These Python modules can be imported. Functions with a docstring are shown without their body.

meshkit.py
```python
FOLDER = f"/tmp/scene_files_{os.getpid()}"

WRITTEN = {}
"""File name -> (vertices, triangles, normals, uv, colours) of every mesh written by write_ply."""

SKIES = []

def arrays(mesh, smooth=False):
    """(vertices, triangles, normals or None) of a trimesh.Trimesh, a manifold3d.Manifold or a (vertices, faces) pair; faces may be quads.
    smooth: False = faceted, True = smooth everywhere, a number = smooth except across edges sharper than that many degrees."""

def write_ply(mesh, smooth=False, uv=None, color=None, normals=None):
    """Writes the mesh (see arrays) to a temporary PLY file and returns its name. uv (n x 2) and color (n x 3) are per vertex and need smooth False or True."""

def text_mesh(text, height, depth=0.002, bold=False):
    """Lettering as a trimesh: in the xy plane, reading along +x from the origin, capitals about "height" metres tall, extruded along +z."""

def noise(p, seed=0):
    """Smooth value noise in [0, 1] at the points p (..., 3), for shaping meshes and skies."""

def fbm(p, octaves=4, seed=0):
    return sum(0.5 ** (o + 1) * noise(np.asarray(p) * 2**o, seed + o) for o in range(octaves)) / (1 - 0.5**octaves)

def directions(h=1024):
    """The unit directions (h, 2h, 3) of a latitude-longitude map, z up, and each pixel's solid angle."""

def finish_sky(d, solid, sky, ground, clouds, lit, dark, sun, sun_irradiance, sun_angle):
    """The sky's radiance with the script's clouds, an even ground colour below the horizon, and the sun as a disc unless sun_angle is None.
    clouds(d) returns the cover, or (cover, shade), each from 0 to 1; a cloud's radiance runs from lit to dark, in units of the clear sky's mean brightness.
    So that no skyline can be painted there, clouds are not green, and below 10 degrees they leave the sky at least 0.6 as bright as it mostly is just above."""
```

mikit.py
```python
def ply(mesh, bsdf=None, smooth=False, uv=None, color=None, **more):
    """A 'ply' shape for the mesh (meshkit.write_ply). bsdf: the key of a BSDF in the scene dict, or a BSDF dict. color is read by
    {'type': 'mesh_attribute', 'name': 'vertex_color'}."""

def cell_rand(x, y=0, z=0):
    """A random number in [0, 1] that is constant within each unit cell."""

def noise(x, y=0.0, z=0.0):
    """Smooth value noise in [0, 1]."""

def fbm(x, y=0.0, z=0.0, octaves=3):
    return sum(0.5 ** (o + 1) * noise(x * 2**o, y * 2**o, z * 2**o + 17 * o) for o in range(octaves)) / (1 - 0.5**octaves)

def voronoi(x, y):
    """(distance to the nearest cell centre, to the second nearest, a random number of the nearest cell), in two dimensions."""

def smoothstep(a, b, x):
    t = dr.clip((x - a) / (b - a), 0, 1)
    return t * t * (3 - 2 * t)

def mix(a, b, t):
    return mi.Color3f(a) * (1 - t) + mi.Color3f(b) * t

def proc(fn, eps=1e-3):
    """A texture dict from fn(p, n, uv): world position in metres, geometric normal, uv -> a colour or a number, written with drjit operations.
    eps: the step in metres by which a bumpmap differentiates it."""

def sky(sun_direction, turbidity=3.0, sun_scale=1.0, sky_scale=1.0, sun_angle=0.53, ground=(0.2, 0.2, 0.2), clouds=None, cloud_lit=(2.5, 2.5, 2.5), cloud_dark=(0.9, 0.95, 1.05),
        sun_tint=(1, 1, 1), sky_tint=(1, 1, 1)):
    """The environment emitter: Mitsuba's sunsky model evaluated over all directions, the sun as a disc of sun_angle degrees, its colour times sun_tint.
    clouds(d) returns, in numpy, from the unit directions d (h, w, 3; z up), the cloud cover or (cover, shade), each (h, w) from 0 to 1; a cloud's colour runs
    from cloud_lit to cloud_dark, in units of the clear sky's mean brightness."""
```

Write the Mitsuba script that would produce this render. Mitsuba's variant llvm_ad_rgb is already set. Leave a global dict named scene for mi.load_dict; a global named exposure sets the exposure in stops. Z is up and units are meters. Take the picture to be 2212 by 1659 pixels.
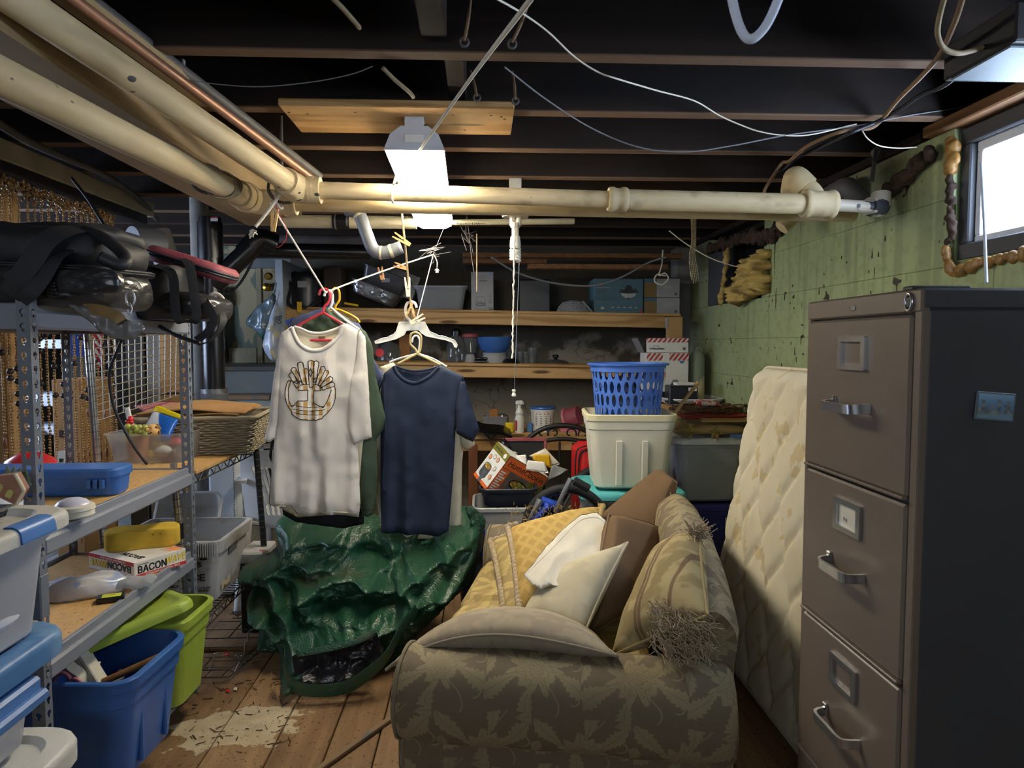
import math
import numpy as np
import trimesh
import shapely
import shapely.affinity
import shapely.geometry as sg
from scipy.spatial import Delaunay
import drjit as dr
import mitsuba as mi
import mikit
import meshkit
from mikit import proc, noise, fbm, voronoi, cell_rand, smoothstep, mix

T = mi.ScalarTransform4f
scene, labels = {}, {}

# ------------------------------------------------------------------ camera, light, exposure
F, CX, CY = 1500.0, 1106.0, 829.5
EYE = np.array([0.0, 0.0, 1.23])
YAW, PITCH = math.radians(2.52), math.radians(3.30)
FWD = np.array([math.sin(YAW) * math.cos(PITCH), math.cos(YAW) * math.cos(PITCH), -math.sin(PITCH)])
RIGHT = np.array([math.cos(YAW), -math.sin(YAW), 0.0])
UP = np.cross(RIGHT, FWD)
scene['camera'] = {'type': 'thinlens', 'fov': math.degrees(2 * math.atan(1106 / F)), 'fov_axis': 'x',
                   'aperture_radius': 0.0012, 'focus_distance': 2.7, 'near_clip': 0.02, 'far_clip': 60.0,
                   'to_world': T().look_at(origin=EYE.tolist(), target=(EYE + FWD).tolist(), up=[0, 0, 1])}
exposure = 2.05
LAMP = (13.4, 12.0, 9.4)            # four-foot shop light, warm white
DAY = (4.0, 4.9, 6.4)              # daylight in the frosted cellar window on the right
DAY_SIDE = (2.6, 3.2, 4.4)           # daylight in an unseen window of the room behind the bead curtain
UNSEEN_REAR = (1.9, 2.05, 2.25)           # light of an unseen window behind the camera, for the sofa front


def at(px, py, Y):
    """The point of the room seen at a pixel of the 2212 x 1659 photograph, at depth Y (metres from the camera's plane)."""
    d = FWD + RIGHT * (px - CX) / F - UP * (py - CY) / F
    return EYE + d * (Y / d[1])


def atz(px, py, z):
    d = FWD + RIGHT * (px - CX) / F - UP * (py - CY) / F
    return EYE + d * ((z - EYE[2]) / d[2])


def atx(px, py, X):
    d = FWD + RIGHT * (px - CX) / F - UP * (py - CY) / F
    return EYE + d * (X / d[0])


# ------------------------------------------------------------------ names
_count = {}


def numbered(key):
    n = _count.get(key, 0)
    _count[key] = n + 1
    return key if n == 0 else f'{key}_{n:03d}'


def tag(key, label=None, cat=None, group=None, kind=None):
    d = labels.setdefault(key, {})
    for k, v in (('label', label), ('category', cat), ('group', group), ('kind', kind)):
        if v:
            d[k] = v


def thing(name, label, cat, group=None):
    key = numbered(name)
    tag(key, label, cat, group)
    return key


def add(name, mesh, mat, parent=None, smooth=False, label=None, cat=None, group=None, kind=None, uv=None, color=None, xf=None, **more):
    key = numbered((parent + '__' if parent else '') + name)
    shape = dict(mesh) if isinstance(mesh, dict) else mikit.ply(mesh, 'mt_' + mat, smooth, uv, color, **more)
    if xf is not None:
        shape['to_world'] = T(np.asarray(xf, float).tolist())
    scene[key] = shape
    tag(key, label, cat, group, kind)
    return key


def struct(name, mesh, mat, smooth=False, parent=None, **k):
    return add(name, mesh, mat, parent, smooth, kind=None if parent else 'structure', **k)


# ------------------------------------------------------------------ meshes
rng = np.random.default_rng(7)


def cat(*ms):
    return trimesh.util.concatenate([m for m in ms])


def mesh(v, f):
    return trimesh.Trimesh(np.asarray(v, float), np.asarray(f, int), process=False)


def box(c, s, b=0.003):
    """A box with its edges cut at 45 degrees."""
    hx, hy, hz = np.asarray(s, float) / 2
    b = min(b, hx * .9, hy * .9, hz * .9)
    if b <= 0:
        m = trimesh.creation.box(s)
        m.apply_translation(c)
        return m
    p = []
    for x in (-1, 1):
        for y in (-1, 1):
            for z in (-1, 1):
                p += [(x * hx, y * (hy - b), z * (hz - b)), (x * (hx - b), y * hy, z * (hz - b)), (x * (hx - b), y * (hy - b), z * hz)]
    return trimesh.convex.convex_hull(np.array(p) + np.asarray(c, float))


def box2(lo, hi, b=0.003):
    lo, hi = np.asarray(lo, float), np.asarray(hi, float)
    return box((lo + hi) / 2, np.abs(hi - lo), b)


def frame(o, u, v):
    """4x4 with columns u, v (made orthogonal), u x v, o."""
    u = np.asarray(u, float) / np.linalg.norm(u)
    n = np.cross(u, v)
    n /= np.linalg.norm(n)
    m = np.eye(4)
    m[:3, 0], m[:3, 1], m[:3, 2], m[:3, 3] = u, np.cross(n, u), n, o
    return m


def rotz(deg, o=(0, 0, 0)):
    a = math.radians(deg)
    m = np.eye(4)
    m[:2, :2] = [[math.cos(a), -math.sin(a)], [math.sin(a), math.cos(a)]]
    m[:3, 3] = o
    return m


def rot(axis, deg, o=(0, 0, 0)):
    m = trimesh.transformations.rotation_matrix(math.radians(deg), axis)
    m[:3, 3] = o
    return m


def xform(m, mat):
    m = m.copy()
    m.apply_transform(mat)
    return m


def spline(pts, n=8):
    """Catmull-Rom through the points."""
    p = np.asarray(pts, float)
    p = np.vstack([2 * p[0] - p[1], p, 2 * p[-1] - p[-2]])
    out, t = [], np.linspace(0, 1, n, endpoint=False)[:, None]
    for a, b, c, d in zip(p[:-3], p[1:-2], p[2:-1], p[3:]):
        out.append(.5 * (2 * b + (c - a) * t + (2 * a - 5 * b + 4 * c - d) * t**2 + (3 * b - a - 3 * c + d) * t**3))
    return np.vstack(out + [p[-2:-1]])


def frames(p, closed=False):
    p = np.asarray(p, float)
    t = (np.roll(p, -1, 0) - np.roll(p, 1, 0)) if closed else np.gradient(p, axis=0)
    t /= np.linalg.norm(t, axis=1, keepdims=True) + 1e-12
    a = np.cross(t[0], [0, 0, 1.0] if abs(t[0][2]) < .9 else [1.0, 0, 0])
    A = []
    for k in range(len(p)):
        a = a - t[k] * (a @ t[k])
        a = a / (np.linalg.norm(a) + 1e-12)
        A.append(a)
    A = np.array(A)
    return t, A, np.cross(t, A)


def tube(pts, r, sides=8, closed=False):
    p = np.asarray(pts, float)
    n = len(p)
    t, A, B = frames(p, closed)
    ang = np.arange(sides) * 2 * np.pi / sides
    r = np.broadcast_to(r, (n,))[:, None, None]
    v = p[:, None] + r * (np.cos(ang)[None, :, None] * A[:, None] + np.sin(ang)[None, :, None] * B[:, None])
    m = n if closed else n - 1
    i, j = np.meshgrid(np.arange(m), np.arange(sides), indexing='ij')
    i2 = (i + 1) % n
    q = np.stack([i * sides + j, i * sides + (j + 1) % sides, i2 * sides + (j + 1) % sides, i2 * sides + j], -1).reshape(-1, 4)
    f = np.vstack([q[:, [0, 1, 2]], q[:, [0, 2, 3]]])
    v = v.reshape(-1, 3)
    if not closed:
        c = len(v)
        v = np.vstack([v, p[0], p[-1]])
        k = np.arange(sides)
        f = np.vstack([f, np.stack([np.full(sides, c), (k + 1) % sides, k], 1), np.stack([np.full(sides, c + 1), (n - 1) * sides + k, (n - 1) * sides + (k + 1) % sides], 1)])
    return mesh(v, f)


def rod(a, b, r, sides=12):
    return tube([a, b], r, sides)


def ribbon(pts, side, w, t=0.002):
    """A flat strap along the points; side = direction(s) of its width."""
    p = np.asarray(pts, float)
    tt = np.gradient(p, axis=0)
    tt /= np.linalg.norm(tt, axis=1, keepdims=True) + 1e-12
    s = np.broadcast_to(np.asarray(side, float), p.shape)
    s = s - tt * (s * tt).sum(1, keepdims=True)
    s = s / (np.linalg.norm(s, axis=1, keepdims=True) + 1e-12)
    nn = np.cross(tt, s)
    loops = np.stack([p - s * w / 2 - nn * t / 2, p + s * w / 2 - nn * t / 2, p + s * w / 2 + nn * t / 2, p - s * w / 2 + nn * t / 2], 1)
    return loft(loops)


def loft(loops, cap=True):
    """Joins closed loops (k, n, 3) in order; caps are fans about each end loop's centre."""
    L = np.asarray(loops, float)
    k, n = L.shape[:2]
    i, j = np.meshgrid(np.arange(k - 1), np.arange(n), indexing='ij')
    q = np.stack([i * n + j, i * n + (j + 1) % n, (i + 1) * n + (j + 1) % n, (i + 1) * n + j], -1).reshape(-1, 4)
    f = np.vstack([q[:, [0, 1, 2]], q[:, [0, 2, 3]]])
    v = L.reshape(-1, 3)
    if cap:
        c, s = len(v), np.arange(n)
        v = np.vstack([v, L[0].mean(0), L[-1].mean(0)])
        f = np.vstack([f, np.stack([np.full(n, c), (s + 1) % n, s], 1), np.stack([np.full(n, c + 1), (k - 1) * n + s, (k - 1) * n + (s + 1) % n], 1)])
    return mesh(v, f)


def rrect(w, d, r, z=0.0, n=5, cx=0.0, cy=0.0):
    """Rounded rectangle loop in the xy plane at height z."""
    r = min(r, w / 2 - 1e-4, d / 2 - 1e-4)
    out = []
    for sx, sy, a0 in ((1, 1, 0), (-1, 1, 90), (-1, -1, 180), (1, -1, 270)):
        a = np.radians(a0 + np.linspace(0, 90, n))
        out.append(np.stack([cx + sx * (w / 2 - r) + r * np.cos(a), cy + sy * (d / 2 - r) + r * np.sin(a), np.full(n, z)], 1))
    return np.vstack(out)


def rbox(w, d, h, r=0.02, e=0.006, z0=0.0, n=5):
    """Box with rounded upright edges and a small round over at top and bottom."""
    return loft([rrect(w - 2 * e, d - 2 * e, r, z0, n), rrect(w, d, r, z0 + e, n), rrect(w, d, r, z0 + h - e, n), rrect(w - 2 * e, d - 2 * e, r, z0 + h, n)])


def lathe(profile, n=32):
    """Revolves (r, z) pairs about z."""
    p = np.asarray(profile, float)
    a = np.arange(n) * 2 * np.pi / n
    L = np.stack([np.maximum(p[:, :1], 1e-5) * np.cos(a), np.maximum(p[:, :1], 1e-5) * np.sin(a), np.broadcast_to(p[:, 1:], (len(p), n))], -1)
    return loft(L)


def prism(poly, h, m=None):
    """Extrudes a polygon of the xy plane along z by h, then places it with the matrix m."""
    g = poly if hasattr(poly, 'geom_type') else sg.Polygon(poly)
    g = g.buffer(0)
    out = trimesh.util.concatenate([trimesh.creation.extrude_polygon(q, h, engine='earcut') for q in getattr(g, 'geoms', [g])])
    return out if m is None else xform(out, m)


def tote(w0, d0, w1, d1, h, t=0.003, r=0.05, lip=0.012, liph=0.03, n=6, ribs=0):
    """An open tub: outside up, over a turned rim, inside down."""
    def at_h(z, g):
        k = z / h
        return rrect(w0 + (w1 - w0) * k + g, d0 + (d1 - d0) * k + g, r + g / 2, z, n)
    L = [at_h(0, -0.02), at_h(0.01, 0), at_h(h - liph, 0), at_h(h - liph, 2 * lip), at_h(h - .004, 2 * lip), at_h(h, 2 * lip - .008), at_h(h, -2 * t), at_h(0.012, -2 * t), at_h(0.008, -0.03)]
    return loft(L)


def shell(w0, d0, w1, d1, h, r=.03, lip=.006, n=6):
    """A single-walled open tub for clear plastic."""
    def L(z, g):
        k = z / h
        return rrect(w0 + (w1 - w0) * k + g, d0 + (d1 - d0) * k + g, r, z, n)
    m = loft([L(0, 0), L(h * .5, 0), L(h - .006, 0), L(h - .004, 2 * lip), L(h, 2 * lip)])
    c = len(m.vertices) - 1
    m.faces = m.faces[~(m.faces == c).any(1)]
    return m


def lid(w, d, h=0.03, r=0.06, inset=0.05, sink=0.012, n=6):
    L = [rrect(w - .02, d - .02, r, 0, n), rrect(w, d, r, .004, n), rrect(w, d, r, h - .016, n), rrect(w - .006, d - .006, r, h - .007, n), rrect(w - .018, d - .018, r, h - .002, n), rrect(w - .03, d - .03, r, h, n),
         rrect(w - inset, d - inset, r * .8, h, n), rrect(w - inset - .02, d - inset - .02, r * .7, h - sink, n)]
    return loft(L)


def sphere(c, r, sub=2):
    m = trimesh.creation.icosphere(sub, 1.0)
    m.apply_scale(r)
    m.apply_translation(c)
    return m


def tri2d(poly, res, seed=1):
    """Delaunay triangles of a polygon: (points, triangles, number of boundary points, which come first)."""
    b = []
    for ring in [poly.exterior, *poly.interiors]:
        k = max(int(ring.length / res), 8)
        corner = np.array(ring.coords)[:-1]
        s = np.array([ring.interpolate(i / k, normalized=True).coords[0] for i in range(k)])
        d = np.min(np.linalg.norm(s[:, None] - corner[None], axis=2), axis=1)
        b.append(np.vstack([corner, s[d > res * .4]]))
    b = np.vstack(b)
    x0, y0, x1, y1 = poly.bounds
    g = np.random.default_rng(seed)
    X, Y = np.meshgrid(np.arange(x0, x1, res), np.arange(y0, y1, res * .87))
    X[1::2] += res / 2
    q = np.stack([X.ravel(), Y.ravel()], 1) + g.uniform(-.15, .15, (X.size, 2)) * res
    pts = shapely.points(q)
    q = q[shapely.contains(poly, pts) & (shapely.distance(poly.boundary, pts) > res * .5)]
    p = np.vstack([b, q])
    t = Delaunay(p).simplices
    c = p[t].mean(1)
    t = t[shapely.contains(poly.buffer(1e-6), shapely.points(c))]
    return p, t, len(b)


def inflate(poly, thick, res=0.02, width=0.1, disp=None, back=1.0, power=.5, edge=0.002, seed=1):
    """A closed cushion-like solid over a polygon: local x, y in the polygon's plane, z out of it. disp(p2, d) bends both faces."""
    poly = poly if hasattr(poly, 'geom_type') else sg.Polygon(poly)
    p, t, nb = tri2d(poly, res, seed)
    d = shapely.distance(poly.boundary, shapely.points(p))
    prof = edge + thick * np.clip(1 - (1 - np.minimum(d / width, 1)) ** 2, 0, 1) ** power
    prof[:nb] = 0
    dz = disp(p, d) if disp is not None else 0.0
    if isinstance(dz, tuple):
        dz, db = dz
    else:
        db = dz
    front = np.column_stack([p, prof + dz])
    rear = np.column_stack([p, -prof * back + db])[nb:]
    a, b, c = p[t[:, 0]], p[t[:, 1]], p[t[:, 2]]
    t[((b - a)[:, 0] * (c - a)[:, 1] - (b - a)[:, 1] * (c - a)[:, 0]) < 0] = t[((b - a)[:, 0] * (c - a)[:, 1] - (b - a)[:, 1] * (c - a)[:, 0]) < 0][:, ::-1]
    tb = np.where(t < nb, t, t + len(p) - nb)[:, ::-1]
    return mesh(np.vstack([front, rear]), np.vstack([t, tb]))


def n3(p, f, seed=0):
    """Smooth noise in [-1, 1] at points (n, 2 or 3) times f."""
    p = np.asarray(p, float)
    if p.shape[1] == 2:
        p = np.column_stack([p, np.zeros(len(p))])
    return meshkit.noise(p * f, seed) * 2 - 1


def pillow(c00, c10, c11, c01, t, n=22, pinch=.10, wr=.012, seed=0, power=.55):
    """A cushion over four corners (in order): bulges t/2 to both sides, its edges drawn in between the corners. Returns (mesh, edge line)."""
    c00, c10, c11, c01 = (np.asarray(c, float) for c in (c00, c10, c11, c01))
    u, v = np.meshgrid(np.linspace(-1, 1, n), np.linspace(-1, 1, n), indexing='ij')
    uu = u * (1 - pinch * (1 - v**2) * np.abs(u) ** 3)
    vv = v * (1 - pinch * (1 - u**2) * np.abs(v) ** 3)
    a, b = (uu[..., None] + 1) / 2, (vv[..., None] + 1) / 2
    base = (1 - a) * (1 - b) * c00 + a * (1 - b) * c10 + a * b * c11 + (1 - a) * b * c01
    nrm = np.cross(c11 - c00, c01 - c10)
    nrm /= np.linalg.norm(nrm)
    prof = np.clip((1 - np.abs(u) ** 2.6) * (1 - np.abs(v) ** 2.6), 0, 1) ** power
    p = base.reshape(-1, 3)
    w = (n3(p, 9, seed) * .6 + n3(p, 21, seed + 3) * .4).reshape(n, n) * wr * np.minimum(prof * 2, 1)
    top = base + nrm * (prof * t / 2 + w)[..., None]
    bot = base - nrm * (prof * t / 2 - w * .5)[..., None]
    idx = np.arange(n * n).reshape(n, n)
    q = np.stack([idx[:-1, :-1], idx[1:, :-1], idx[1:, 1:], idx[:-1, 1:]], -1).reshape(-1, 4)
    f = np.vstack([q[:, [0, 1, 2]], q[:, [0, 2, 3]]])
    m = mesh(np.vstack([top.reshape(-1, 3), bot.reshape(-1, 3)]), np.vstack([f, f[:, ::-1] + n * n]))
    m.merge_vertices()
    line = np.vstack([base[:-1, 0], base[-1, :-1], base[:0:-1, -1], base[0, :0:-1]])
    return m, line


def text(s, h, o, u, v, depth=0.0006, bold=False, wide=1.0, shear=0.0):
    """Raised print: reads along u from o, its capitals h high along v."""
    m = meshkit.text_mesh(s, h, depth, bold)
    k = np.eye(4)
    k[0, 0], k[0, 1] = wide, shear
    return xform(xform(m, k), frame(o, u, v))


def textfit(s, h, o, u, v, width, depth=0.0006, bold=False, shear=0.0):
    m = meshkit.text_mesh(s, h, depth, bold)
    k = np.eye(4)
    k[0, 0], k[0, 1] = width / m.extents[0], shear
    return xform(xform(m, k), frame(o, u, v))


def plate(o, u, v, w, h, t=0.0008):
    """A thin card: corner o, edges w along u and h along v."""
    return xform(box2((0, 0, 0), (w, h, t), 0), frame(o, u, v))


# ------------------------------------------------------------------ materials
def lin(h):
    if not isinstance(h, str):
        return list(h)
    c = np.array([int(h[i:i + 2], 16) for i in (0, 2, 4)]) / 255
    return np.where(c <= .04045, c / 12.92, ((c + .055) / 1.055) ** 2.4).tolist()


def rgb(h):
    return {'type': 'rgb', 'value': lin(h)}


def mat(name, base, rough=.6, spec=.4, metal=0.0, sheen=0.0, coat=0.0, bump=None, depth=0.001, eps=1e-3):
    b = {'type': 'principled', 'base_color': rgb(base) if isinstance(base, (str, list, tuple)) else proc(base),
         'roughness': proc(rough) if callable(rough) else rough, 'specular': spec, 'metallic': metal}
    if sheen:
        b['sheen'] = sheen
    if coat:
        b['clearcoat'], b['clearcoat_gloss'] = coat, .8
    if bump:
        b = {'type': 'bumpmap', 'arbitrary': proc(bump, eps), 'scale': depth, 'bsdf': b}
    scene['mt_' + name] = {'type': 'twosided', 'bsdf': b}
    return name


def clear(name, base, trans=.5, diff=.8, rough=.25, spec=.5):
    scene['mt_' + name] = {'type': 'principledthin', 'base_color': rgb(base), 'roughness': rough, 'spec_trans': trans, 'diff_trans': diff, 'eta': 1.3}
    return name


def C(h):
    return mi.Color3f(*lin(h))

# ------------------------------------------------------------------ materials of the room
def joist_fn(p, n, uv):
    g = fbm(p.x * 1.5, p.y * 40, p.z * 40, 3)
    s = fbm(p.x * 3, p.y * 3, p.z * 5 + 4, 3)
    low = smoothstep(1.928, 1.92, p.z)                      # light caught on the lower edge, painted in as paler brown
    c = mix(C('1b1613'), C('2b211b'), g)
    c = mix(c, C('1b1716'), smoothstep(.5, .75, s))
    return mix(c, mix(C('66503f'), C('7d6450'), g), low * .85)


mat('joist_wood', joist_fn, .8, .2)
mat('subfloor_wood', lambda p, n, uv: mix(C('15110f'), C('241b16'), fbm(p.x * 6, p.y * 2, p.z, 3)), .9, .2)


def plank_fn(tone):
    def f(p, n, uv):
        g = fbm(p.x * 60, p.y * 3, tone * 9, 4)
        b = fbm(p.x * 4 + tone * 7, p.y * 2, 1, 4)
        c = mix(C('6b5138'), C('9a7b58'), g * .6 + tone * .4)
        c = mix(c, C('453628'), smoothstep(.5, .8, b) * .75)
        # worn pale paint
        q = dr.sqrt(dr.square((p.x + .80) / .24) + dr.square((p.y - 2.22) / .17)) + (fbm(p.x * 14, p.y * 14, 2, 4) - .5) * 1.5
        paint = smoothstep(.80, .70, q)
        c = mix(c, mix(C('a8977a'), C('bfb092'), fbm(p.x * 30, p.y * 30, 5, 2)), paint * .85)
        # dust and grit
        d = noise(p.x * 170, p.y * 170, 3)
        c = mix(c, C('2b2118'), smoothstep(.83, .9, d) * .6)
        pale = smoothstep(-1.15, -1.5, p.x) * smoothstep(2.4, 3.0, p.y)
        return mix(c, C('9a9b98'), pale * .8)
    return f


for k in range(4):
    mat(f'plank_{k}', plank_fn(k / 3), .55, .35)
mat('floor_gap', '1c150f', .9, .1)


def green_fn(k):
    def f(p, n, uv):
        b = fbm(p.y * 3, p.z * 3, 5, 4)
        c = mix(C('869268'), C('969f76'), b)
        fine = fbm(p.y * 40, p.z * 40, 1, 3)
        c = mix(c, C('77875a'), smoothstep(.5, .75, fine) * .4)
        drip = fbm(p.y * 26, p.z * 1.6, 9, 3) * smoothstep(.6, 1.5, p.z)
        c = mix(c, C('666f50'), smoothstep(.48, .72, drip) * .4)
        pit = noise(p.y * 50, p.z * 38, 8) * .7 + noise(p.y * 9, p.z * 9, 4) * .3
        c = mix(c, C('3a3529'), smoothstep(.83, .87, pit))
        dark_top = smoothstep(1.62, 1.95, p.z + (fbm(p.y * 3, p.z * 3, 2, 3) - .5) * .5) * smoothstep(2.1, 2.5, p.y)  # wall darker towards its top
        c = mix(c, C('3c382f'), dark_top * .85)
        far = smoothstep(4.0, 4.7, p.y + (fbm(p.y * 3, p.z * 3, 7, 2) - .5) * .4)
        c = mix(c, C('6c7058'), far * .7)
        return c
    return f


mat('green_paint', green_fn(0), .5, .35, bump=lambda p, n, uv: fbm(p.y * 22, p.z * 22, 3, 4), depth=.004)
mat('mortar', '6f7a55', .8, .2)


def concrete_fn(p, n, uv):
    b = fbm(p.x * 3, p.z * 3, 2, 4)
    c = mix(C('3b3832'), C('5a564d'), b)
    w = fbm(p.x * 9, p.z * 9, 4, 4) * smoothstep(.75, 1.1, p.z) * smoothstep(1.5, 1.2, p.z)
    c = mix(c, C('8f8c84'), smoothstep(.40, .62, w) * .8)
    low = smoothstep(.98, .86, p.z)
    c = mix(c, mix(C('7d7663'), C('948b74'), b), low * .9)
    crack = dr.abs(fbm(p.x * 5, p.z * 7, 8, 3) - .5)
    return mix(c, C('2a2722'), smoothstep(.012, .004, crack) * .4 + smoothstep(.8, .9, noise(p.x * 60, p.z * 60, 9)) * 0)


mat('concrete', concrete_fn, .85, .2, bump=lambda p, n, uv: fbm(p.x * 18, p.z * 18, 3, 4), depth=.006)
mat('grey_concrete', lambda p, n, uv: mix(C('5d5a55'), C('8a8780'), fbm(p.x * 7, p.y * 7, p.z * 7, 4)), .85, .2)
mat('dark_wall', lambda p, n, uv: mix(C('2f2c29'), C('57534c'), fbm(p.x * 4, p.y * 4, p.z * 4, 4)), .9, .2)
mat('window_grey', '3e4044', .5, .4)
mat('window_white', 'cfd2d6', .4, .4)
mat('lintel_wood', lambda p, n, uv: mix(C('5c3f28'), C('835f3e'), fbm(p.x * 40, p.y * 3, p.z * 40, 3)), .7, .3)


def pine_fn(axis=0):
    def f(p, n, uv):
        a, b, c_ = (p.x, p.y, p.z) if axis == 0 else (p.z, p.x, p.y) if axis == 2 else (p.y, p.x, p.z)
        ring = dr.sin((c_ * 90 + fbm(a * 1.2, b * 9, c_ * 9, 3) * 16))
        g = fbm(a * 5, b * 150, c_ * 150, 2)
        c = mix(C('b08e5f'), C('8b6738'), smoothstep(-.2, 1, ring) * .7 + g * .3)
        d, _, r = voronoi(a * 1.7, (b + c_) * 9)
        return mix(c, C('55371d'), smoothstep(.13, .06, d) * smoothstep(.4, .5, r))
    return f


mat('pine', pine_fn(0), .6, .3)
mat('pine_up', pine_fn(2), .6, .3)

# ------------------------------------------------------------------ the room
TOP, XR, YB, XL, YF = 1.92, 1.45, 4.95, -3.3, -1.6
struct('floor', box2((XL, YF, -.08), (XR + .3, 5.6, -.022), 0), 'floor_gap')
_plank = np.random.default_rng(3)
x = XL
while x < XR:
    w = _plank.uniform(.13, .24)
    y = YF
    while y < 5.6:
        y1 = min(y + _plank.uniform(1.4, 3.4), 5.6)
        if 5.6 - y1 < .5:
            y1 = 5.6
        s = _plank.uniform(-.0025, .0015)
        add('plank', box2((x + .002, y + .002, -.022), (min(x + w, XR) - .003, y1 - .002, s), .003), f'plank_{_plank.integers(4)}', 'floor')
        y = y1
    x += w

struct('ceiling', box2((XL, YF, TOP + .20), (XR + .3, 5.6, TOP + .24), 0), 'subfloor_wood')
for y in np.arange(-1.15, 5.0, .406):
    y = y + 0.005
    add('joist', box2((XL, y, TOP + _plank.uniform(-.006, .006)), (XR + .12, y + .05, TOP + .2), .003), 'joist_wood', 'ceiling')
for px, py, Y, w in ((925, 60, 1.48, .06), (985, 180, 1.9, .05)):     # solid bridging between the joists
    p = at(px, py, Y)
    add('bridging', box((p[0], Y, TOP + .10), (w, .356, .16), .003), 'joist_wood', 'ceiling')

WIN1, WIN2 = (.80, 2.105, 1.486, 1.885), (3.56, 4.40, 1.47, 1.89)   # y0, y1, z0, z1
RWIN = (-1.25, -.35, 1.486, 1.885)
wr = trimesh.boolean.difference([box2((XR + .012, YF, 0), (XR + .25, 5.0, 1.89), 0)] + [box2((XR - .1, a, c), (XR + .4, b, d + .1), 0) for a, b, c, d in (WIN1, WIN2)], engine='manifold')
struct('wall_right', wr, 'mortar')
rows = [.21 * k for k in range(8)] + [1.68, 1.89]
for k, (z0, z1) in enumerate(zip(rows[:-1], rows[1:])):
    y = .3 - (k % 2) * .2
    while y < 4.95:
        seg = [(max(y, .3), min(y + .405, 4.94))]
        if z0 > 1.4:
            for a, b, *_ in (WIN1, WIN2):
                seg = [s for p, q in seg for s in ((p, min(q, a)), (max(p, b), q)) if s[1] - s[0] > .03]
        for p, q in seg:
            o = _plank.uniform(0, .0012)
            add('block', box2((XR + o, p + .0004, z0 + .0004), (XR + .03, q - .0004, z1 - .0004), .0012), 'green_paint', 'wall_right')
        y += .405
struct('wall_back', box2((-1.33, YB, 0), (XR + .25, YB + .2, 2.12), 0), 'concrete')
add('pilaster', box2((XR - .10, YB - .16, 0), (XR + .02, YB, 1.9), .01), 'grey_concrete', 'wall_back')
struct('wall_left', box2((XL - .2, YF, 0), (XL, 5.6, 2.12), 0), 'dark_wall')
struct('wall_front', box2((XL, YF - .2, 0), (XR + .3, YF, 2.12), 0), 'dark_wall')
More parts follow.
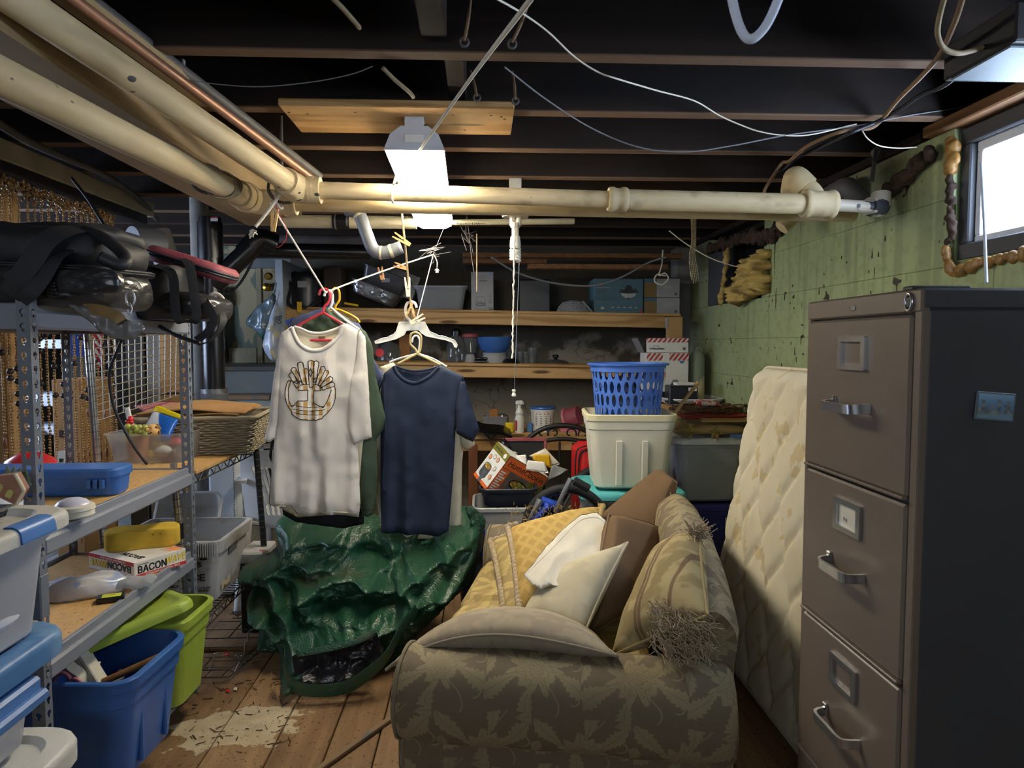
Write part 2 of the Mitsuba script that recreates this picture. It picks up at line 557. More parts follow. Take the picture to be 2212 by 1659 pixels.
struct('wall_stairwell', box2((XL, 5.5, 0), (-1.33, 5.7, 2.12), 0), 'dark_wall')


def win(name, y0, y1, z0, z1, X, side, day, depth=.05):
    """A cellar window in a wall across x: frame, white stops and a frosted pane that the daylight makes glow."""
    s = side
    w = struct(name, cat(box2((X, y0, z0), (X + s * .07, y1, z0 + .05), .004), box2((X, y0, z1 - .05), (X + s * .07, y1, z1), .004),
                         box2((X, y0, z0 + .05), (X + s * .07, y0 + .045, z1 - .05), .004), box2((X, y1 - .045, z0 + .05), (X + s * .07, y1, z1 - .05), .004)), 'window_grey')
    a, b, c, d = y0 + .045, y1 - .045, z0 + .05, z1 - .05
    X2 = X + s * .02
    add('sash', cat(box2((X2, a, c), (X2 + s * .06, b, c + .02), .003), box2((X2, a, d - .03), (X2 + s * .06, b, d), .003),
                    box2((X2, a, c + .02), (X2 + s * .06, a + .025, d - .03), .003), box2((X2, b - .025, c + .02), (X2 + s * .06, b, d - .03), .003)), 'window_white', w)
    v = np.array([[X + s * .075, a, c], [X + s * .075, b, c], [X + s * .075, b, d], [X + s * .075, a, d]])
    f = [[0, 3, 2, 1]] if s > 0 else [[0, 1, 2, 3]]
    k = add('pane', (v, np.array(f)), 'window_white', w)
    if day:
        scene[k]['emitter'] = {'type': 'area', 'radiance': {'type': 'rgb', 'value': list(day)}}
    return w


win('window_1', *WIN1, XR + .02, 1, DAY)
struct('trim_1', box2((XR - .03, .75, 1.89), (XR + .10, 2.22, 1.925), .004), 'lintel_wood')
struct('trim_2', box2((XR - .02, 2.24, 1.89), (XR + .2, 4.95, 1.92), .004), 'subfloor_wood')
w3 = win('window_3', 2.2, 3.9, .95, 1.8, XL + .085, -1, DAY_SIDE)  # out of view, placed to light the room beyond the curtain
# unseen window in the rear wall, placed to light fronts that face the camera
v = np.array([[-1.6, YF + .02, 1.35], [.2, YF + .02, 1.35], [.2, YF + .02, 1.85], [-1.6, YF + .02, 1.85]])
w4 = struct('window_4', cat(box2((-1.66, YF, 1.29), (.26, YF + .05, 1.35), .004), box2((-1.66, YF, 1.85), (.26, YF + .05, 1.90), .004), box2((-1.66, YF, 1.35), (-1.6, YF + .05, 1.85), .004), box2((.2, YF, 1.35), (.26, YF + .05, 1.85), .004)), 'window_grey')
k = add('pane', (v, np.array([[0, 3, 2, 1]])), 'window_white', w4)
scene[k]['emitter'] = {'type': 'area', 'radiance': {'type': 'rgb', 'value': list(UNSEEN_REAR)}}

# the small dark window at the far end of the right wall
scene['mt_dark_glass'] = {'type': 'roughplastic', 'diffuse_reflectance': rgb('17181b'), 'alpha': .08}
w2 = struct('window_2', cat(box2((XR + .06, WIN2[0], WIN2[2]), (XR + .12, WIN2[1], WIN2[2] + .03), .003), box2((XR + .06, WIN2[0], WIN2[3] - .03), (XR + .12, WIN2[1], WIN2[3]), .003),
                            box2((XR + .06, WIN2[0], WIN2[2]), (XR + .12, WIN2[0] + .04, WIN2[3]), .003), box2((XR + .06, 4.08, WIN2[2]), (XR + .12, 4.12, WIN2[3]), .003),
                            box2((XR + .06, WIN2[1] - .04, WIN2[2]), (XR + .12, WIN2[1], WIN2[3]), .003)), 'subfloor_wood')
add('pane', box2((XR + .10, WIN2[0] + .04, WIN2[2] + .03), (XR + .105, WIN2[1] - .04, WIN2[3] - .03), 0), 'dark_glass', w2)
add('side_board', box2((XR - .005, 4.12, WIN2[2]), (XR + .06, 4.40, 1.83), .004), 'window_grey', w2)


def foam_chain(name, pts, r, label, mt, n=5, seed=0):
    g = np.random.default_rng(seed)
    p = spline(pts, n)
    ms = []
    for q in p:
        s = sphere((0, 0, 0), 1, 2)
        rr = r * g.uniform(.7, 1.25)
        s.vertices *= np.array([.7, 1, 1]) * rr * g.uniform(.8, 1.2, 3)
        s.vertices += q + g.uniform(-.3, .3, 3) * r
        ms.append(s)
    m = trimesh.boolean.union(ms, engine='manifold')
    m = mesh(*trimesh.remesh.subdivide_to_size(m.vertices, m.faces, r * .6)[:2])
    m.merge_vertices()
    trimesh.smoothing.filter_taubin(m, iterations=6)
    m.vertices += m.vertex_normals * (n3(m.vertices, 60, seed) * r * (.5 if mt == 'foam_dirty' else .15))[:, None]
    return add(name, m, mt, smooth=True, label=label, cat='foam')


mat('foam_orange', lambda p, n, uv: mix(C('8f6a35'), C('6a4a22'), fbm(p.x * 30, p.y * 30, p.z * 30, 3)), .45, .4)
mat('foam_yellow', lambda p, n, uv: mix(C('ab9355'), C('6d5a30'), smoothstep(.35, .75, fbm(p.x * 18, p.y * 18, p.z * 18, 4))), .8, .2)
mat('foam_dirty', lambda p, n, uv: mix(C('4a3b31'), C('241c18'), fbm(p.x * 14, p.y * 14, p.z * 14, 4)), .9, .2)
X1 = XR - .005
foam_chain('spray_foam', [atx(px, py, X1) for px, py in ((2045, 545), (2050, 575), (2075, 585), (2110, 570), (2150, 562), (2200, 553), (2240, 548))], .017, 'glossy orange spray foam bead along the sill of the bright window', 'foam_orange', 4, 1)
foam_chain('spray_foam', [atx(px, py, X1) for px, py in ((2054, 300), (2057, 335), (2052, 370))], .022, 'orange spray foam strip at the upper left jamb of the bright window', 'foam_orange', 5, 2)
foam_chain('spray_foam', [atx(px, py, X1) for px, py in ((2053, 385), (2052, 430), (2056, 480), (2052, 520))], .014, 'brown dirty spray foam along the left jamb of the bright window', 'foam_dirty', 5, 3)
foam_chain('spray_foam', [atx(px, py, X1) for px, py in ((1572, 535), (1570, 570), (1563, 610), (1558, 655))], .022, 'thin pale foam strip running up the middle of the far dark window', 'foam_yellow', 6, 4)
chunk = inflate(sg.Polygon([(1590, 650), (1593, 610), (1600, 585), (1618, 558), (1634, 555), (1640, 545), (1655, 535), (1655, 632), (1630, 640), (1610, 652), (1598, 664)]).buffer(-2).buffer(2), 7, 3.0, 22,
                lambda p, d: (n3(p, .08, 2) * 5 + n3(p, .25, 5) * 2.5))
v = np.array([atx(a, b, XR - .03) for a, b in chunk.vertices[:, :2]])
v[:, 0] -= chunk.vertices[:, 2] * .0085
add('foam_chunk', mesh(v, chunk.faces), 'foam_yellow', smooth=True, label='big lumpy yellow foam chunk stuffed in the far dark window', cat='foam')
foam_chain('dirt_clump', [atx(px, py, XR - .02) for px, py in ((1700, 480), (1685, 497), (1660, 512), (1635, 510), (1610, 516), (1585, 520), (1560, 528), (1530, 540))], .030, 'crumbling dirt and old insulation along the sill above the far dark window', 'foam_dirty', 4, 6)
foam_chain('dirt_clump', [atx(px, py, XR - .02) for px, py in ((1905, 425), (1920, 412), (1935, 402), (1950, 390), (1965, 372), (1985, 352), (2010, 340))], .024, 'dark crumbling mortar at the top of the green wall by the pipe ends', 'foam_dirty', 4, 8)

# ------------------------------------------------------------------ stairs and door beyond the left end of the shelves
mat('stair_paint', lambda p, n, uv: mix(C('6f7574'), C('8d928e'), fbm(p.x * 8, p.y * 8, p.z * 8, 3)), .6, .3)
mat('sage_paint', lambda p, n, uv: mix(C('7d8877'), C('c3b68f'), smoothstep(.5, .55, fbm(p.x * 9, 3, p.z * 3.5, 4))), .6, .3)
mat('cream_paint', lambda p, n, uv: mix(C('b4a886'), C('8d7a52'), smoothstep(.55, .8, fbm(p.x * 30, p.y * 20, p.z * 9, 3))), .6, .3)
mat('plywood', lambda p, n, uv: mix(C('8a5c34'), C('a8743f'), fbm(p.x * 30, p.y, p.z * 3, 4)), .6, .3)
mat('brass', 'b08a3c', .25, .5, 1.0)
mat('black_iron', '1b1b1d', .5, .4)
mat('tread_wood', lambda p, n, uv: mix(C('5c5c5a'), C('76624a'), smoothstep(.45, .6, fbm(p.x * 9, p.y * 9, 2, 3))), .7, .3)
st = struct('staircase', box2((-2.1, 4.75, .92), (-1.36, 5.5, 1.08), 0), 'stair_paint')
for k in range(6):
    z = 1.08 - k * .18
    y = 4.70 - k * .18
    if k:
        add('riser', box2((-2.1, y + .02, z - .18), (-1.36, y + .04, z - .025), .002), 'stair_paint', st)
    else:
        add('riser', box2((-2.1, y + .02, z - .18), (-1.36, y + .04, z - .025), .002), 'stair_paint', st)
    add('tread', box2((-2.1, y, z - .03), (-1.36, y + .22, z), .004), 'tread_wood', st)
struct('wall_landing', box2((-2.1, 5.40, 1.08), (-1.30, 5.5, 2.12), 0), 'sage_paint')
d1 = struct('door_1', box2((-1.66, 5.375, 1.085), (-1.32, 5.41, 1.82), .004), 'cream_paint')
add('knob', xform(lathe([(0, 0), (.028, 0), (.03, .006), (.012, .01), (.012, .03), (.026, .036), (.031, .05), (.024, .062), (0, .066)], 20), frame(at(580, 621, 5.375), (1, 0, 0), (0, 0, 1))), 'brass', d1, 25)
add('escutcheon', xform(lathe([(0, 0), (.026, 0), (.028, .008), (.02, .012), (0, .012)], 20), frame(at(580, 597, 5.375), (1, 0, 0), (0, 0, 1))), 'brass', d1, 25)
struct('trim_3', box2((-1.70, 5.36, 1.085), (-1.66, 5.41, 1.82), .004), 'cream_paint')
struct('trim_4', box2((-2.1, 5.34, 1.80), (-1.3, 5.42, 1.90), .004), 'stair_paint')
struct('trim_5', box2((-1.92, 5.37, 1.085), (-1.71, 5.40, 1.20), .004), 'cream_paint')
cd = struct('door_2', box2((-2.09, 5.30, 1.09), (-1.925, 5.32, 1.66), .003), 'plywood')
for z in (1.18, 1.52):
    add('hinge', box2((-1.93, 5.295, z), (-1.912, 5.325, z + .10), .002), 'black_iron', cd)
# grey round post left of the drain pipe, boards and studs at the end of the curtain
p = at(448, 1000, 3.75)
add('round_post', trimesh.creation.cylinder(.055, 2.0, sections=28, transform=trimesh.transformations.translation_matrix((p[0], 3.75, 1.0))), 'grey_concrete', smooth=40, label='round grey concrete-filled post behind the black drain pipe', cat='post')
for px, w, m, lab in ((292, .09, 'dark_wall', 'dark grey weathered board standing behind the wire grid, nearest the bead curtain'), (332, .07, 'grey_concrete', 'narrow grey weathered board standing behind the wire grid'), (372, .12, 'pine_up', 'golden brown wooden plank standing behind the wire grid')):
    p = at(px, 800, 3.55)
    add('board', box2((p[0] - w / 2, 3.55, 0), (p[0] + w / 2, 3.59, 1.55), .004), m, label=lab, cat='board')

# ------------------------------------------------------------------ pipes under the joists
def pipe_fn(p, n, uv):
    b = fbm(p.x * 5, p.y * 5, p.z * 12, 4)
    c = mix(C('c2b28f'), C('a8946c'), b)
    d = noise(p.x * 30, p.y * 30, p.z * 60) * .6 + noise(p.x * 7, p.y * 7, p.z * 14 + 3) * .4
    c = mix(c, C('3b3a3e'), smoothstep(.80, .83, d))
    return mix(c, C('7d6a4b'), smoothstep(.55, .8, fbm(p.x * 14, p.y * 3, p.z * 20, 3)) * .5)


def band(a, b, base):
    """White-painted pipe with dark bare iron showing where the paint has come off."""
    return mat


mat('pipe_cream', pipe_fn, .6, .3)
mat('pipe_chipped', lambda p, n, uv: mix(C('b5ab99'), C('3a3a40'), smoothstep(.5, .54, fbm(p.x * 16, p.y * 16, p.z * 30, 3))), .5, .4)
mat('copper', lambda p, n, uv: mix(C('a87b62'), C('7d604f'), fbm(p.x * 9, p.y * 4, p.z * 9, 3)), .45, .5, .6)
mat('dark_iron', lambda p, n, uv: mix(C('39393c'), C('5a5550'), fbm(p.x * 12, p.y * 6, p.z * 12, 3)), .6, .4)
mat('beam_paint', lambda p, n, uv: mix(C('9c8662'), C('7d6a4e'), fbm(p.x * 12, p.y * 2, p.z * 12, 4)), .6, .3)
mat('black_plastic', '121316', .28, .5)
mat('hub_grey', '54575c', .45, .4)
mat('pvc', lambda p, n, uv: mix(C('b0a78c'), C('867e68'), fbm(p.x * 10, p.y * 10, p.z * 10, 3)), .5, .4)
mat('rope_white', 'c9c3b2', .8, .2)
mat('rope_cool', 'cfd6e6', .8, .2)
mat('cord_tan', lambda p, n, uv: mix(C('8a7a5c'), C('6b5c45'), noise(p.x * 60, p.y * 60, p.z * 60)), .7, .3)
mat('cord_brown', '6f5840', .7, .3)
mat('cord_black', '1b1c20', .5, .4)
mat('cord_grey', '6a6d70', .6, .3)
mat('steel', '8b8d90', .35, .5, .8)
mat('galvanised', 'a0a2a4', .4, .5, .6)


def coupling(o, d, r, l):
    """A fitting: a short sleeve with a rolled rim at both ends."""
    d = np.asarray(d, float) / np.linalg.norm(d)
    m = lathe([(0, -l / 2), (r * 1.12, -l / 2), (r * 1.22, -l / 2 + .006), (r * 1.22, -l / 2 + .018), (r * 1.1, -l / 2 + .026), (r * 1.1, l / 2 - .026), (r * 1.22, l / 2 - .018), (r * 1.22, l / 2 - .006), (r * 1.12, l / 2), (0, l / 2)], 28)
    a = np.cross(d, [0, 0, 1] if abs(d[2]) < .9 else [1, 0, 0])
    return xform(m, frame(o, a, np.cross(d, a)))


A0, A1 = at(135, 66, 1.42), at(628, 398, 2.31)
dA = (A1 - A0) / (A1[1] - A0[1])
pa = A0 - dA * 1.6
F0, F1, F2 = at(652, 410, 2.36), at(1325, 431, 2.36), at(1745, 441, 2.36)
B0, B1 = at(0, 165, 1.32), at(528, 424, 2.44)
pb = B0 - (B1 - B0) / (B1[1] - B0[1]) * 1.5
G0, G1 = at(575, 436, 2.52), at(1845, 461, 2.52)

t = thing('steam_pipe', 'thick cream steam pipe turning from upper left to cross before the shop light', 'pipe')
add('pipe', tube([pa, A1], .034, 28), 'pipe_cream', t, 40)
add('pipe', tube([F0, F1], .028, 28), 'pipe_cream', t, 40)
add('pipe', tube([F1, F2 + (F2 - F1) * .02], .0345, 28), 'pipe_cream', t, 40)
E0 = A1 + (A1 - A0) / np.linalg.norm(A1 - A0) * .05
add('elbow', tube(spline([A1 - (A1 - A0) * .04, E0, F0 + np.array([-.02, 0, 0]), F0 + (F1 - F0) * .06], 8), .043, 24), 'pipe_cream', t, 40)
add('fitting', cat(coupling(A1 - (A1 - A0) * .01, A1 - A0, .036, .05), coupling(A1 + (A1 - A0) * .035, A1 - A0, .038, .03)), 'pipe_cream', t, 40)
add('fitting', coupling(F0 + (F1 - F0) * .03, F1 - F0, .036, .035), 'pipe_cream', t, 40)
add('fitting', coupling(at(1334, 431, 2.36), F1 - F0, .034, .065), 'pipe_cream', t, 40)
p = at(1768, 441, 2.36)
add('tee', cat(coupling(p, F2 - F1, .040, .11), tube(spline([p, p + np.array([-.01, .03, .05]), p + np.array([-.04, .06, .085])], 6), .032, 20)), 'pipe_cream', t, 40)
add('elbow', tube(spline([p + np.array([-.02, .05, .065]), p + np.array([-.045, .07, .10]), p + np.array([-.03, .12, .105]), p + np.array([0, .20, .09])], 6), .043, 20), 'pipe_cream', t, 40)
add('pipe', tube([p, at(1890, 448, 2.36)], .021, 20), 'pipe_chipped', t, 40)
q = at(1895, 446, 2.36)
add('elbow', tube(spline([q - (0.03, 0, 0), q + (.02, .02, 0), q + (.03, .03, .05)], 6), .032, 18), 'pipe_chipped', t, 40)
t = thing('steam_pipe', 'cream steam pipe running just behind and below the front one', 'pipe')
add('pipe', tube([pb, B1], .036, 28), 'pipe_cream', t, 40)
add('pipe', tube([G0, G1], .031, 28), 'pipe_cream', t, 40)
add('elbow', tube(spline([B1 - (B1 - B0) * .04, B1 + (B1 - B0) * .03, G0 + (-.02, 0, 0), G0 + (G1 - G0) * .05], 8), .044, 24), 'pipe_cream', t, 40)
add('fitting', cat(coupling(B1 - (B1 - B0) * .02, B1 - B0, .038, .045), coupling(B1 + (B1 - B0) * .02, B1 - B0, .042, .035)), 'pipe_cream', t, 40)
q = at(1720, 468, 2.75)
t = thing('pipe_stub', 'short cream pipe stub slanting down behind the pipes by the green wall', 'pipe')
add('pipe', tube([at(1742, 440, 2.9), at(1688, 492, 2.9)], .032, 20), 'pipe_cream', t, 40)
t = thing('valve_pipe', 'dark iron pipe with a shut-off valve rising at the right wall', 'pipe')
add('pipe', tube([at(1915, 430, 2.55), at(1918, 280, 2.55)], .021, 18), 'dark_iron', t, 40)
add('valve', cat(xform(coupling((0, 0, 0), (0, 0, 1), .026, .08), trimesh.transformations.translation_matrix(at(1916, 335, 2.55))), sphere(at(1895, 330, 2.50), .022)), 'dark_iron', t, 40)
add('lever', ribbon([at(1893, 322, 2.47), at(1889, 350, 2.45), at(1883, 392, 2.45)], (1, 0, 0), .014, .003), 'dark_iron', t)
add('elbow', tube(spline([at(1800, 418, 2.7), at(1830, 405, 2.62), at(1850, 425, 2.6), at(1870, 440, 2.6)], 6), .038, 18), 'dark_iron', t, 40)
t = thing('copper_pipe', 'thin copper water pipe beside the thick cream pipe at upper left', 'pipe')
c0, c1 = at(200, 30, 1.48), at(682, 391, 2.46)
add('pipe', tube([c0 - (c1 - c0) * 1.2, c1 + (c1 - c0) * .01], .0125, 16), 'copper', t, 40)
t = thing('iron_pipe', 'dull dark iron pipe above the copper pipe, held by a strap', 'pipe')
d0, d1_ = at(215, 14, 1.55), at(690, 380, 2.62)
add('pipe', tube([d0 - (d1_ - d0) * 1.2, d1_], .014, 16), 'dark_iron', t, 40)
p = at(375, 142, 1.84)
add('strap', xform(box((0, 0, 0), (.012, .03, .06), .002), frame(p, d1_ - d0, (0, 0, 1))), 'galvanised', t)
for (a, b, c, lab) in (((440, 300), (443, 372), 2.28, 'rusty iron hanger with a loop around the lower cream pipe'), ((607, 250), (609, 395), 2.38, 'long iron hanger rod holding the thick cream pipe at its elbow')):
    t = thing('pipe_hanger', lab, 'pipe hanger')
    add('rod', rod(at(*a, c), at(*b, c), .0055), 'dark_iron', t, 40)
    e = at(b[0] + 4, b[1] + 14, c)
    an = np.linspace(0, 2 * np.pi, 20, endpoint=False)
    add('ring', tube(e + np.stack([.045 * np.cos(an), 0.02 * np.cos(an), .045 * np.sin(an)], 1), .005, 6, True), 'dark_iron', t, True)
t = thing('wire_wrap', 'twist of old wire wrapped round the lower cream pipe', 'wire')
for k in range(4):
    e = B0 + (B1 - B0) * (.83 + .012 * k)
    an = np.linspace(0, 2 * np.pi, 20, endpoint=False)
    add('turn', tube(e + np.stack([.043 * np.cos(an), .02 * np.cos(an) + .01 * k * np.sin(an), .043 * np.sin(an)], 1), .003, 5, True), 'cord_tan', t, True)

bm = struct('beam', box2((-1.13, .4, 1.80), (-.865, 3.45, 1.912), .008), 'beam_paint')
t = thing('board', 'thin cream painted board nailed under the joists beside the beam at upper left', 'board')
scene.pop(t, None)
add('plank', xform(box((0, 0, 0), (.07, 1.1, .014), .003), rotz(-4, (-.80, 1.5, 1.908))), 'beam_paint', t)

# black drain stack
P0 = at(463, 870, 3.6)
t = thing('drain_stack', 'black plastic drain stack with a wye branch left of the staircase', 'drain pipe')
X0 = P0[0]
zt = at(463, 470, 3.6)[2]
add('pipe', trimesh.creation.cylinder(.054, zt - .95, sections=32, transform=trimesh.transformations.translation_matrix((X0, 3.6, (zt + .95) / 2))), 'black_plastic', t, 40)
for y0, y1 in ((480, 560), (560, 592), (625, 660)):
    za, zb = at(463, y1, 3.6)[2], at(463, y0, 3.6)[2]
    add('collar', trimesh.creation.cylinder(.0605, zb - za - .006, sections=32, transform=trimesh.transformations.translation_matrix((X0, 3.6, (za + zb) / 2))), 'black_plastic', t, 40)
add('branch', tube(spline([(X0, 3.6, at(0, 620, 3.6)[2]), (X0 + .10, 3.6, at(0, 575, 3.6)[2]), (X0 + .20, 3.62, at(0, 530, 3.6)[2])], 6), .05, 24), 'black_plastic', t, 40)
add('elbow', tube(spline([(X0 + .16, 3.62, at(0, 545, 3.6)[2]), (X0 + .23, 3.64, at(0, 512, 3.6)[2]), (X0 + .30, 3.68, at(0, 520, 3.6)[2])], 6), .055, 20), 'black_plastic', t, 40)
zh = at(463, 880, 3.6)[2]
add('hub', xform(lathe([(0, 0), (.085, 0), (.092, .02), (.088, .05), (.066, .085), (.068, .12), (.062, .13), (0, .13)], 32), trimesh.transformations.translation_matrix((X0, 3.6, zh - .05))), 'hub_grey', t, 30)
add('lower_pipe', trimesh.creation.cylinder(.062, zh - .04, sections=28, transform=trimesh.transformations.translation_matrix((X0, 3.6, (zh - .04) / 2))), 'hub_grey', t, 40)
add('clamp', trimesh.creation.cylinder(.0665, .022, sections=32, transform=trimesh.transformations.translation_matrix((X0, 3.6, zh + .085))), 'steel', t, 40)
p = at(455, 478, 3.538)
mat('red', 'a82824', .45, .4)
mat('paper_white', 'd4d2cc', .7, .3)
add('sticker', plate(p, (1, 0, 0), (0, 0, 1), .035, .022), 'paper_white', t)
add('sticker_band', plate(p + (0, -.001, .015), (1, 0, 0), (0, 0, 1), .035, .006), 'red', t)
t = thing('drain_pipe', 'horizontal black drain pipe running right from the stack under the far joists', 'drain pipe')
add('pipe', tube([at(545, 541, 3.85), at(800, 545, 3.95)], .042, 24), 'black_plastic', t, 40)
add('coupling', coupling(at(540, 540, 3.85), (1, 0, 0), .044, .07), 'pvc', t, 40)
t = thing('drain_pipe', 'long horizontal dark pipe high up behind the black drain pipe', 'drain pipe')
add('pipe', tube([at(560, 516, 4.2), at(860, 520, 4.3)], .03, 20), 'dark_iron', t, 40)

t = thing('pvc_pipe', 'off-white plastic pipe running across behind the two cream pipes', 'pipe')
add('pipe', tube([at(615, 478, 3.25), at(900, 481, 3.25)], .03, 24), 'pvc', t, 40)
add('pipe', tube([at(900, 481, 3.25), at(1240, 478, 3.3)], .014, 16), 'pvc', t, 40)
add('coupling', tube([at(720, 479, 3.25), at(756, 480, 3.25)], .034, 24), 'black_plastic', t, 40)
for x in (724, 750):
    add('hose_clamp', tube([at(x, 479, 3.25), at(x + 4, 479, 3.25)], .0352, 24), 'steel', t, 40)
add('pipe_label', textfit('PVC SCH 40  NSF-DWV', .008, at(905, 484, 3.22), (1, 0, 0), (0, 0, 1), .3, .0004), 'black_plastic', t)
t = thing('wrapped_elbow', 'grey cloth-wrapped pipe elbow hanging down left of the shop light', 'pipe')
w_ = spline([at(748, 452, 2.95), at(775, 462, 2.95), at(790, 500, 2.95), at(806, 538, 2.95), at(830, 546, 2.95), at(868, 534, 2.95)], 6)
add('pipe', tube(w_, .027, 18), 'hub_grey', t, True)
for k in (6, 22, 26):
    add('band', tube(w_[k:k + 2], .029, 18), 'pvc', t, 40)
t = thing('duct', 'grey metal duct tee in the dark corner behind the black bags', 'duct')
add('body', tube([at(285, 525, 3.2), at(345, 530, 3.3)], .075, 24), 'hub_grey', t, 40)
add('collar', tube([at(340, 500, 3.3), at(362, 570, 3.3)], .055, 24), 'dark_iron', t, 40)

# ------------------------------------------------------------------ shop light on its plank
pk = thing('plank', 'short pine plank screwed flat under the joists above the shop light', 'plank')
P_ = box2((at(600, 235, 2.0)[0], 2.0, 1.893), (at(1108, 270, 2.1)[0], 2.25, 1.914), .003)
add('board', P_, 'pine', pk)
g = np.random.default_rng(5)
mat('screw', '2b2520', .5, .4)
for x, y in ((-.55, 2.06), (-.5, 2.07), (-.36, 2.05), (-.08, 2.06), (-.05, 2.2), (.03, 2.06), (.06, 2.07), (.07, 2.09)):
    add('screw_head', xform(lathe([(0, 0), (.004, 0), (.0035, .001), (0, .001)], 8), rot((1, 0, 0), 180, (x, y, 1.893))), 'screw', pk)

mat('white_metal', 'b9bcc0', .4, .4)
mat('lens_white', 'e8e6e0', .4, .4)
sl = thing('shop_light', 'glowing white shop light hanging below its plank, crossing behind the two cream pipes', 'light')
FX, FY0, FY1 = -.195, 2.085, 3.30
fz = 1.800
prof = [(-.088, fz), (-.07, fz + .045), (-.04, fz + .068), (.04, fz + .068), (.07, fz + .045), (.088, fz)]
hood = loft([[(FX - .02 * (y - FY0) + a, y, b) for a, b in prof] for y in (FY0, FY1)])
add('hood', hood, 'white_metal', sl)
for y in (FY0 - .004, FY1):
    add('end_plate', loft([[(FX - .02 * (y - FY0) + a * 1.02, yy, b - .003) for a, b in prof] for yy in (y, y + .004)]), 'white_metal', sl)
add('mount_tab', cat(box((FX, FY0 - .002, fz + .08), (.056, .003, .035), .001), box((FX, FY0 + .02, 1.888), (.056, .05, .003), .001), rod((FX, FY0 + .03, fz + .06), (FX, FY0 + .03, 1.893), .004)), 'white_metal', sl)
lens = loft([[(FX - .02 * (y - FY0) + a, y, b) for a, b in [(-.086, fz - .001), (-.080, fz - .019), (-.05, fz - .033), (.05, fz - .033), (.080, fz - .019), (.086, fz - .001)]] for y in (FY0 + .002, FY1 - .002)])
if lens.volume < 0:
    lens.invert()
k = add('lens', lens, 'lens_white', sl, label='glowing lens')
scene[k]['emitter'] = {'type': 'area', 'radiance': {'type': 'rgb', 'value': list(LAMP)}}
add('label_plate', box((FX, FY0 - .0055, fz + .03), (.055, .001, .022), .0005), 'paper_white', sl)

# ------------------------------------------------------------------ bare bulb fixture with pull cords
bf = thing('bulb_fixture', 'unlit spiral bulb in a white ceiling socket with frayed pull cord', 'light')
q = at(1113, 468, 2.95)
mat('porcelain', 'b5b2a6', .4, .4)
mat('bulb_white', 'd9d5c4', .35, .4)
zc = lambda y: at(1113, y, 2.95)[2]
tr = trimesh.transformations.translation_matrix
add('base', xform(lathe([(0, 0), (.055, 0), (.056, .008), (.03, .014), (.026, .016), (0, .016)], 24), tr((q[0], 2.95, zc(470)))), 'porcelain', bf, 25)
add('canopy', box((q[0], 2.95, (zc(464) + 1.92) / 2), (.05, .05, 1.92 - zc(464)), .004), 'porcelain', bf)
add('socket', cat(*[xform(lathe([(0, 0), (r, 0), (r, h), (0, h)], 20), tr((q[0] + dx, 2.95, zc(y)))) for r, h, y, dx in ((.012, .035, 488, -.012), (.012, .035, 488, .014), (.020, .02, 492, 0))]), 'porcelain', bf, 30)
add('bulb_base', xform(lathe([(0, 0), (.021, 0), (.024, .015), (.020, .05), (.015, .055), (.015, .10), (0, .10)], 20), tr((q[0], 2.95, zc(537)))), 'bulb_white', bf, 30)
an = np.linspace(0, 4.2 * 2 * np.pi, 110)
add('spiral_tube', tube(np.stack([q[0] + .019 * np.cos(an), 2.95 + .019 * np.sin(an), zc(538) - an / an[-1] * .05], 1), .0062, 8), 'bulb_white', bf, True)
g = np.random.default_rng(2)
yy = np.linspace(480, 775, 60)
pts = np.array([at(1112 - (y - 480) * .018 + g.normal() * .6, y, 2.90) for y in yy])
add('frayed_cord', tube(pts, .0042 + g.uniform(-.0012, .0015, 60), 6), 'rope_white', bf, True)
add('chain', tube(np.array([at(1122 - (y - 555) * .037, y, 2.89) for y in np.linspace(555, 845, 12)]), .0014, 5), 'steel', bf, True)
add('pull_knob', xform(lathe([(0, 0), (.008, 0), (.010, .006), (.007, .014), (.005, .018), (.009, .026), (.007, .03), (0, .03)], 14), tr(at(1110, 857, 2.89))), 'bulb_white', bf, True)


# ------------------------------------------------------------------ wires and cords
def wire(name, label, pts, r, m, cat_='wire', n=8, sides=7, wob=0.0, group=None):
    p = spline([at(*q) for q in pts], n)
    if wob:
        p = p + np.stack([n3(p, 14, 3 + i) for i in range(3)], 1) * wob
    return add(name, tube(p, r, sides), m, smooth=True, label=label, cat=cat_, group=group)


wire('clothesline', 'thick white clothesline slanting from the ceiling down to the shop light', [(1160, -25, .95), (1142, 4, 1.0), (1020, 165, 1.5), (905, 326, 2.06)], .0042, 'rope_white', 'clothesline')
wire('rope_loop', 'cool white rope loop dangling at the top edge right of centre', [(1570, -60, .95), (1584, 10, .95), (1600, 60, .95), (1618, 82, .95), (1640, 72, .95), (1665, 35, .95), (1700, -50, .95)], .0062, 'rope_cool', 'rope', 8, 10, .002)
wire('telephone_wire', 'thin white telephone wire sagging across under the joists to the right', [(1060, -10, 1.35), (1130, 30, 1.5), (1185, 70, 1.58), (1240, 122, 1.66), (1290, 155, 1.69), (1335, 171, 1.70), (1420, 196, 1.85), (1500, 218, 2.0), (1555, 250, 2.08), (1600, 270, 2.1), (1640, 284, 2.1), (1690, 292, 2.1), (1750, 291, 2.1), (1850, 268, 2.1)], .0022, 'rope_white')
wire('cable', 'thin dark grey cable drooping from the first joist towards the right wall', [(1090, 145, 1.75), (1180, 215, 1.95), (1280, 278, 2.09), (1380, 318, 2.1), (1480, 328, 2.1), (1580, 315, 2.1), (1700, 292, 2.1), (1850, 272, 2.1), (1960, 250, 2.1), (2080, 232, 2.1)], .0022, 'cord_grey')
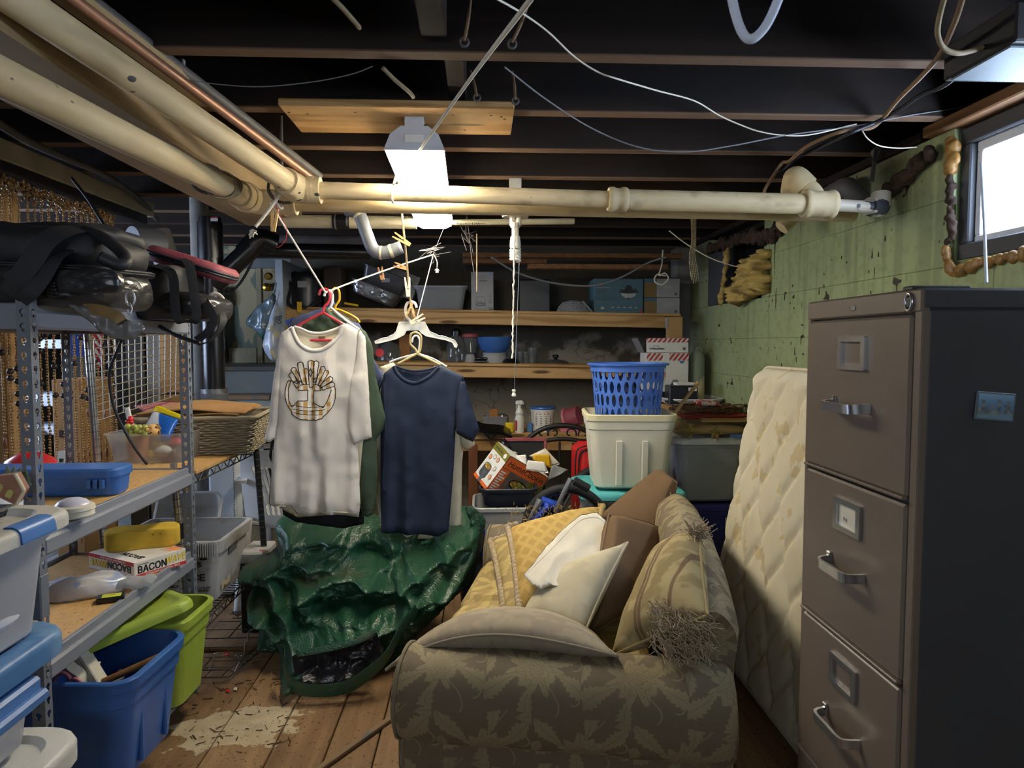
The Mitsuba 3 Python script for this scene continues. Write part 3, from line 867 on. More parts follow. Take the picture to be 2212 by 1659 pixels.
wire('cable', 'brown sheathed cable snaking from the top right joist down to the cream pipe', [(2085, -20, 1.38), (2062, 50, 1.42), (2030, 118, 1.55), (1990, 165, 1.70), (1940, 215, 1.95), (1905, 258, 2.08), (1880, 277, 2.1), (1845, 279, 2.1), (1800, 290, 2.12), (1740, 318, 2.3), (1705, 348, 2.45), (1690, 352, 2.5), (1672, 378, 2.5), (1655, 405, 2.5), (1650, 417, 2.5)], .006, 'cord_brown')
wire('cable', 'black cable running alongside the brown sheathed cable below the joists', [(2092, 130, 1.62), (2065, 165, 1.72), (2030, 190, 1.80), (1990, 205, 1.9), (1940, 238, 2.02), (1890, 265, 2.09), (1830, 290, 2.1), (1770, 318, 2.3), (1720, 342, 2.45), (1695, 365, 2.5), (1678, 372, 2.52)], .006, 'cord_black')
wire('cable', 'beige cable looping into the grey junction box at top right', [(2045, -20, 1.38), (2030, 35, 1.40), (2026, 75, 1.42), (2040, 105, 1.44), (2070, 115, 1.45), (2105, 108, 1.46), (2130, 100, 1.48)], .0055, 'cord_tan')
wire('wire', 'short white wire curl dropping from the cable bundle at the third joist', [(1862, 282, 2.12), (1875, 300, 2.12), (1900, 315, 2.13), (1940, 320, 2.15), (1980, 318, 2.2)], .002, 'rope_white')
wire('wire', 'thin wire dipping between the joists above the copper pipe', [(380, 168, 1.75), (470, 182, 1.75), (570, 187, 1.75), (680, 176, 1.75), (760, 160, 1.72), (805, 143, 1.70)], .0013, 'cord_grey')
for a, lab in (([(718, -4, 1.45), (740, 18, 1.47), (770, 52, 1.5), (776, 60, 1.52)], 'old cloth-covered wire stub poking through the nearest joist bay'), ([(826, 146, 1.77), (850, 170, 1.80), (885, 200, 1.86), (893, 210, 1.9)], 'old cloth-covered wire stub poking through the second joist bay')):
    wire('wire_stub', lab, a, .0055, 'cord_tan')
for k, (x0, y0, x1, y1, Y, lab) in enumerate(((1016, -5, 1003, 88, 1.55, 'in the first joist bay left of the clothesline'), (1138, 15, 1106, 92, 1.55, 'in the first joist bay right of the clothesline'), (1015, 152, 1030, 208, 1.95, 'in the second joist bay behind the clothesline'), (1106, 154, 1113, 215, 1.95, 'in the second joist bay right of the clothesline'))):
    t = thing('old_wire_drop', 'dark wire drop with an eye ' + lab, 'wire')
    add('wire', tube(spline([at(x0, y0, Y), at((x0 + x1) / 2 + 2, (y0 + y1) / 2, Y), at(x1, y1, Y)], 6), .004, 7), 'cord_brown', t, True)
    an = np.linspace(0, 2 * np.pi, 14, endpoint=False)
    add('eye', tube(at(x1, y1 + 3, Y) + np.stack([.009 * np.cos(an), 0 * an, .009 * np.sin(an)], 1), .003, 6, True), 'dark_iron', t, True)
jb = thing('junction_box', 'black junction box with a pale grey cover at the top right joists', 'junction box')
o = at(2160, 132, 1.50)
add('body', box2((o[0] - .06, 1.38, o[2] - .008), (o[0] + .14, 1.60, o[2] + .07), .004), 'black_iron', jb)
mat('cover_grey', '5f6a70', .5, .3)
add('cover', box2((o[0] - .055, 1.40, o[2] - .013), (o[0] + .14, 1.58, o[2] - .008), .002), 'cover_grey', jb)
wire('cable', 'dark cable sagging in front of the upper back shelf', [(1060, 555, 4.1), (1120, 590, 4.15), (1200, 612, 4.2), (1280, 617, 4.2), (1340, 600, 4.2), (1400, 568, 4.2), (1440, 555, 4.15)], .006, 'cord_grey')
wire('wire', 'pale wire running from the far joists to the foam chunk at the green wall', [(1445, 498, 3.7), (1480, 525, 3.7), (1530, 555, 3.7), (1580, 573, 3.7), (1628, 583, 3.72)], .0035, 'rope_white')
wire('cord', 'white cord coil hanging by the right end of the upper back shelf', [(1432, 540, 4.25), (1430, 570, 4.25), (1424, 595, 4.25), (1436, 590, 4.25), (1444, 602, 4.25), (1430, 615, 4.25), (1414, 607, 4.25), (1420, 593, 4.25), (1438, 596, 4.25)], .005, 'rope_white')
wire('power_cord', 'black power cord crossing before the doorway from the drain stack', [(548, 552, 3.9), (540, 575, 3.9), (520, 610, 3.85), (500, 630, 3.8), (485, 635, 3.7)], .007, 'cord_black')
wire('twine', 'thin orange twine dangling from the pipe corner', [(590, 420, 2.34), (600, 455, 2.34), (618, 490, 2.34), (619, 510, 2.34), (612, 525, 2.34), (603, 533, 2.34), (597, 534, 2.34)], .0012, 'red', 'twine')
t = thing('frayed_cord', 'frayed white cord end with a tuft hanging from the pipe corner', 'cord')
add('cord', tube(spline([at(605, 420, 2.33), at(580, 455, 2.33), at(552, 490, 2.33)], 6), .0055, 8), 'rope_white', t, True)
g = np.random.default_rng(4)
o = at(546, 498, 2.33)
add('tuft', cat(*[tube([o, o + g.normal(0, 1, 3) * (.010, .010, .006) + (-.004, 0, -.012)], [.006, .002], 5) for _ in range(22)]), 'rope_white', t, True)
wire('rope_end', 'short white rope end hooked over the pipe corner', [(590, 412, 2.36), (597, 436, 2.36), (606, 450, 2.36), (612, 448, 2.36)], .004, 'rope_white', 'rope')
net = thing('net_strip', 'frayed pale mesh netting strip hanging below the right part of the pipes', 'net')
m = []
for k in range(5):
    m.append(tube(spline([at(1493 + k * 2.6, 462, 2.9), at(1494 + k * 2.2, 520, 2.9), at(1489 + k * 3, 552, 2.9), at(1491 + k * 4, 585, 2.9), at(1495 + k * 3.5, 606 + (k * 7) % 9, 2.9)], 5), .0016, 4))
for y in range(466, 600, 5):
    x = 1493 + (y > 545) * -2
    m.append(rod(at(x, y, 2.9), at(x + 11 + (y > 570) * 5, y + 1, 2.9), .0013, 4))
add('mesh', cat(*m), 'cord_tan', net)
for k, (x0, x1, y, Y, lab) in enumerate(((1000, 1470, 553, 4.45, 'long pine board stored overhead above the back shelf, the upper one'), (1140, 1440, 577, 4.35, 'shorter pine board stored overhead above the back shelf, the lower one'), (1000, 1180, 565, 4.55, 'short pine offcut stored overhead above the back shelf, left of the others'))):
    a, b = at(x0, y, Y), at(x1, y, Y)
    add('overhead_board', box((a + b) / 2, (b[0] - a[0], .09, .03), .003), 'lintel_wood', label=lab, cat='board')

# ------------------------------------------------------------------ grey boltless rack on the left
mat('rack_grey', lambda p, n, uv: mix(C('5f646c'), C('6e737c'), fbm(p.x * 20, p.y * 20, p.z * 8, 3)), .4, .4)
mat('beam_grey', '777b84', .38, .45)
mat('particle_board', lambda p, n, uv: mix(mix(C('b08a55'), C('c09a63'), fbm(p.x * 90, p.y * 90, 1, 2)), C('4a3a26'), smoothstep(.88, .92, noise(p.x * 230, p.y * 230, 4)) * .8), .6, .3)
RX, RXB, RY0, RY1 = -1.008, -1.425, 1.60, 2.43
rk = thing('metal_rack', 'grey steel boltless rack with particle board shelves along the left side', 'rack')


def flange(w, h, pitch=.032, z0=0.01):
    g = sg.box(0, 0, w, h)
    holes = []
    z = z0
    while z < h - .02:
        c = w * .5
        holes.append(sg.Point(c, z + .012).buffer(.0068, 4).union(sg.box(c - .0032, z, c + .0032, z + .012)))
        z += pitch
    return g.difference(shapely.union_all(holes))


FL = prism(flange(.028, 1.335), .0018)
for (x, y, sx, sy) in ((RX, RY0, -1, 1), (RX, RY1, -1, 1), (RXB, RY0, 1, 1), (RXB, RY1, 1, 1)):
    a = xform(FL, frame((x, y, 0), (sx, 0, 0), (0, 0, 1)))
    b = xform(FL, frame((x, y, 0), (0, sy, 0), (0, 0, 1)))
    p = add('post', cat(a, b), 'rack_grey', rk)
    if x == RX:
        for z in (1.30, 1.275, .775, .75, .49, .465, .075):
            add('rivet', xform(lathe([(0, 0), (.006, 0), (.005, .003), (0, .003)], 10), frame((x + .001, y + .014, z), (0, 1, 0), (0, 0, 1))), 'galvanised', p)
add('splice', cat(box2((RX - .030, RY0 - .003, .60), (RX + .002, RY0, .70), .001), box2((RX, RY0, .60), (RX + .003, RY0 + .030, .70), .001)), 'rack_grey', rk)
for zt, deck in ((1.318, 1), (.795, 1), (.50, 1), (.085, 1)):
    for x, s in ((RX, 1), (RXB, -1)):
        add('beam', cat(box2((x - .012, RY0 + .02, zt - .055), (x + .004, RY1 + .01, zt - .012), .006), box2((x - .018, RY0 + .02, zt - .02), (x - .006, RY1 + .01, zt + .008), .002)), 'beam_grey', rk)
    for y in (RY0, RY1):
        add('end_beam', box2((RXB, y + .006, zt - .055), (RX - .004, y + .020, zt + .004), .003), 'beam_grey', rk)
    add('shelf_board', box2((RXB + .008, RY0 + .012, zt - .014), (RX - .015, RY1 + .03, zt), .001), 'particle_board', rk)

# ------------------------------------------------------------------ stacked totes at the near left
mat('tote_clear', lambda p, n, uv: mix(C('a2a4ab'), C('8b8e97'), fbm(p.x * 6, p.y * 6, p.z * 5, 3)), .3, .5)
mat('lid_dusty', lambda p, n, uv: mix(C('b4b0a6'), C('8c7a5c'), smoothstep(.4, .75, fbm(p.x * 14, p.y * 14, 3, 4)) * smoothstep(.2, .6, n.z)), .5, .4)
mat('latch_blue', '4a74ac', .35, .5)
mat('lid_blue', lambda p, n, uv: mix(C('44709f'), C('6f8fae'), smoothstep(.45, .75, fbm(p.x * 12, p.y * 12, p.z * 6, 3))), .4, .45)
mat('white_plastic', 'c4c4c0', .4, .45)
clear('clear_plastic', 'dfe2e6', .45, 1.2, .35)
TXR, TYF = -.868, 1.545
tw, td = .56, .42
tc = (TXR - tw / 2, TYF - td / 2)


def moved(m, x, y, z, deg=0):
    return xform(m, rotz(deg, (x, y, z)))


for k, (z0, z1, lz, lm, lab, ll) in enumerate(((.625, .858, .882, 'lid_dusty', 'cloudy tote with dusty white lid and blue latch, topmost of the near left stack', 'dusty white lid'),
                                             (.385, .585, .625, 'lid_blue', 'cloudy clear tote with a blue lid in the middle of the near left stack', 'blue lid'),
                                             (0.0, .345, .385, 'white_plastic', 'clear tote with a white lid at the bottom of the near left stack', 'white lid'))):
    t = thing('storage_tote', lab, 'storage tote')
    sh = .06 if k == 1 else 0.0
    add('body', moved(tote(tw - .13 - sh, td - .12, tw - .085 - sh, td - .08, z1 - z0, .003, .05), *tc, z0), 'tote_clear', t, 40)
    add('lid', moved(lid(tw - sh, td, lz - z1 + .012, .085, .09, .014), tc[0] + sh * .1, tc[1], z1 - .012), lm, t, 40, label=ll)
    x = TXR - sh * .4
    if k == 0:
        add('latch', ribbon(spline([(x - .030, TYF - .165, lz + .0012), (x - .012, TYF - .165, lz + .0008), (x - .001, TYF - .165, lz - .008), (x + .003, TYF - .165, lz - .030)], 5), (0, 1, 0), .105, .004), 'latch_blue', t, True, label='blue latch')
    if k == 1:
        add('handle', cat(box2((x - .015, TYF - .30, z1 - .07), (x + .02, TYF - .14, z1 - .045), .006), box2((x - .03, TYF - .30, z1 - .05), (x + .005, TYF - .14, z1 - .02), .006)), 'latch_blue', t, label='blue handle')
    if k == 0:
        c0 = np.array([tc[0] + .06, tc[1] + .02, z0 + .012])
        mat('sheet', 'b9bcc6', .8, .2)
        bl = lathe([(0, 0), (.14, .0), (.165, .05), (.12, .11), (.04, .16), (0, .165)], 40)
        bl.vertices *= (1.0, .85, 1)
        bl.vertices += bl.vertex_normals * (n3(bl.vertices, 14, 3) * .018)[:, None]
        add('folded_sheet', xform(bl, tr(c0)), 'sheet', smooth=True, label='pale bundle of bedding inside the topmost near left tote', cat='bedding')

# ------------------------------------------------------------------ blue and lime tubs on the bottom shelf
mat('tub_blue', lambda p, n, uv: mix(C('2d5596'), C('3d69a8'), fbm(p.x * 9, p.y * 9, p.z * 5, 3)), .35, .5)
mat('tub_lime', lambda p, n, uv: mix(C('8a9f38'), C('9aae48'), fbm(p.x * 8, p.y * 8, p.z * 4, 3)), .38, .45)


def ribbed(w0, d0, w1, d1, h, r=.05, lip=.014, ridge=.05):
    """A moulded tub with a stepped band under the rim."""
    def L(z, g):
        k = z / h
        return rrect(w0 + (w1 - w0) * k + g, d0 + (d1 - d0) * k + g, r + g / 2, z, 7)
    return loft([L(0, -.03), L(.012, 0), L(h - ridge - .03, 0), L(h - ridge - .025, .012), L(h - .035, .012), L(h - .03, 2 * lip), L(h - .004, 2 * lip), L(h, 2 * lip - .008), L(h, -.006), L(.014, -.012), L(.010, -.04)])


t = thing('storage_tub', 'open bright blue tub full of odds and ends on the bottom rack shelf', 'tub')
cx, cy = (-.873 - 1.30) / 2, (1.735 + 2.08) / 2
add('body', moved(ribbed(.34, .27, .40, .315, .29), cx, cy, .09, -3), 'tub_blue', t, 40)
for y_ in (-.07, .055):
    add('side_rib', moved(box2((.168, y_, .03), (.182, y_ + .015, .22), .004), cx + .006, cy, .09, -3), 'tub_blue', t)
t2 = thing('storage_tub', 'open lime green tub on the bottom rack shelf behind the blue tub', 'tub')
cx2, cy2 = (-.905 - 1.32) / 2, 2.235
add('body', moved(ribbed(.35, .20, .40, .25, .29), cx2, cy2, .09, -2), 'tub_lime', t2, 40)
add('tub_contents', moved(rbox(.30, .15, .10, .03, .01), cx2, cy2, .20), 'sheet', smooth=40, label='pale crumpled cloth inside the lime green tub', cat='cloth')
u0 = at(352, 1330, 2.13) - at(168, 1410, 1.98)
ld = xform(lid(.40, .27, .035, .05, .06, .010), frame((0, 0, 0), (1, 0, 0), (0, 1, 0)))
o = (at(352, 1335, 2.12) + at(168, 1415, 1.95)) / 2
add('tub_cover', xform(ld, frame(o + np.array([-.03, .02, .005]), u0, (.35, 1, .10))), 'tub_lime', smooth=40, label='loose lime green lid lying tilted above the two tubs', cat='lid')

mat('stick_brown', lambda p, n, uv: mix(C('6d4a2b'), C('83603c'), fbm(p.x * 60, p.y * 60, p.z * 60, 2)), .5, .3)
mat('plastic_cream', 'c9c3b0', .4, .4)
mat('plastic_pink', 'bb6f78', .4, .4)
add('stick', tube([at(190, 1488, 1.86), at(345, 1418, 1.93)], .0095, 12), 'stick_brown', smooth=40, label='brown wooden stick poking out of the blue tub', cat='stick')
t = thing('plastic_rack', 'cream plastic rail standing at the left of the blue tub', 'plastic part')
add('rail', ribbon(spline([at(137, 1418, 1.83), at(150, 1440, 1.83), at(175, 1460, 1.84), at(182, 1490, 1.85)], 6), (0, 1, .3), .03, .010), 'plastic_cream', t)
t = thing('white_tray', 'white ridged plastic tray leaning inside the blue tub', 'tray')
add('panel', cat(*[xform(box((0, 0, 0), (.012, .05, .12), .003), frame(at(178 + k * 9, 1445 + k * 1, 1.88), (1, .1, .55), (0, 1, 0))) for k in range(4)], xform(box((0, 0, 0), (.05, .05, .006), .001), frame(at(190, 1448, 1.885), (1, .1, .55), (0, 1, 0)))), 'plastic_cream', t)
t = thing('scissors', 'pink handled scissors at the left end of the blue tub', 'scissors')
an = np.linspace(0, 2 * np.pi, 24, endpoint=False)
for dx in (0, 26):
    o = at(135 + dx, 1470 + dx * .5, 1.80)
    add('handle', tube(o + np.stack([.022 * np.cos(an), 0 * an, .030 * np.sin(an) - .01], 1), .005, 8, True), 'plastic_pink', t, True)
add('blade', ribbon([at(150, 1490, 1.80), at(165, 1530, 1.83)], (1, 0, 0), .012, .002), 'steel', t)
t = thing('dish_rack', 'small white plastic basket end showing in the blue tub by the stick', 'basket')
m = [tube(spline([at(218, 1484, 1.93), at(240, 1476, 1.95), at(262, 1464, 1.97), at(264, 1452, 1.99), at(258, 1450, 2.0)], 5), .007, 8)]
add('frame', cat(*m), 'white_plastic', t, True)

# ------------------------------------------------------------------ lower shelf
D2 = .5005
N_, R_, L_ = atz(290, 1252, D2), atz(402, 1217, D2), atz(201, 1224, D2)
ur = (R_ - N_); lr = np.linalg.norm(ur); ur /= lr
ul = np.cross((0, 0, 1), ur); ll_ = np.linalg.norm(L_ - N_)
bt = thing('carton', 'white and red bacon tray box under the sponge on the lower rack shelf', 'box')
mat('carton_white', 'cfcac0', .5, .35)
mat('carton_red', 'b5382f', .5, .35)
mat('ink_black', '1c1c1e', .5, .3)
mat('ink_orange', 'd67c20', .5, .3)
mat('ink_yellow', 'd8bc2a', .5, .3)
mat('carton_orange', lambda p, n, uv: mix(C('d98a5a'), C('d0b59c'), smoothstep(.4, .6, fbm(p.x * 40, p.y * 40, 1, 2))), .5, .3)
hB = .052
Mx = frame(N_, ur, ul)
add('body', xform(box2((0, 0, 0), (lr, ll_, hB), .0015), Mx), 'carton_white', bt)
Z = np.array([0, 0, 1.0])
pt = lambda a, b, c: N_ + ur * a + ul * b + Z * c
add('red_band', plate(pt(0, -.0006, 0), ur, Z, lr, .011, .0006), 'carton_red', bt)
add('red_band', plate(pt(-.0006, ll_, hB - .012), -ul, Z, ll_, .012, .0006), 'carton_red', bt)
add('red_band', plate(pt(lr * .70, ll_ * .02, hB + .0001), ur, ul, lr * .28, .05, .0006), 'carton_orange', bt)
add('lettering', textfit('BACON', .022, pt(.010, -.0008, .0145), ur, Z, lr * .54, .0006, True), 'ink_black', bt)
add('lettering', textfit('WAVE', .021, pt(lr * .585, -.0008, .020), ur, Z, lr * .39, .0006, True, .15), 'ink_yellow', bt)
add('lettering', textfit('MICROWAVE BACON TRAY', .006, pt(lr * .2, -.0014, .0026), ur, Z, lr * .66, .0006, True, .2), 'carton_white', bt)
add('lettering', textfit('THE ORIGINAL', .003, pt(.010, -.0008, .040), ur, Z, lr * .22, .0005), 'ink_black', bt)
# the short side is printed upside down
add('lettering', textfit('BACON', .021, pt(-.0008, .012, .038), ul, -Z, ll_ * .5, .0006, True), 'ink_black', bt)
add('lettering', textfit('WAVE', .021, pt(-.0008, ll_ * .57, .036), ul, -Z, ll_ * .38, .0006, True), 'ink_yellow', bt)
add('lettering', textfit('MICROWAVE BACON TRAY', .006, pt(-.0014, .04, hB - .003), ul, -Z, ll_ * .55, .0006, True), 'carton_white', bt)
add('lettering', textfit('BACON', .022, pt(lr * .36, ll_ * .60, hB + .0006), -ul, ur, ll_ * .45, .0005, True), 'ink_black', bt) if False else None
add('lettering', textfit('BACON', .022, pt(lr * .30, .02, hB + .0006), ul, -ur, ll_ * .42, .0005, True), 'ink_black', bt)
mat('sponge', lambda p, n, uv: mix(mix(C('c9a93f'), C('b8973a'), fbm(p.x * 60, p.y * 60, p.z * 60, 3)), C('54401c'), smoothstep(.86, .9, noise(p.x * 90, p.y * 90, p.z * 90)) * .5), .9, .1, bump=lambda p, n, uv: noise(p.x * 300, p.y * 300, p.z * 300), depth=.001)
a = np.linspace(0, 2 * np.pi, 72, endpoint=False)
rr = 1 + .0 * a
sx, sy = .113, .060
out = np.stack([sx * np.sign(np.cos(a)) * np.abs(np.cos(a)) ** .6, sy * np.sign(np.sin(a)) * np.abs(np.sin(a)) ** .7 * (1 - .28 * np.exp(-(np.cos(a) / .35) ** 2)), 0 * a], 1)
sp = loft([out * k + (0, 0, z) for z, k in ((0, .95), (.006, 1), (.052, 1), (.060, .975), (.063, .93))])
q = (atz(300, 1185, D2 + hB)) + np.array([0, .05, 0])
add('sponge', xform(sp, rotz(22, (q[0], q[1] - .02, D2 + hB + .001))), 'sponge', smooth=45, label='big yellow peanut-shaped sponge lying on the bacon tray box', cat='sponge')
c = thing('ink_cartridge', 'small black cartridge with a yellow-green label on the lower rack shelf', 'cartridge')
q = atz(240, 1298, D2)
mc = rotz(20, q)
add('body', xform(box2((-.035, -.02, 0), (.035, .02, .016), .002), mc), 'black_plastic', c)
mat('label_lime', 'b9c43c', .5, .3)
add('sticker', xform(box2((-.022, -.015, .016), (.026, .014, .0166), 0), mc), 'label_lime', c)
add('lettering', xform(text('LITHIUM', .005, (-.018, 0, .0167), (1, 0, 0), (0, 1, 0), .0003, True), mc), 'carton_red', c)
mb = thing('mesh_bag', 'white netted bag in shiny clear wrap lying on the lower rack shelf', 'bag')
q = atz(200, 1290, D2)
bag = inflate(sg.Point(0, 0).buffer(1).intersection(sg.box(-2, -2, 2, 2)), .5, .12, .7, lambda p, d: n3(p, 3, 3) * .12, back=.3)
bag.vertices *= (.115, .055, .085)
bag.vertices[:, 1] *= 1 - .35 * bag.vertices[:, 0] / .115 * (bag.vertices[:, 0] > 0)
mat('wrap_white', lambda p, n, uv: mix(mix(C('c8c6c4'), C('8ea0c4'), smoothstep(.62, .75, fbm(p.x * 26, p.y * 26, p.z * 26, 2))), C('8f9095'), smoothstep(.3, .0, dr.abs(dr.sin(p.x * 900)) * dr.abs(dr.sin((p.y + p.z) * 900)))), .25, .6)
add('body', xform(bag, rotz(24, (q[0] - .03, q[1] + .02, D2 + .014))), 'wrap_white', mb, True)
add('wrap_end', xform(inflate(sg.Polygon([(0, -.03), (.10, -.045), (.115, 0), (.10, .04), (0, .03)]), .012, .008, .03, lambda p, d: n3(p, 60, 4) * .006), rotz(22, (q[0] + .035, q[1] + .05, D2 + .02))), 'clear_plastic', mb, True)

# ------------------------------------------------------------------ middle shelf
D1 = .7955
t = thing('plastic_tray', 'long upturned bright blue lid with a thick rim on the middle rack shelf', 'lid')
q0, q1 = at(-120, 1060, 2.0), at(250, 1058, 2.0)
wT = q1[0] - q0[0]
add('body', xform(loft([rrect(wT * .96, .085, .03, 0, 6), rrect(wT * .98, .10, .03, .008, 6), rrect(wT, .11, .03, .055, 6), rrect(wT + .012, .122, .035, .056, 6), rrect(wT + .012, .122, .035, .074, 6), rrect(wT, .11, .03, .08, 6), rrect(wT - .03, .08, .03, .081, 6)]), rotz(1, ((q0[0] + q1[0]) / 2, 2.05, D1 + .001))), 'tub_blue', t, 40)
add('clip', cat(*[box2((q1[0] - .075 + k * .018, 1.985, D1 + .025), (q1[0] - .063 + k * .018, 1.998, D1 + .052), .002) for k in range(3)]), 'tub_blue', t)
t = thing('plastic_bowl', 'red plastic bowl upside down behind the blue lid on the middle rack shelf', 'bowl')
mat('red_plastic', 'c32a2c', .3, .5)
rb = lathe([(0, .10), (.05, .098), (.10, .075), (.135, .035), (.15, .006), (.16, 0), (.158, -.006), (.14, 0), (.09, .06), (0, .088)], 48)
rb.vertices *= (.66, .6, .85)
q = at(95, 1003, 2.30)
mr = tr((q[0] - .01, 2.25, D1 + .006))
add('bowl', xform(rb, mr), 'red_plastic', t, 40)
add('price_label', plate(at(124, 1004, 2.16), (1, .1, .12), (0, .35, 1), .022, .042), 'paper_white', t)
add('barcode', cat(*[plate(at(128 + k * 1.3, 999, 2.157), (1, .1, .12), (0, .35, 1), .0012, .012) for k in range(7)]), 'ink_black', t)
t = thing('ornament_house', 'small brick cottage ornament with arched windows on the middle rack shelf', 'ornament')
mat('ornament_brick', lambda p, n, uv: mix(C('7c4f3f'), C('96705a'), fbm(p.x * 90, p.y * 90, p.z * 90, 3)), .6, .3)
mat('ornament_trim', 'b0a58c', .5, .3)
q = at(40, 1050, 1.52)
hm = frame(at(36, 1052, 1.57) + np.array([0, 0, .0]), (.85, .1, -.5), (.5, .0, .85))
hm = hm @ np.diag([.8, .8, .8, 1])
add('wall', xform(prism([(-.05, -.03), (.03, -.03), (.03, .015), (-.01, .045), (-.05, .015)], .035), hm), 'ornament_brick', t)
add('roof_edge', cat(*[xform(box((0, 0, 0), (.007, l, .012), .002), hm @ frame(((a, b, .034)), d, np.cross((0, 0, 1), d))) for a, b, l, d in ((.033, -.008, .05, (1, 0, 0)), (.013, .032, .055, (.6, .8, 0)))]), 'ornament_trim', t)
mat('ornament_pane', 'a8a05c', .5, .3)  # yellow-green colour of the ornament windows
for a, b in ((-.025, -.018), (.005, -.020)):
    add('window', xform(prism(sg.box(-.008, 0, .008, .016).union(sg.Point(0, .016).buffer(.008)), .004), hm @ tr((a, b, .033))), 'ornament_pane', t)
mat('ornament_green', '5a6650', .7, .3)
add('trees', cat(*[xform(lathe([(0, 0), (.014, 0), (.009, .012), (.011, .012), (0, .04)], 8), tr(at(18 + k * 13, 1042 + k * 2, 1.60))) for k in range(4)]), 'ornament_green', t)
add('speaker', box2((at(0, 1060, 1.5)[0] - .06, 1.47, D1 + .001 + .05), (at(17, 1060, 1.5)[0], 1.53, D1 + .09), .006), 'cord_black', label='small black mesh box at the left edge before the cottage ornament', cat='box')
hl = inflate(sg.Point(0, 0).buffer(.055), .03, .01, .05, lambda p, d: n3(p, 40, 1) * .004, back=.3)
q = atz(105, 1078, D1)
add('foam_lump', xform(hl, tr((q[0], 1.80, D1 + .018))), 'sheet', smooth=True, label='white rounded lump behind the near rack post on the middle shelf', cat='packing foam')
t = thing('push_light', 'round cream push light with a milky dome on the edge of the middle rack shelf', 'lamp')
q = atz(165, 1093, D1)
add('base', xform(lathe([(0, 0), (.046, 0), (.048, .003), (.046, .015), (.049, .017), (.047, .026), (.040, .03), (0, .03)], 36), tr((-1.020, 1.76, D1 + .006))), 'plastic_cream', t, 30)
mat('milky', 'b9b8c6', .3, .5)
add('dome', xform(lathe([(0, .018), (.015, .017), (.030, .011), (.038, .003), (.039, 0), (0, 0)], 36), tr((-1.020, 1.76, D1 + .034))), 'milky', t, 40)

# ------------------------------------------------------------------ bags on the top shelf
mat('bag_black', lambda p, n, uv: mix(C('17181b'), C('2a2a2d'), fbm(p.x * 9, p.y * 9, p.z * 9, 4)), .55, .35, sheen=.3)
mat('bag_leather', lambda p, n, uv: mix(C('1a1a1b'), C('302f30'), fbm(p.x * 14, p.y * 14, p.z * 14, 4)), .28, .5, bump=lambda p, n, uv: fbm(p.x * 30, p.y * 30, p.z * 60, 3), depth=.004)
mat('bag_grey', '6b6a6a', .4, .5)
mat('strap_black', '222224', .7, .3)
ZT = 1.3185


def soft(w, d, h, r, seed=0, wr=.012, nz=10, p=4.0, res=64):
    """A soft bag: a rounded block with creases."""
    a = np.linspace(0, 2 * np.pi, res, endpoint=False)
    c, s = np.cos(a), np.sin(a)
    k = (np.abs(c) ** p + np.abs(s) ** p) ** (-1 / p)
    L = []
    for z in np.linspace(0, 1, nz):
        g = (1 - np.abs(2 * z - 1) ** 3.2) ** .42 if 0 < z < 1 else .55
        L.append(np.stack([c * k * w / 2 * (1 - r + r * g), s * k * d / 2 * (1 - r + r * g), np.full(res, z * h)], 1))
    m = loft(L)
    m = mesh(*trimesh.remesh.subdivide_to_size(m.vertices, m.faces, max(w, d) / 22)[:2])
    m.merge_vertices()
    v = m.vertices.copy()
    m.vertices = v + m.vertex_normals * ((n3(v, 11, seed) * .6 + n3(v, 25, seed + 1) * .4) * wr * np.clip(v[:, 2] / h * 4, 0, 1))[:, None]
    return m


b1 = thing('duffel_bag', 'big black bag with leather pocket and draped straps on top of the rack at left', 'bag')
x1 = at(288, 600, 1.80)[0]
add('base', xform(soft(.80, .40, .095, .10, 2, .010), tr((x1 - .40, 1.81, ZT))), 'bag_leather', b1, True)
add('upper_body', xform(soft(.74, .36, .105, .35, 3, .010), tr((x1 - .375, 1.82, ZT + .080))), 'bag_black', b1, True)
add('top_flap', xform(soft(.34, .26, .06, .5, 5, .016), rotz(-14, (x1 - .19, 1.84, ZT + .145))), 'bag_black', b1, True)
for z, s in ((.093, .404), (.088, .402)):
    a = np.linspace(0, 2 * np.pi, 90, endpoint=False)
    k = (np.abs(np.cos(a)) ** 4 + np.abs(np.sin(a)) ** 4) ** (-1 / 4)
    add('zipper', tube(np.stack([x1 - .40 + np.cos(a) * k * s * 1.0, 1.81 + np.sin(a) * k * .201, ZT + z + .004 * np.sin(3 * a)], 1), .0045, 6, True), 'cord_black', b1, True)
add('pocket', xform(soft(.16, .05, .05, .3, 8, .006), tr((at(185, 640, 1.62)[0], 1.625, ZT + .028))), 'bag_leather', b1, True)
for k in range(5):
    add('rib', tube([at(98 + k * 1.5, 610 + k * 7, 1.60), at(118 + k * 1.5, 612 + k * 7, 1.595)], .003, 6), 'bag_leather', b1, True)
add('strap', ribbon(spline([at(178, 494, 1.72), at(140, 498, 1.64), at(100, 520, 1.60), at(70, 562, 1.585), at(40, 605, 1.58), at(20, 640, 1.58)], 8), (1, .2, -.3), .045, .003), 'strap_black', b1, True)
add('strap', ribbon(spline([at(150, 540, 1.63), at(120, 560, 1.60), at(95, 600, 1.585), at(70, 630, 1.58), at(45, 650, 1.58)], 8), (1, .2, .3), .03, .003), 'strap_black', b1, True)
add('handle', tube(spline([at(120, 505, 1.75), at(180, 500, 1.72), at(225, 515, 1.70), at(262, 545, 1.68), at(272, 565, 1.66), at(255, 572, 1.64), at(215, 555, 1.63)], 8), .014, 12), 'bag_black', b1, True)
add('side_ring', tube(at(281, 645, 1.63) + np.stack([.010 * np.cos(an), 0 * an, .016 * np.sin(an)], 1), .003, 7, True), 'galvanised', b1, True)
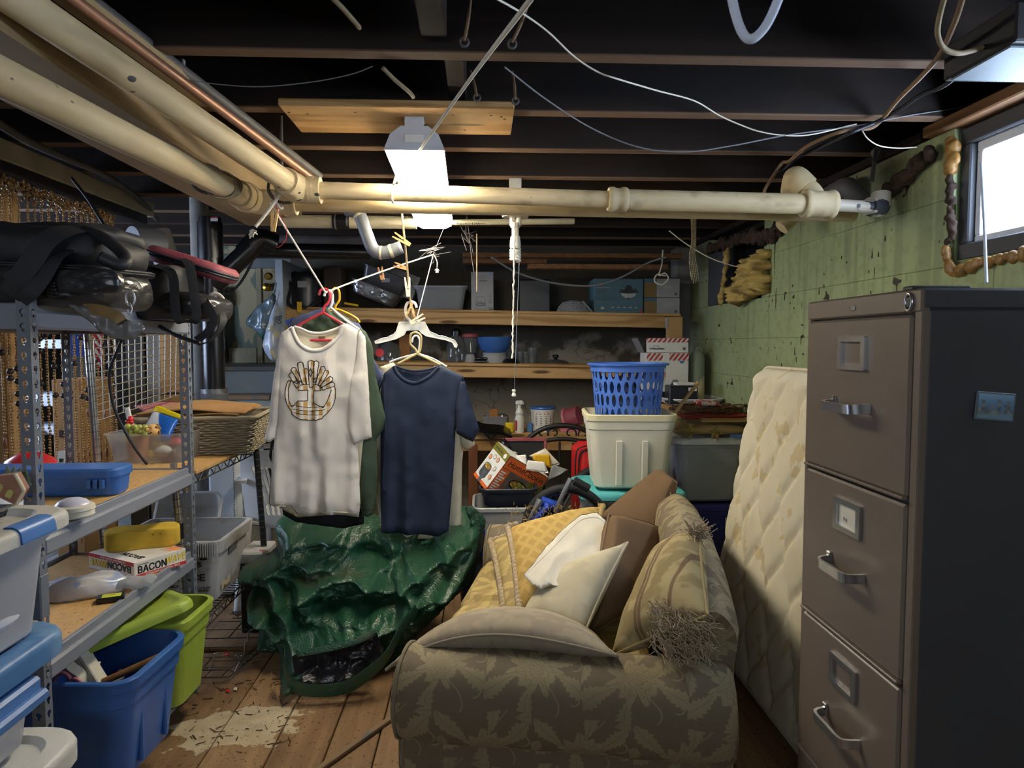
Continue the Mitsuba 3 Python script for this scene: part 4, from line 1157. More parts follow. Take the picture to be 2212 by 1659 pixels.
add('clip', tube(spline([at(280, 655, 1.62), at(284, 668, 1.615), at(279, 678, 1.61), at(275, 668, 1.61)], 6), .0025, 6), 'galvanised', b1, True)
gc = inflate(sg.Polygon([(150, 660), (200, 668), (262, 690), (300, 700), (312, 712), (290, 730), (270, 732), (240, 728), (218, 712), (190, 690)]).buffer(3), 6, 5, 12, lambda p, d: n3(p, .06, 3) * 6)
v = np.array([at(a, b, 1.585) for a, b in gc.vertices[:, :2]])
v[:, 1] -= gc.vertices[:, 2] * .0012
add('grey_lining', mesh(v, gc.faces), 'bag_grey', b1, True, label='grey lining hanging over the shelf edge')
mat('tan_leather', lambda p, n, uv: mix(C('6b5433'), C('8a7048'), fbm(p.x * 30, p.y * 30, p.z * 30, 3)), .7, .3)
add('lining_tongue', ribbon(spline([at(180, 668, 1.59), at(215, 670, 1.575), at(250, 682, 1.57), at(262, 695, 1.57)], 6), (0, .3, 1), .024, .008), 'tan_leather', b1, True)

b2 = thing('camera_bag', 'black shoulder bag with a loose webbing strap on the far end of the rack', 'bag')
x2 = at(425, 600, 2.27)[0]
add('body', xform(soft(.26, .30, .10, .15, 11, .006), tr((x2 - .13, 2.24, ZT + .045))), 'bag_black', b2, True)
add('lower_body', xform(soft(.30, .26, .075, .3, 12, .010), tr((x2 - .04, 2.22, ZT - .015))), 'bag_leather', b2, True)
add('strap', ribbon(spline([at(393, 560, 2.12), at(410, 575, 2.10), at(420, 640, 2.08), at(424, 685, 2.08), at(410, 695, 2.08), at(385, 690, 2.08), at(378, 655, 2.08), at(374, 600, 2.09), at(355, 580, 2.1), at(290, 574, 2.12)], 8), (1, .4, 0), .026, .0025), 'strap_black', b2, True)
add('strap', ribbon(spline([at(430, 630, 2.15), at(448, 660, 2.10), at(462, 690, 2.09), at(450, 715, 2.08), at(425, 735, 2.08)], 8), (1, .2, .3), .022, .0025), 'strap_black', b2, True)
add('strap', ribbon(spline([at(455, 655, 2.2), at(480, 680, 2.18), at(478, 705, 2.16), at(455, 735, 2.15), at(428, 745, 2.14)], 8), (.4, 1, .3), .024, .0025), 'strap_black', b2, True)
add('carry_handle', tube(spline([at(345, 705, 2.12), at(375, 722, 2.09), at(410, 735, 2.07), at(432, 742, 2.06)], 6), .006, 8), 'cord_black', b2, True)
b3 = thing('toiletry_bag', 'dusty maroon zip bag lying on the black shoulder bag', 'bag')
mat('maroon', lambda p, n, uv: mix(C('7a3038'), C('96545a'), fbm(p.x * 12, p.y * 12, p.z * 12, 3)), .6, .3)
o = (at(400, 585, 2.32))
mm = rot((0, 1, 0), 17, (o[0] + .015, 2.33, ZT + .145))
add('body', xform(soft(.26, .22, .05, .25, 15, .006), mm), 'maroon', b3, True)
a = np.linspace(0, 2 * np.pi, 70, endpoint=False)
k = (np.abs(np.cos(a)) ** 4 + np.abs(np.sin(a)) ** 4) ** (-1 / 4)
for z in (.018, .026):
    add('zipper', xform(tube(np.stack([np.cos(a) * k * .129, np.sin(a) * k * .109, 0 * a + z], 1), .0045, 6, True), mm), 'cord_black', b3, True)
t = thing('clamp', 'cream looped handle of a plastic clamp hooked at the drain stack side of the rack', 'clamp')
scene.pop(t, None)
add('loop', tube(spline([at(448, 645, 2.5), at(462, 634, 2.5), at(478, 640, 2.5), at(487, 658, 2.5), at(484, 672, 2.5), at(474, 680, 2.5)], 6), .006, 9), 'plastic_cream', t, True)
add('grip', box2(at(462, 675, 2.51), at(482, 656, 2.49), .004), 'plastic_cream', t)

# ------------------------------------------------------------------ bead curtain in the doorway behind the rack
scene['mt_bead_colour'] = {'type': 'twosided', 'bsdf': {'type': 'principled', 'base_color': {'type': 'mesh_attribute', 'name': 'vertex_color'}, 'roughness': .4, 'specular': .4}}
CXP = -1.62
struct('wall_partition', cat(box2((CXP - .05, -1.6, 0), (CXP + .05, 1.75, 1.92), .002)), 'dark_wall')
struct('trim_6', box2((CXP - .04, 1.75, 1.845), (CXP + .03, 3.5, 1.915), .004), 'pvc')
struct('trim_7', box2((CXP - .03, 1.75, 1.800), (CXP + .02, 3.45, 1.845), .004), 'black_iron')
bc = thing('bead_curtain', 'long wooden bead curtain hanging in the doorway behind the grey rack', 'curtain')
ICO = trimesh.creation.icosahedron()
g = np.random.default_rng(21)


def beads(ps, rs, cols):
    v = (ICO.vertices[None] * np.asarray(rs).reshape(-1, 1, 1 if np.ndim(rs) == 1 else 3) + np.asarray(ps)[:, None]) if np.ndim(rs) == 1 else (ICO.vertices[None] * np.asarray(rs)[:, None, :] + np.asarray(ps)[:, None])
    f = ICO.faces[None] + (np.arange(len(ps)) * len(ICO.vertices))[:, None, None]
    return mesh(v.reshape(-1, 3), f.reshape(-1, 3)), np.repeat(np.asarray(cols), len(ICO.vertices), 0)


tan, red_, dark_ = np.array(lin('94703f')), np.array(lin('744a33')), np.array(lin('2e2523'))
for k in range(29):
    y = 1.95 + k * .0425 + g.uniform(-.006, .006)
    zb = g.uniform(.40, .62) if k < 24 else g.uniform(.5, .72)
    z = 1.785 - g.uniform(0, .05)
    ps, rs, cs = [], [], []
    gap = False
    while z > zb:
        u = g.uniform()
        if 1.00 < z < 1.30 and u < .07 or z < .6 and u < .12:
            ps.append((CXP, y, z - .008)); rs.append((.0125, .0125, .0125)); cs.append(dark_); z -= .023
        elif z < 1.05 and u < .03:
            ps.append((CXP, y, z - .022)); rs.append((.007, .007, .025)); cs.append(red_); z -= .046
        elif gap and z > 1.5 and u < .05:
            z -= .05
        else:
            ps.append((CXP + g.normal() * .001, y + g.normal() * .0012, z)); r = .0056 * g.uniform(.85, 1.15); rs.append((r, r, r)); cs.append(tan * g.uniform(.75, 1.2)); z -= .0108
    m, c = beads(ps, rs, cs)
    add('strand', m, 'bead_colour', bc, True, color=c)
ps = np.stack([CXP + g.normal(0, .012, 900), g.uniform(1.9, 3.16, 900), 1.795 - np.abs(g.normal(0, .022, 900))], 1)
m, c = beads(ps, g.uniform(.003, .010, (900, 3)), tan * g.uniform(.35, .8, (900, 1)))
add('woven_header', m, 'bead_colour', bc, False, color=c, kind='stuff')
add('thread', cat(*[rod((CXP, 1.95 + k * .0425, 1.80), (CXP, 1.95 + k * .0425, 1.0), .0008, 3) for k in range(29)]), 'rope_white', bc, kind='stuff')
wire('cable', 'black cable dropping from the header to the black duffel bag', [(155, 385, 2.3), (190, 430, 2.2), (215, 470, 2.1), (238, 505, 2.0)], .005, 'cord_black')
wire('cable', 'thick dark cables running along under the joists above the bead curtain', [(-30, 250, 1.9), (60, 305, 2.1), (150, 345, 2.4), (230, 380, 2.8), (300, 430, 3.3), (340, 475, 3.6)], .012, 'dark_iron')

# things in the room beyond the curtain
pw = lambda px, py, Y: at(px, py, Y)
q = at(8, 850, 2.60)
add('wooden_post', box2((q[0] - .05, 2.58, 0), (q[0] + .03, 2.68, 1.8), .006), 'pine_up', label='rough wooden post at the far left behind the beads', cat='post')
mat('cool_white', 'bfc8d0', .5, .4)
uS = thing('white_shelf', 'white shelf boards seen through the beads at the far left', 'shelf')
for y0, y1 in ((733, 753), (852, 878), (922, 940)):
    a, b = at(10, y1, 4.0), at(135, y0, 4.0)
    add('board', box2((a[0], 4.0, a[2]), (b[0], 4.3, b[2]), .003), 'cool_white', uS)
a, b = at(12, 1000, 4.0), at(135, 700, 4.0)
for x in (a[0] + .01, b[0] - .01):
    add('upright', box2((x - .012, 4.02, 0), (x + .012, 4.28, 1.5), .003), 'cool_white', uS)
t = thing('plastic_crate', 'pale blue perforated crate on the white shelf behind the beads', 'crate')
a, b = at(25, 990, 3.96), at(85, 930, 3.96)
gpoly = sg.box(0, 0, b[0] - a[0], b[2] - a[2]).difference(shapely.union_all([sg.box(.015 + i * .022, .015 + j * .03, .027 + i * .022, .022 + j * .03) for i in range(int((b[0] - a[0]) / .022) - 1) for j in range(5) if .022 + j * .03 < b[2] - a[2] - .01]))
add('front', prism(gpoly, .003, frame((a[0], 3.96, a[2]), (1, 0, 0), (0, 0, 1))), 'cool_white', t)
add('side', box2((b[0] - .003, 3.96, a[2]), (b[0], 4.0, b[2]), .001), 'cool_white', t)
mat('cardboard', lambda p, n, uv: mix(C('8d6a45'), C('a27e55'), fbm(p.x * 12, p.y * 12, p.z * 12, 3)), .8, .2)
a, b = at(118, 1020, 3.3), at(172, 820, 3.3)
t = thing('carton', 'brown cardboard carton behind the beads left of the rear rack post', 'box')
add('body', box2((a[0], 3.3, .05), (b[0], 3.6, b[2]), .004), 'cardboard', t)
add('printed_bars', cat(*[plate(at(128 + k * 2.2, 945, 3.296), (1, 0, 0), (0, 0, 1), .003, .035) for k in range(9)]), 'ink_black', t, kind='stuff')
t = thing('duster', 'bright green duster handle on a pale stick behind the beads', 'duster')
mat('green_plastic', '3fb54a', .35, .5)
q0, q1 = at(27, 745, 3.0), at(20, 812, 3.0)
d = (q1 - q0)
hm = [q0 + d * k for k in (0, .1, .2, .45, .7, 1)]
add('handle', tube(hm, [.003, .006, .013, .017, .010, .008], 12), 'green_plastic', t, True)
add('stick', tube([q1, at(14, 900, 3.0), at(-4, 1010, 3.0)], .006, 8), 'cool_white', t, True)
fl = thing('flag', 'small hanging flag with red and white stripes behind the chrome pole', 'flag')
mat('flag_blue', '2b4a96', .7, .2)
mat('flag_red', '9c2f3a', .7, .2)
mat('flag_white', 'c9c9cc', .7, .2)
w0, w1 = at(142, 690, 3.0), at(186, 770, 3.0)
add('canton', box2((w0[0], 3.0, w1[2]), (w1[0], 3.006, w0[2]), 0), 'flag_blue', fl)
mat('flag_stripes', lambda p, n, uv: mix(C('c9c9cc'), C('9c2f3a'), smoothstep(-.1, .1, dr.sin((p.z + p.x * 1.6) * 150))), .7, .2)
add('stripes', xform(inflate(sg.Polygon([(0, .24), (.06, .24), (.075, .06), (.05, 0), (.01, .10)]), .004, .012, .03, lambda p, d: np.sin(p[:, 0] * 90) * .008), frame(at(186, 800, 3.0), (1, 0, 0), (0, 0, 1))), 'flag_stripes', fl, True)

# ------------------------------------------------------------------ wire grid panel
mat('wire_grey', '8d8981', .4, .5, .5)
wg = thing('wire_grid', 'grey wire grid panel leaning beyond the far end of the rack', 'grid panel')
TL, TR_, BR, BL = at(203, 735, 2.66), at(405, 718, 3.1), at(402, 848, 3.1), at(209, 909, 2.66)
m = []
for k in np.linspace(0, 1, 11):
    m.append(rod(TL + (BL - TL) * k, TR_ + (BR - TR_) * k, .0022, 5))
for k in np.linspace(0, 1, 16):
    m.append(rod(TL + (TR_ - TL) * k, BL + (BR - BL) * k, .0022, 5))
add('wires', cat(*m), 'wire_grey', wg)

# ------------------------------------------------------------------ chrome rack behind the grey one
mat('chrome', 'b9b9ba', .18, .5, .9)
mat('wire_dark', '5c584f', .4, .5, .6)
cr = thing('wire_rack', 'leaning chrome wire rack beyond the grey rack with a plank deck', 'rack')
for a, b, top in (((186, 690, 2.53), (226, 1190, 2.53), 0), ((374, 1000, 2.50), (404, 1320, 2.50), 0), ((553, 968, 3.03), (573, 1215, 3.03), 1)):
    p0, p1 = at(*a), at(*b)
    d = (p1 - p0) / np.linalg.norm(p1 - p0)
    p1 = p1 + d * max(0, (p1[2] - .01) / -d[2])
    po = add('post', tube([p0, p1], .0125, 16), 'chrome' if not top else 'black_iron', cr, 40)
    L = np.linalg.norm(p1 - p0)
    ms = [tube([p0 + d * s, p0 + d * (s + .003)], .0133, 12) for s in np.arange(.02, L, .027)]
    add('rings', cat(*ms), 'wire_dark', po, kind='stuff')
q = at(385, 1148, 2.50)
add('collar', tube([at(384, 1130, 2.50), at(387, 1163, 2.50)], .019, 16), 'black_plastic', cr, 40)


def truss(a, b, h, n, r=.0028):
    a, b = np.asarray(a, float), np.asarray(b, float)
    dz = np.array([0, 0, h])
    ms = [rod(a, b, r, 6), rod(a - dz, b - dz, r, 6)]
    zz = [a + (b - a) * k / n - dz * (k % 2) for k in range(n + 1)]
    return cat(*ms, tube(zz, r * .8, 5))


DZ = .772
for z in (DZ, .225):
    add('edge_truss', truss((-1.005, 2.46, z), (-1.005, 3.08, z), .028, 18), 'wire_dark', cr)
    add('edge_truss', truss((-1.40, 3.08, z), (-1.005, 3.08, z), .028, 12), 'wire_dark', cr)
    add('edge_truss', truss((-1.40, 2.46, z), (-1.005, 2.46, z), .028, 12), 'wire_dark', cr)
    add('shelf_wires', cat(*[rod((-1.40, y, z), (-1.005, y, z), .0022, 5) for y in np.arange(2.47, 3.08, .028)]), 'wire_dark', cr, kind='stuff')
add('deck_board', box2((-1.41, 2.465, DZ + .001), (-1.00, 3.10, DZ + .014), .002), 'particle_board', cr)
DT = DZ + .0145

# ------------------------------------------------------------------ clear bin with bric-a-brac
clear('bin_clear', 'e6e2da', .72, .9, .12)
bn = thing('clear_bin', 'shallow clear plastic bin of bric-a-brac behind the far rack post', 'bin')
bcx, bcy = -1.248, 2.715
add('body', moved(shell(.25, .19, .285, .235, .112), bcx, bcy, DT), 'bin_clear', bn, 40)
mat('terracotta', lambda p, n, uv: mix(C('8a5638'), C('a8744c'), fbm(p.x * 90, p.y * 90, p.z * 6, 2)), .7, .2)
mat('figure_tan', lambda p, n, uv: mix(C('c8964a'), C('d8b070'), fbm(p.x * 50, p.y * 50, p.z * 50, 2)), .35, .5)
mat('grape', lambda p, n, uv: mix(C('94a83c'), C('a89a5a'), fbm(p.x * 30, p.y * 30, p.z * 30, 2)), .3, .5)
t = thing('flower_pot', 'terracotta basket pot standing inside the clear bin at its left', 'pot')
add('body', xform(lathe([(0, 0), (.032, 0), (.044, .085), (.047, .086), (.047, .095), (.040, .095), (.030, .01), (0, .01)], 28), tr((bcx - .06, bcy - .03, DT + .004))), 'terracotta', t, 30)
gr = thing('grape_bunch', 'bunch of green artificial grapes at the left of the clear bin', 'grapes')
g = np.random.default_rng(9)
for k in range(16):
    px, py = 274 + (k % 5) * 10 + g.uniform(-3, 3), 922 + (k // 5) * 9 + g.uniform(-2, 2)
    add('grape', sphere(at(px, py, 2.62 + g.uniform(-.01, .015)), .0105 * g.uniform(.9, 1.1), 2), 'grape', gr, True)
t = thing('figurine', 'smiling round tan figurine head with dark curls in the clear bin', 'figurine')
q = at(330, 930, 2.63)
hd = sphere((0, 0, 0), 1, 3)
hd.vertices *= (.025, .022, .024)
add('head', xform(hd, tr(q)), 'figure_tan', t, True)
add('nose', sphere(q + (-.010, -.021, .006), .0065, 2), 'figure_tan', t, True)
add('smile', tube(spline([q + (-.021, -.016, -.003), q + (-.010, -.0225, -.009), q + (.006, -.022, -.004)], 6), .0022, 6), 'ink_black', t, True)
add('teeth', tube(spline([q + (-.018, -.018, -.004), q + (-.010, -.0225, -.0075), q + (.002, -.022, -.004)], 6), .0018, 6), 'white_plastic', t, True)
for dx in (-.014, .002):
    add('eye', sphere(q + (dx, -.019, .012), .0022, 1), 'ink_black', t, True)
add('curls', cat(*[sphere(q + (.014 + g.uniform(-.004, .012), g.uniform(-.012, .015), g.uniform(-.012, .022)), .006, 1) for _ in range(16)]), 'stick_brown', t, True, kind='stuff')
t = thing('snack_bag', 'blue and white packet with a yellow top edge stuck in the clear bin', 'packet')
O_, U_, V_ = at(285, 945, 2.70), at(345, 958, 2.68), at(340, 880, 2.76)
mat('packet_blue', lambda p, n, uv: mix(C('1f55a8'), C('c4c9d2'), smoothstep(-1.212, -1.220, p.x + .35 * (p.z - .86))), .25, .5)
mat('packet_yellow', 'd9c41f', .3, .5)
pk_, _ = pillow(at(296, 945, 2.69), at(366, 952, 2.68), at(388, 905, 2.74), at(332, 885, 2.76), .03, 14, .04, .003)
add('body', pk_, 'packet_blue', t, True)
pk_, _ = pillow(at(331, 887, 2.755), at(389, 906, 2.735), at(397, 898, 2.74), at(338, 874, 2.765), .006, 8, .02, .001)
add('top_seal', pk_, 'packet_yellow', t, True)
add('text_lines', cat(*[plate(at(296 + k * 2, 938 - k * 4, 2.655), at(320, 944, 2.65) - at(296, 938, 2.655), (0, .3, 1), .025, .0012) for k in range(4)]), 'ink_black', t, kind='stuff')
t = thing('snowman_brush', 'white paddle ornament with a red bow sticking up from the clear bin', 'ornament')
pk_, _ = pillow(at(268, 880, 2.72), at(280, 878, 2.72), at(293, 932, 2.70), at(280, 936, 2.70), .012, 10, .02, .001)
add('paddle', pk_, 'white_plastic', t, True)
add('bow', cat(*[xform(lathe([(0, 0), (.010, .004), (.013, .014), (.006, .022), (0, .022)], 10), frame(at(285, 911, 2.69), d_, (0, 1, .2))) for d_ in ((0, .3, 1), (1, 0, .4))], sphere(at(284, 912, 2.685), .009, 1)), 'red_plastic', t, True)
for px, py, r, m_, lab in ((345, 975, .026, 'cool_white', 'pale blue round ornament inside the clear bin'), (362, 960, .020, 'red_plastic', 'red trinket inside the clear bin'), (330, 962, .020, 'foam_yellow', 'yellowish trinket inside the clear bin'), (345, 990, .018, 'carton_orange', 'orange and white trinket at the bottom of the clear bin'), (375, 985, .020, 'plastic_cream', 'cream trinket at the right of the clear bin'), (318, 990, .018, 'ink_yellow', 'yellow trinket at the bottom of the clear bin')):
    s = sphere((0, 0, 0), 1, 2)
    s.vertices *= np.array([1.2, .8, .9]) * r
    s.vertices += s.vertex_normals * (n3(s.vertices, 50, int(px)) * .004)[:, None]
    q = at(px, py, 2.67)
    add('trinket', xform(s, tr((min(q[0], -1.15), 2.70 + (px % 3) * .02, max(q[2], DT + r + .004)))), m_, smooth=True, label=lab, cat='trinket')
wire('cable', 'dark cable arching over the clear bin in front of the wire grid', [(262, 735, 2.40), (250, 765, 2.42), (237, 800, 2.43), (238, 840, 2.44), (250, 890, 2.45), (275, 940, 2.46), (300, 980, 2.47), (318, 1003, 2.48)], .005, 'cord_black')
wire('cable', 'thin dark cable bowing in front of the grey boards behind the grid', [(290, 880, 3.2), (310, 860, 3.2), (345, 852, 3.2), (385, 850, 3.2), (415, 862, 3.2), (430, 885, 3.2)], .005, 'cord_black')

# ------------------------------------------------------------------ wicker basket with cardboard on top
wb = thing('wicker_basket', 'white wicker basket with flattened cardboard on top beside the clear bin', 'basket')
mat('wicker', lambda p, n, uv: mix(C('a39a85'), C('8d8168'), noise(p.x * 60, p.y * 60, p.z * 60)), .6, .3)
MB_ = rotz(7, (-1.155, 2.975, DT))
bw, bd, bh = .40, .37, .150
a = np.linspace(0, 2 * np.pi, 97)[:-1]


def wick(k, j, z, off):
    loop = rrect(bw + .06 * z / bh, bd + .05 * z / bh, .03, z, 24)
    ph = np.arange(len(loop)) * np.pi / 2 * 1.0 + j * np.pi / 2 * off
    c = loop[:, :2].mean(0)
    nrm = loop[:, :2] - c
    nrm /= np.linalg.norm(nrm, axis=1, keepdims=True)
    # resample evenly so that the weave is regular
    seg = np.linalg.norm(np.diff(np.vstack([loop, loop[:1]]), axis=0), axis=1)
    s = np.concatenate([[0], np.cumsum(seg)])
    t_ = np.linspace(0, s[-1], 144, endpoint=False)
    L = np.stack([np.interp(t_, s, np.append(loop[:, i], loop[0, i])) for i in range(3)], 1)
    d_ = np.roll(L, -1, 0) - np.roll(L, 1, 0)
    nn = np.stack([d_[:, 1], -d_[:, 0]], 1)
    nn /= np.linalg.norm(nn, axis=1, keepdims=True) + 1e-9
    L[:, :2] += nn * (np.sin(np.arange(144) * np.pi / 2 + j * np.pi) * .0042)[:, None]
    L[:, 2] += np.sin(np.arange(144) * np.pi / 4 + j * 2) * .0016 + n3(L, 30, j) * .002
    return tube(L, .0042, 6, True)


for j in range(15):
    add('weave', xform(wick(0, j, .006 + j * .0096, 1), MB_), 'wicker', wb, True)
rim = rrect(bw + .062, bd + .052, .03, bh, 20)
add('rim', xform(tube(rim, .009, 8, True), MB_), 'wicker', wb, True)
add('liner', xform(tote(bw - .02, bd - .02, bw + .04, bd + .03, bh - .01, .002, .03, .002, .01), MB_), 'wicker', wb, 40)
t = thing('cardboard_sheet', 'wavy flattened cardboard sheets lying on the wicker basket', 'cardboard')
for k, (dz, rot_) in enumerate(((.012, 3), (.030, 9))):
    sh = inflate(sg.box(-.23 + k * .02, -.19, .20, .19), .0025, .02, .02, lambda p, d, k=k: np.sin(p[:, 0] * 14 + k * 2) * .009 + p[:, 1] * .02)
    add('sheet', xform(sh, rotz(rot_, (-1.17, 2.96, DT + bh + dz))), 'cardboard', t, True)
mat('pink_paper', 'b8737f', .8, .2)
t = thing('pink_paper', 'pink paper sheet with handwriting lying behind the wire grid', 'paper')
pk_, _ = pillow(at(290, 876, 2.95), at(345, 868, 3.05), at(400, 868, 3.1), at(330, 900, 2.9), .003, 10, 0, .003)
add('sheet', pk_, 'pink_paper', t, True)

# ------------------------------------------------------------------ white mail tote on the lower shelf
mt = thing('mail_tote', 'white corrugated mail tote with black lettering on the chrome rack below the deck', 'tote')
MX0, MX1, MY0, MY1, MZ0, MZ1 = -1.40, -.995, 2.63, 2.99, .235, .487
mcx, mcy = (MX0 + MX1) / 2, (MY0 + MY1) / 2
mat('mail_white', lambda p, n, uv: mix(C('adadab'), C('8f8a7c'), smoothstep(.55, .8, fbm(p.x * 16, p.y * 16, p.z * 16, 3))), .45, .4)
add('body', moved(tote(.34, .30, .41, .36, MZ1 - MZ0, .004, .03, .010, .05), mcx, mcy, MZ0), 'mail_white', mt, 40)
for k in range(46):
    x = MX0 + .02 + k * .0085
    add('rib', box2((x, MY0 - .014, MZ1 - .058), (x + .003, MY0 - .008, MZ1 - .006), 0), 'mail_white', mt)
yf = lambda z: MY0 + .030 * (1 - (z - MZ0) / (MZ1 - MZ0)) - .0015
sl_ = np.array([0, -.030, MZ1 - MZ0])
for s, h, x, z, w in (('POSTAL', .020, MX1 - .235, .385, .13), ('S', .020, MX1 - .085, .385, .016), ('SERVICE', .026, MX1 - .235, .330, .175), ('MAIL ONLY', .011, MX1 - .245, .302, .085), ('S-11-B-0021', .007, MX1 - .092, .298, .052), ('MADE IN USA', .006, MX1 - .092, .287, .045)):
    add('lettering', textfit(s, h, (x, yf(z) - .001, z), (1, 0, 0), sl_, w, .001, True), 'ink_black', mt)
zr = .415
tri = sg.Polygon([(0, 0), (.022, 0), (.011, .019)]).buffer(.002).difference(sg.Polygon([(0.003, .002), (.019, .002), (.011, .015)]))
add('recycling_mark', prism(tri, .0008, frame((MX1 - .07, yf(zr) - .001, zr), (1, 0, 0), sl_)), 'ink_black', mt)
rx = lambda z: MX1 - .030 * (1 - (z - MZ0) / (MZ1 - MZ0)) + .0015
mat('label_cream', lambda p, n, uv: mix(C('b8a988'), C('5a5346'), smoothstep(.5, .7, fbm(p.y * 70, p.z * 70, 1, 2))), .6, .3)
add('paper_label', plate((rx(.27), MY0 + .08, .27), (0, 1, 0), (.0, 0, 1), .10, .085), 'label_cream', mt)
add('hand_hole', plate((rx(.40) + .003, MY0 + .12, .40), (0, 1, 0), (0.03, 0, .25), .09, .035), 'hub_grey', mt)
add('stain', plate((MX1 - .016, MY0 - .0145, MZ1 - .012), (1, 0, 0), (0, 0, 1), .02, .010), 'foam_dirty', mt) if False else None

t = thing('basin', 'white plastic basin leaning behind the mail tote', 'basin')
bm_ = tote(.20, .16, .27, .23, .10, .003, .04, .010, .012)
q = at(405, 1135, 3.02)
add('body', xform(bm_, tr((q[0] - .01, 3.12, q[2] - .02)) @ rot((1, 0, 0), 62)), 'white_plastic', t, 40)
a_, b_ = at(452, 1150, 3.35), at(508, 985, 3.35)
t = thing('packing_board', 'upright white packing board with a perforated edge beside the grey post', 'board')
add('panel', box2((a_[0], 3.35, .02), (b_[0], 3.45, b_[2]), .012), 'cool_white', t)
mx = (b_[0] - .008)
add('perforation', cat(*[box((mx, 3.349, z), (.004, .002, .005), 0) for z in np.arange(.40, b_[2] - .01, .012)]), 'hub_grey', t, kind='stuff')
t = thing('plastic_case', 'flat white plastic case with a red round sticker beside the mail tote', 'case')
q = at(542, 1212, 2.93)
add('body', box2((q[0] - .055, 2.93, q[2] - .015), (q[0] + .052, 3.12, q[2] + .035), .008), 'mail_white', t)
add('base', box2((q[0] - .05, 2.94, .0), (q[0] + .045, 3.10, q[2] - .015), .004), 'black_iron', t)
add('sticker', prism(sg.Point(0, 0).buffer(.010), .0008, frame((q[0] + .035, 2.965, q[2] + .035), (1, 0, 0), (0, 1, 0))), 'red_plastic', t)
add('lettering', text('5', .010, (q[0] + .032, 2.96, q[2] + .036), (1, 0, 0), (0, 1, 0), .0004, True), 'white_plastic', t)

# low wire shelf with hooks in front of the chrome rack
t = thing('wire_shelf', 'low wire shelf with upright hooks lying on the floor beyond the lime tub', 'shelf')
add('edge', truss((-.92, 2.50, .050), (-.80, 3.05, .050), .028, 16), 'wire_dark', t)
add('edge', truss((-1.22, 2.50, .050), (-.92, 2.50, .050), .028, 10), 'wire_dark', t)
add('edge', truss((-1.10, 3.05, .050), (-.80, 3.05, .050), .028, 10), 'wire_dark', t)
add('wires', cat(*[rod((-1.22 + (y - 2.5) * .22, y, .05), (-.92 + (y - 2.5) * .22, y, .05), .002, 5) for y in np.arange(2.52, 3.05, .085)]), 'wire_dark', t, kind='stuff')
for k in range(6):
    y = 2.52 + k * .10
    o = np.array([-1.02 + k * .03 + (k % 2) * .05, y, .05])
    add('hook', tube(spline([o, o + (.015, 0, -.01), o + (.035, 0, .005), o + (.04, 0, .045), o + (.055, .0, .055)], 6), .003, 7), 'chrome', t, True)
t = thing('scrap_plank', 'short grey floor plank lying under the low wire shelf', 'plank')
scene.pop(t, None)
add('board', box2((-1.3, 2.76, .001), (-.86, 2.85, .018), .003), 'plank_2', t)

# ------------------------------------------------------------------ white garden chair seen from behind
ch = thing('garden_chair', 'white plastic garden chair seen from behind, left of the hanging shirts', 'chair')
CXc, CYc = -.885, 3.22
out = sg.Polygon([(-.20, 0), (.20, 0), (.215, .20), (.205, .42), (.12, .47), (-.12, .47), (-.205, .42), (-.215, .20)]).buffer(.02)
slots = []
for k in range(9):
    u = (k - 4) / 4
    slots.append(sg.LineString([(u * .10, .045), (u * .115, .13), (u * .165, .26)]).buffer(.0085))
    if k < 8:
        v_ = (k - 3.5) / 4
        slots.append(sg.LineString([(v_ * .135, .18), (v_ * .165, .275)]).buffer(.005))
for z in (.345, .375, .405):
    slots.append(sg.LineString([(-.15, z), (-.07, z + .012), (.07, z + .012), (.15, z)]).buffer(.005))
bk = prism(out.difference(shapely.union_all(slots)), .012)
bk = mesh(*trimesh.remesh.subdivide_to_size(bk.vertices, bk.faces, .05)[:2])
bk.vertices[:, 2] += -1.2 * bk.vertices[:, 0] ** 2
add('backrest', xform(bk, frame((CXc, CYc, .40), (1, 0, 0), (0, -.12, 1))), 'white_plastic', ch)
add('seat', xform(rbox(.44, .42, .022, .06, .006), tr((CXc, CYc + .22, .385))), 'white_plastic', ch, 40)
for sx in (-1, 1):
    add('leg', tube(spline([(CXc + sx * .20, CYc, .43), (CXc + sx * .215, CYc - .03, .2), (CXc + sx * .225, CYc - .06, 0)], 5), [.026] * 5 + [.024] * 6, 10), 'white_plastic', ch, True)
    add('leg', tube(spline([(CXc + sx * .21, CYc + .40, .39), (CXc + sx * .22, CYc + .42, .2), (CXc + sx * .23, CYc + .44, 0)], 5), .022, 10), 'white_plastic', ch, True)
    add('armrest', ribbon(spline([(CXc + sx * .215, CYc - .03, .60), (CXc + sx * .24, CYc + .15, .61), (CXc + sx * .24, CYc + .36, .59), (CXc + sx * .215, CYc + .41, .39)], 6), (1, 0, 0), .05, .014), 'white_plastic', ch)

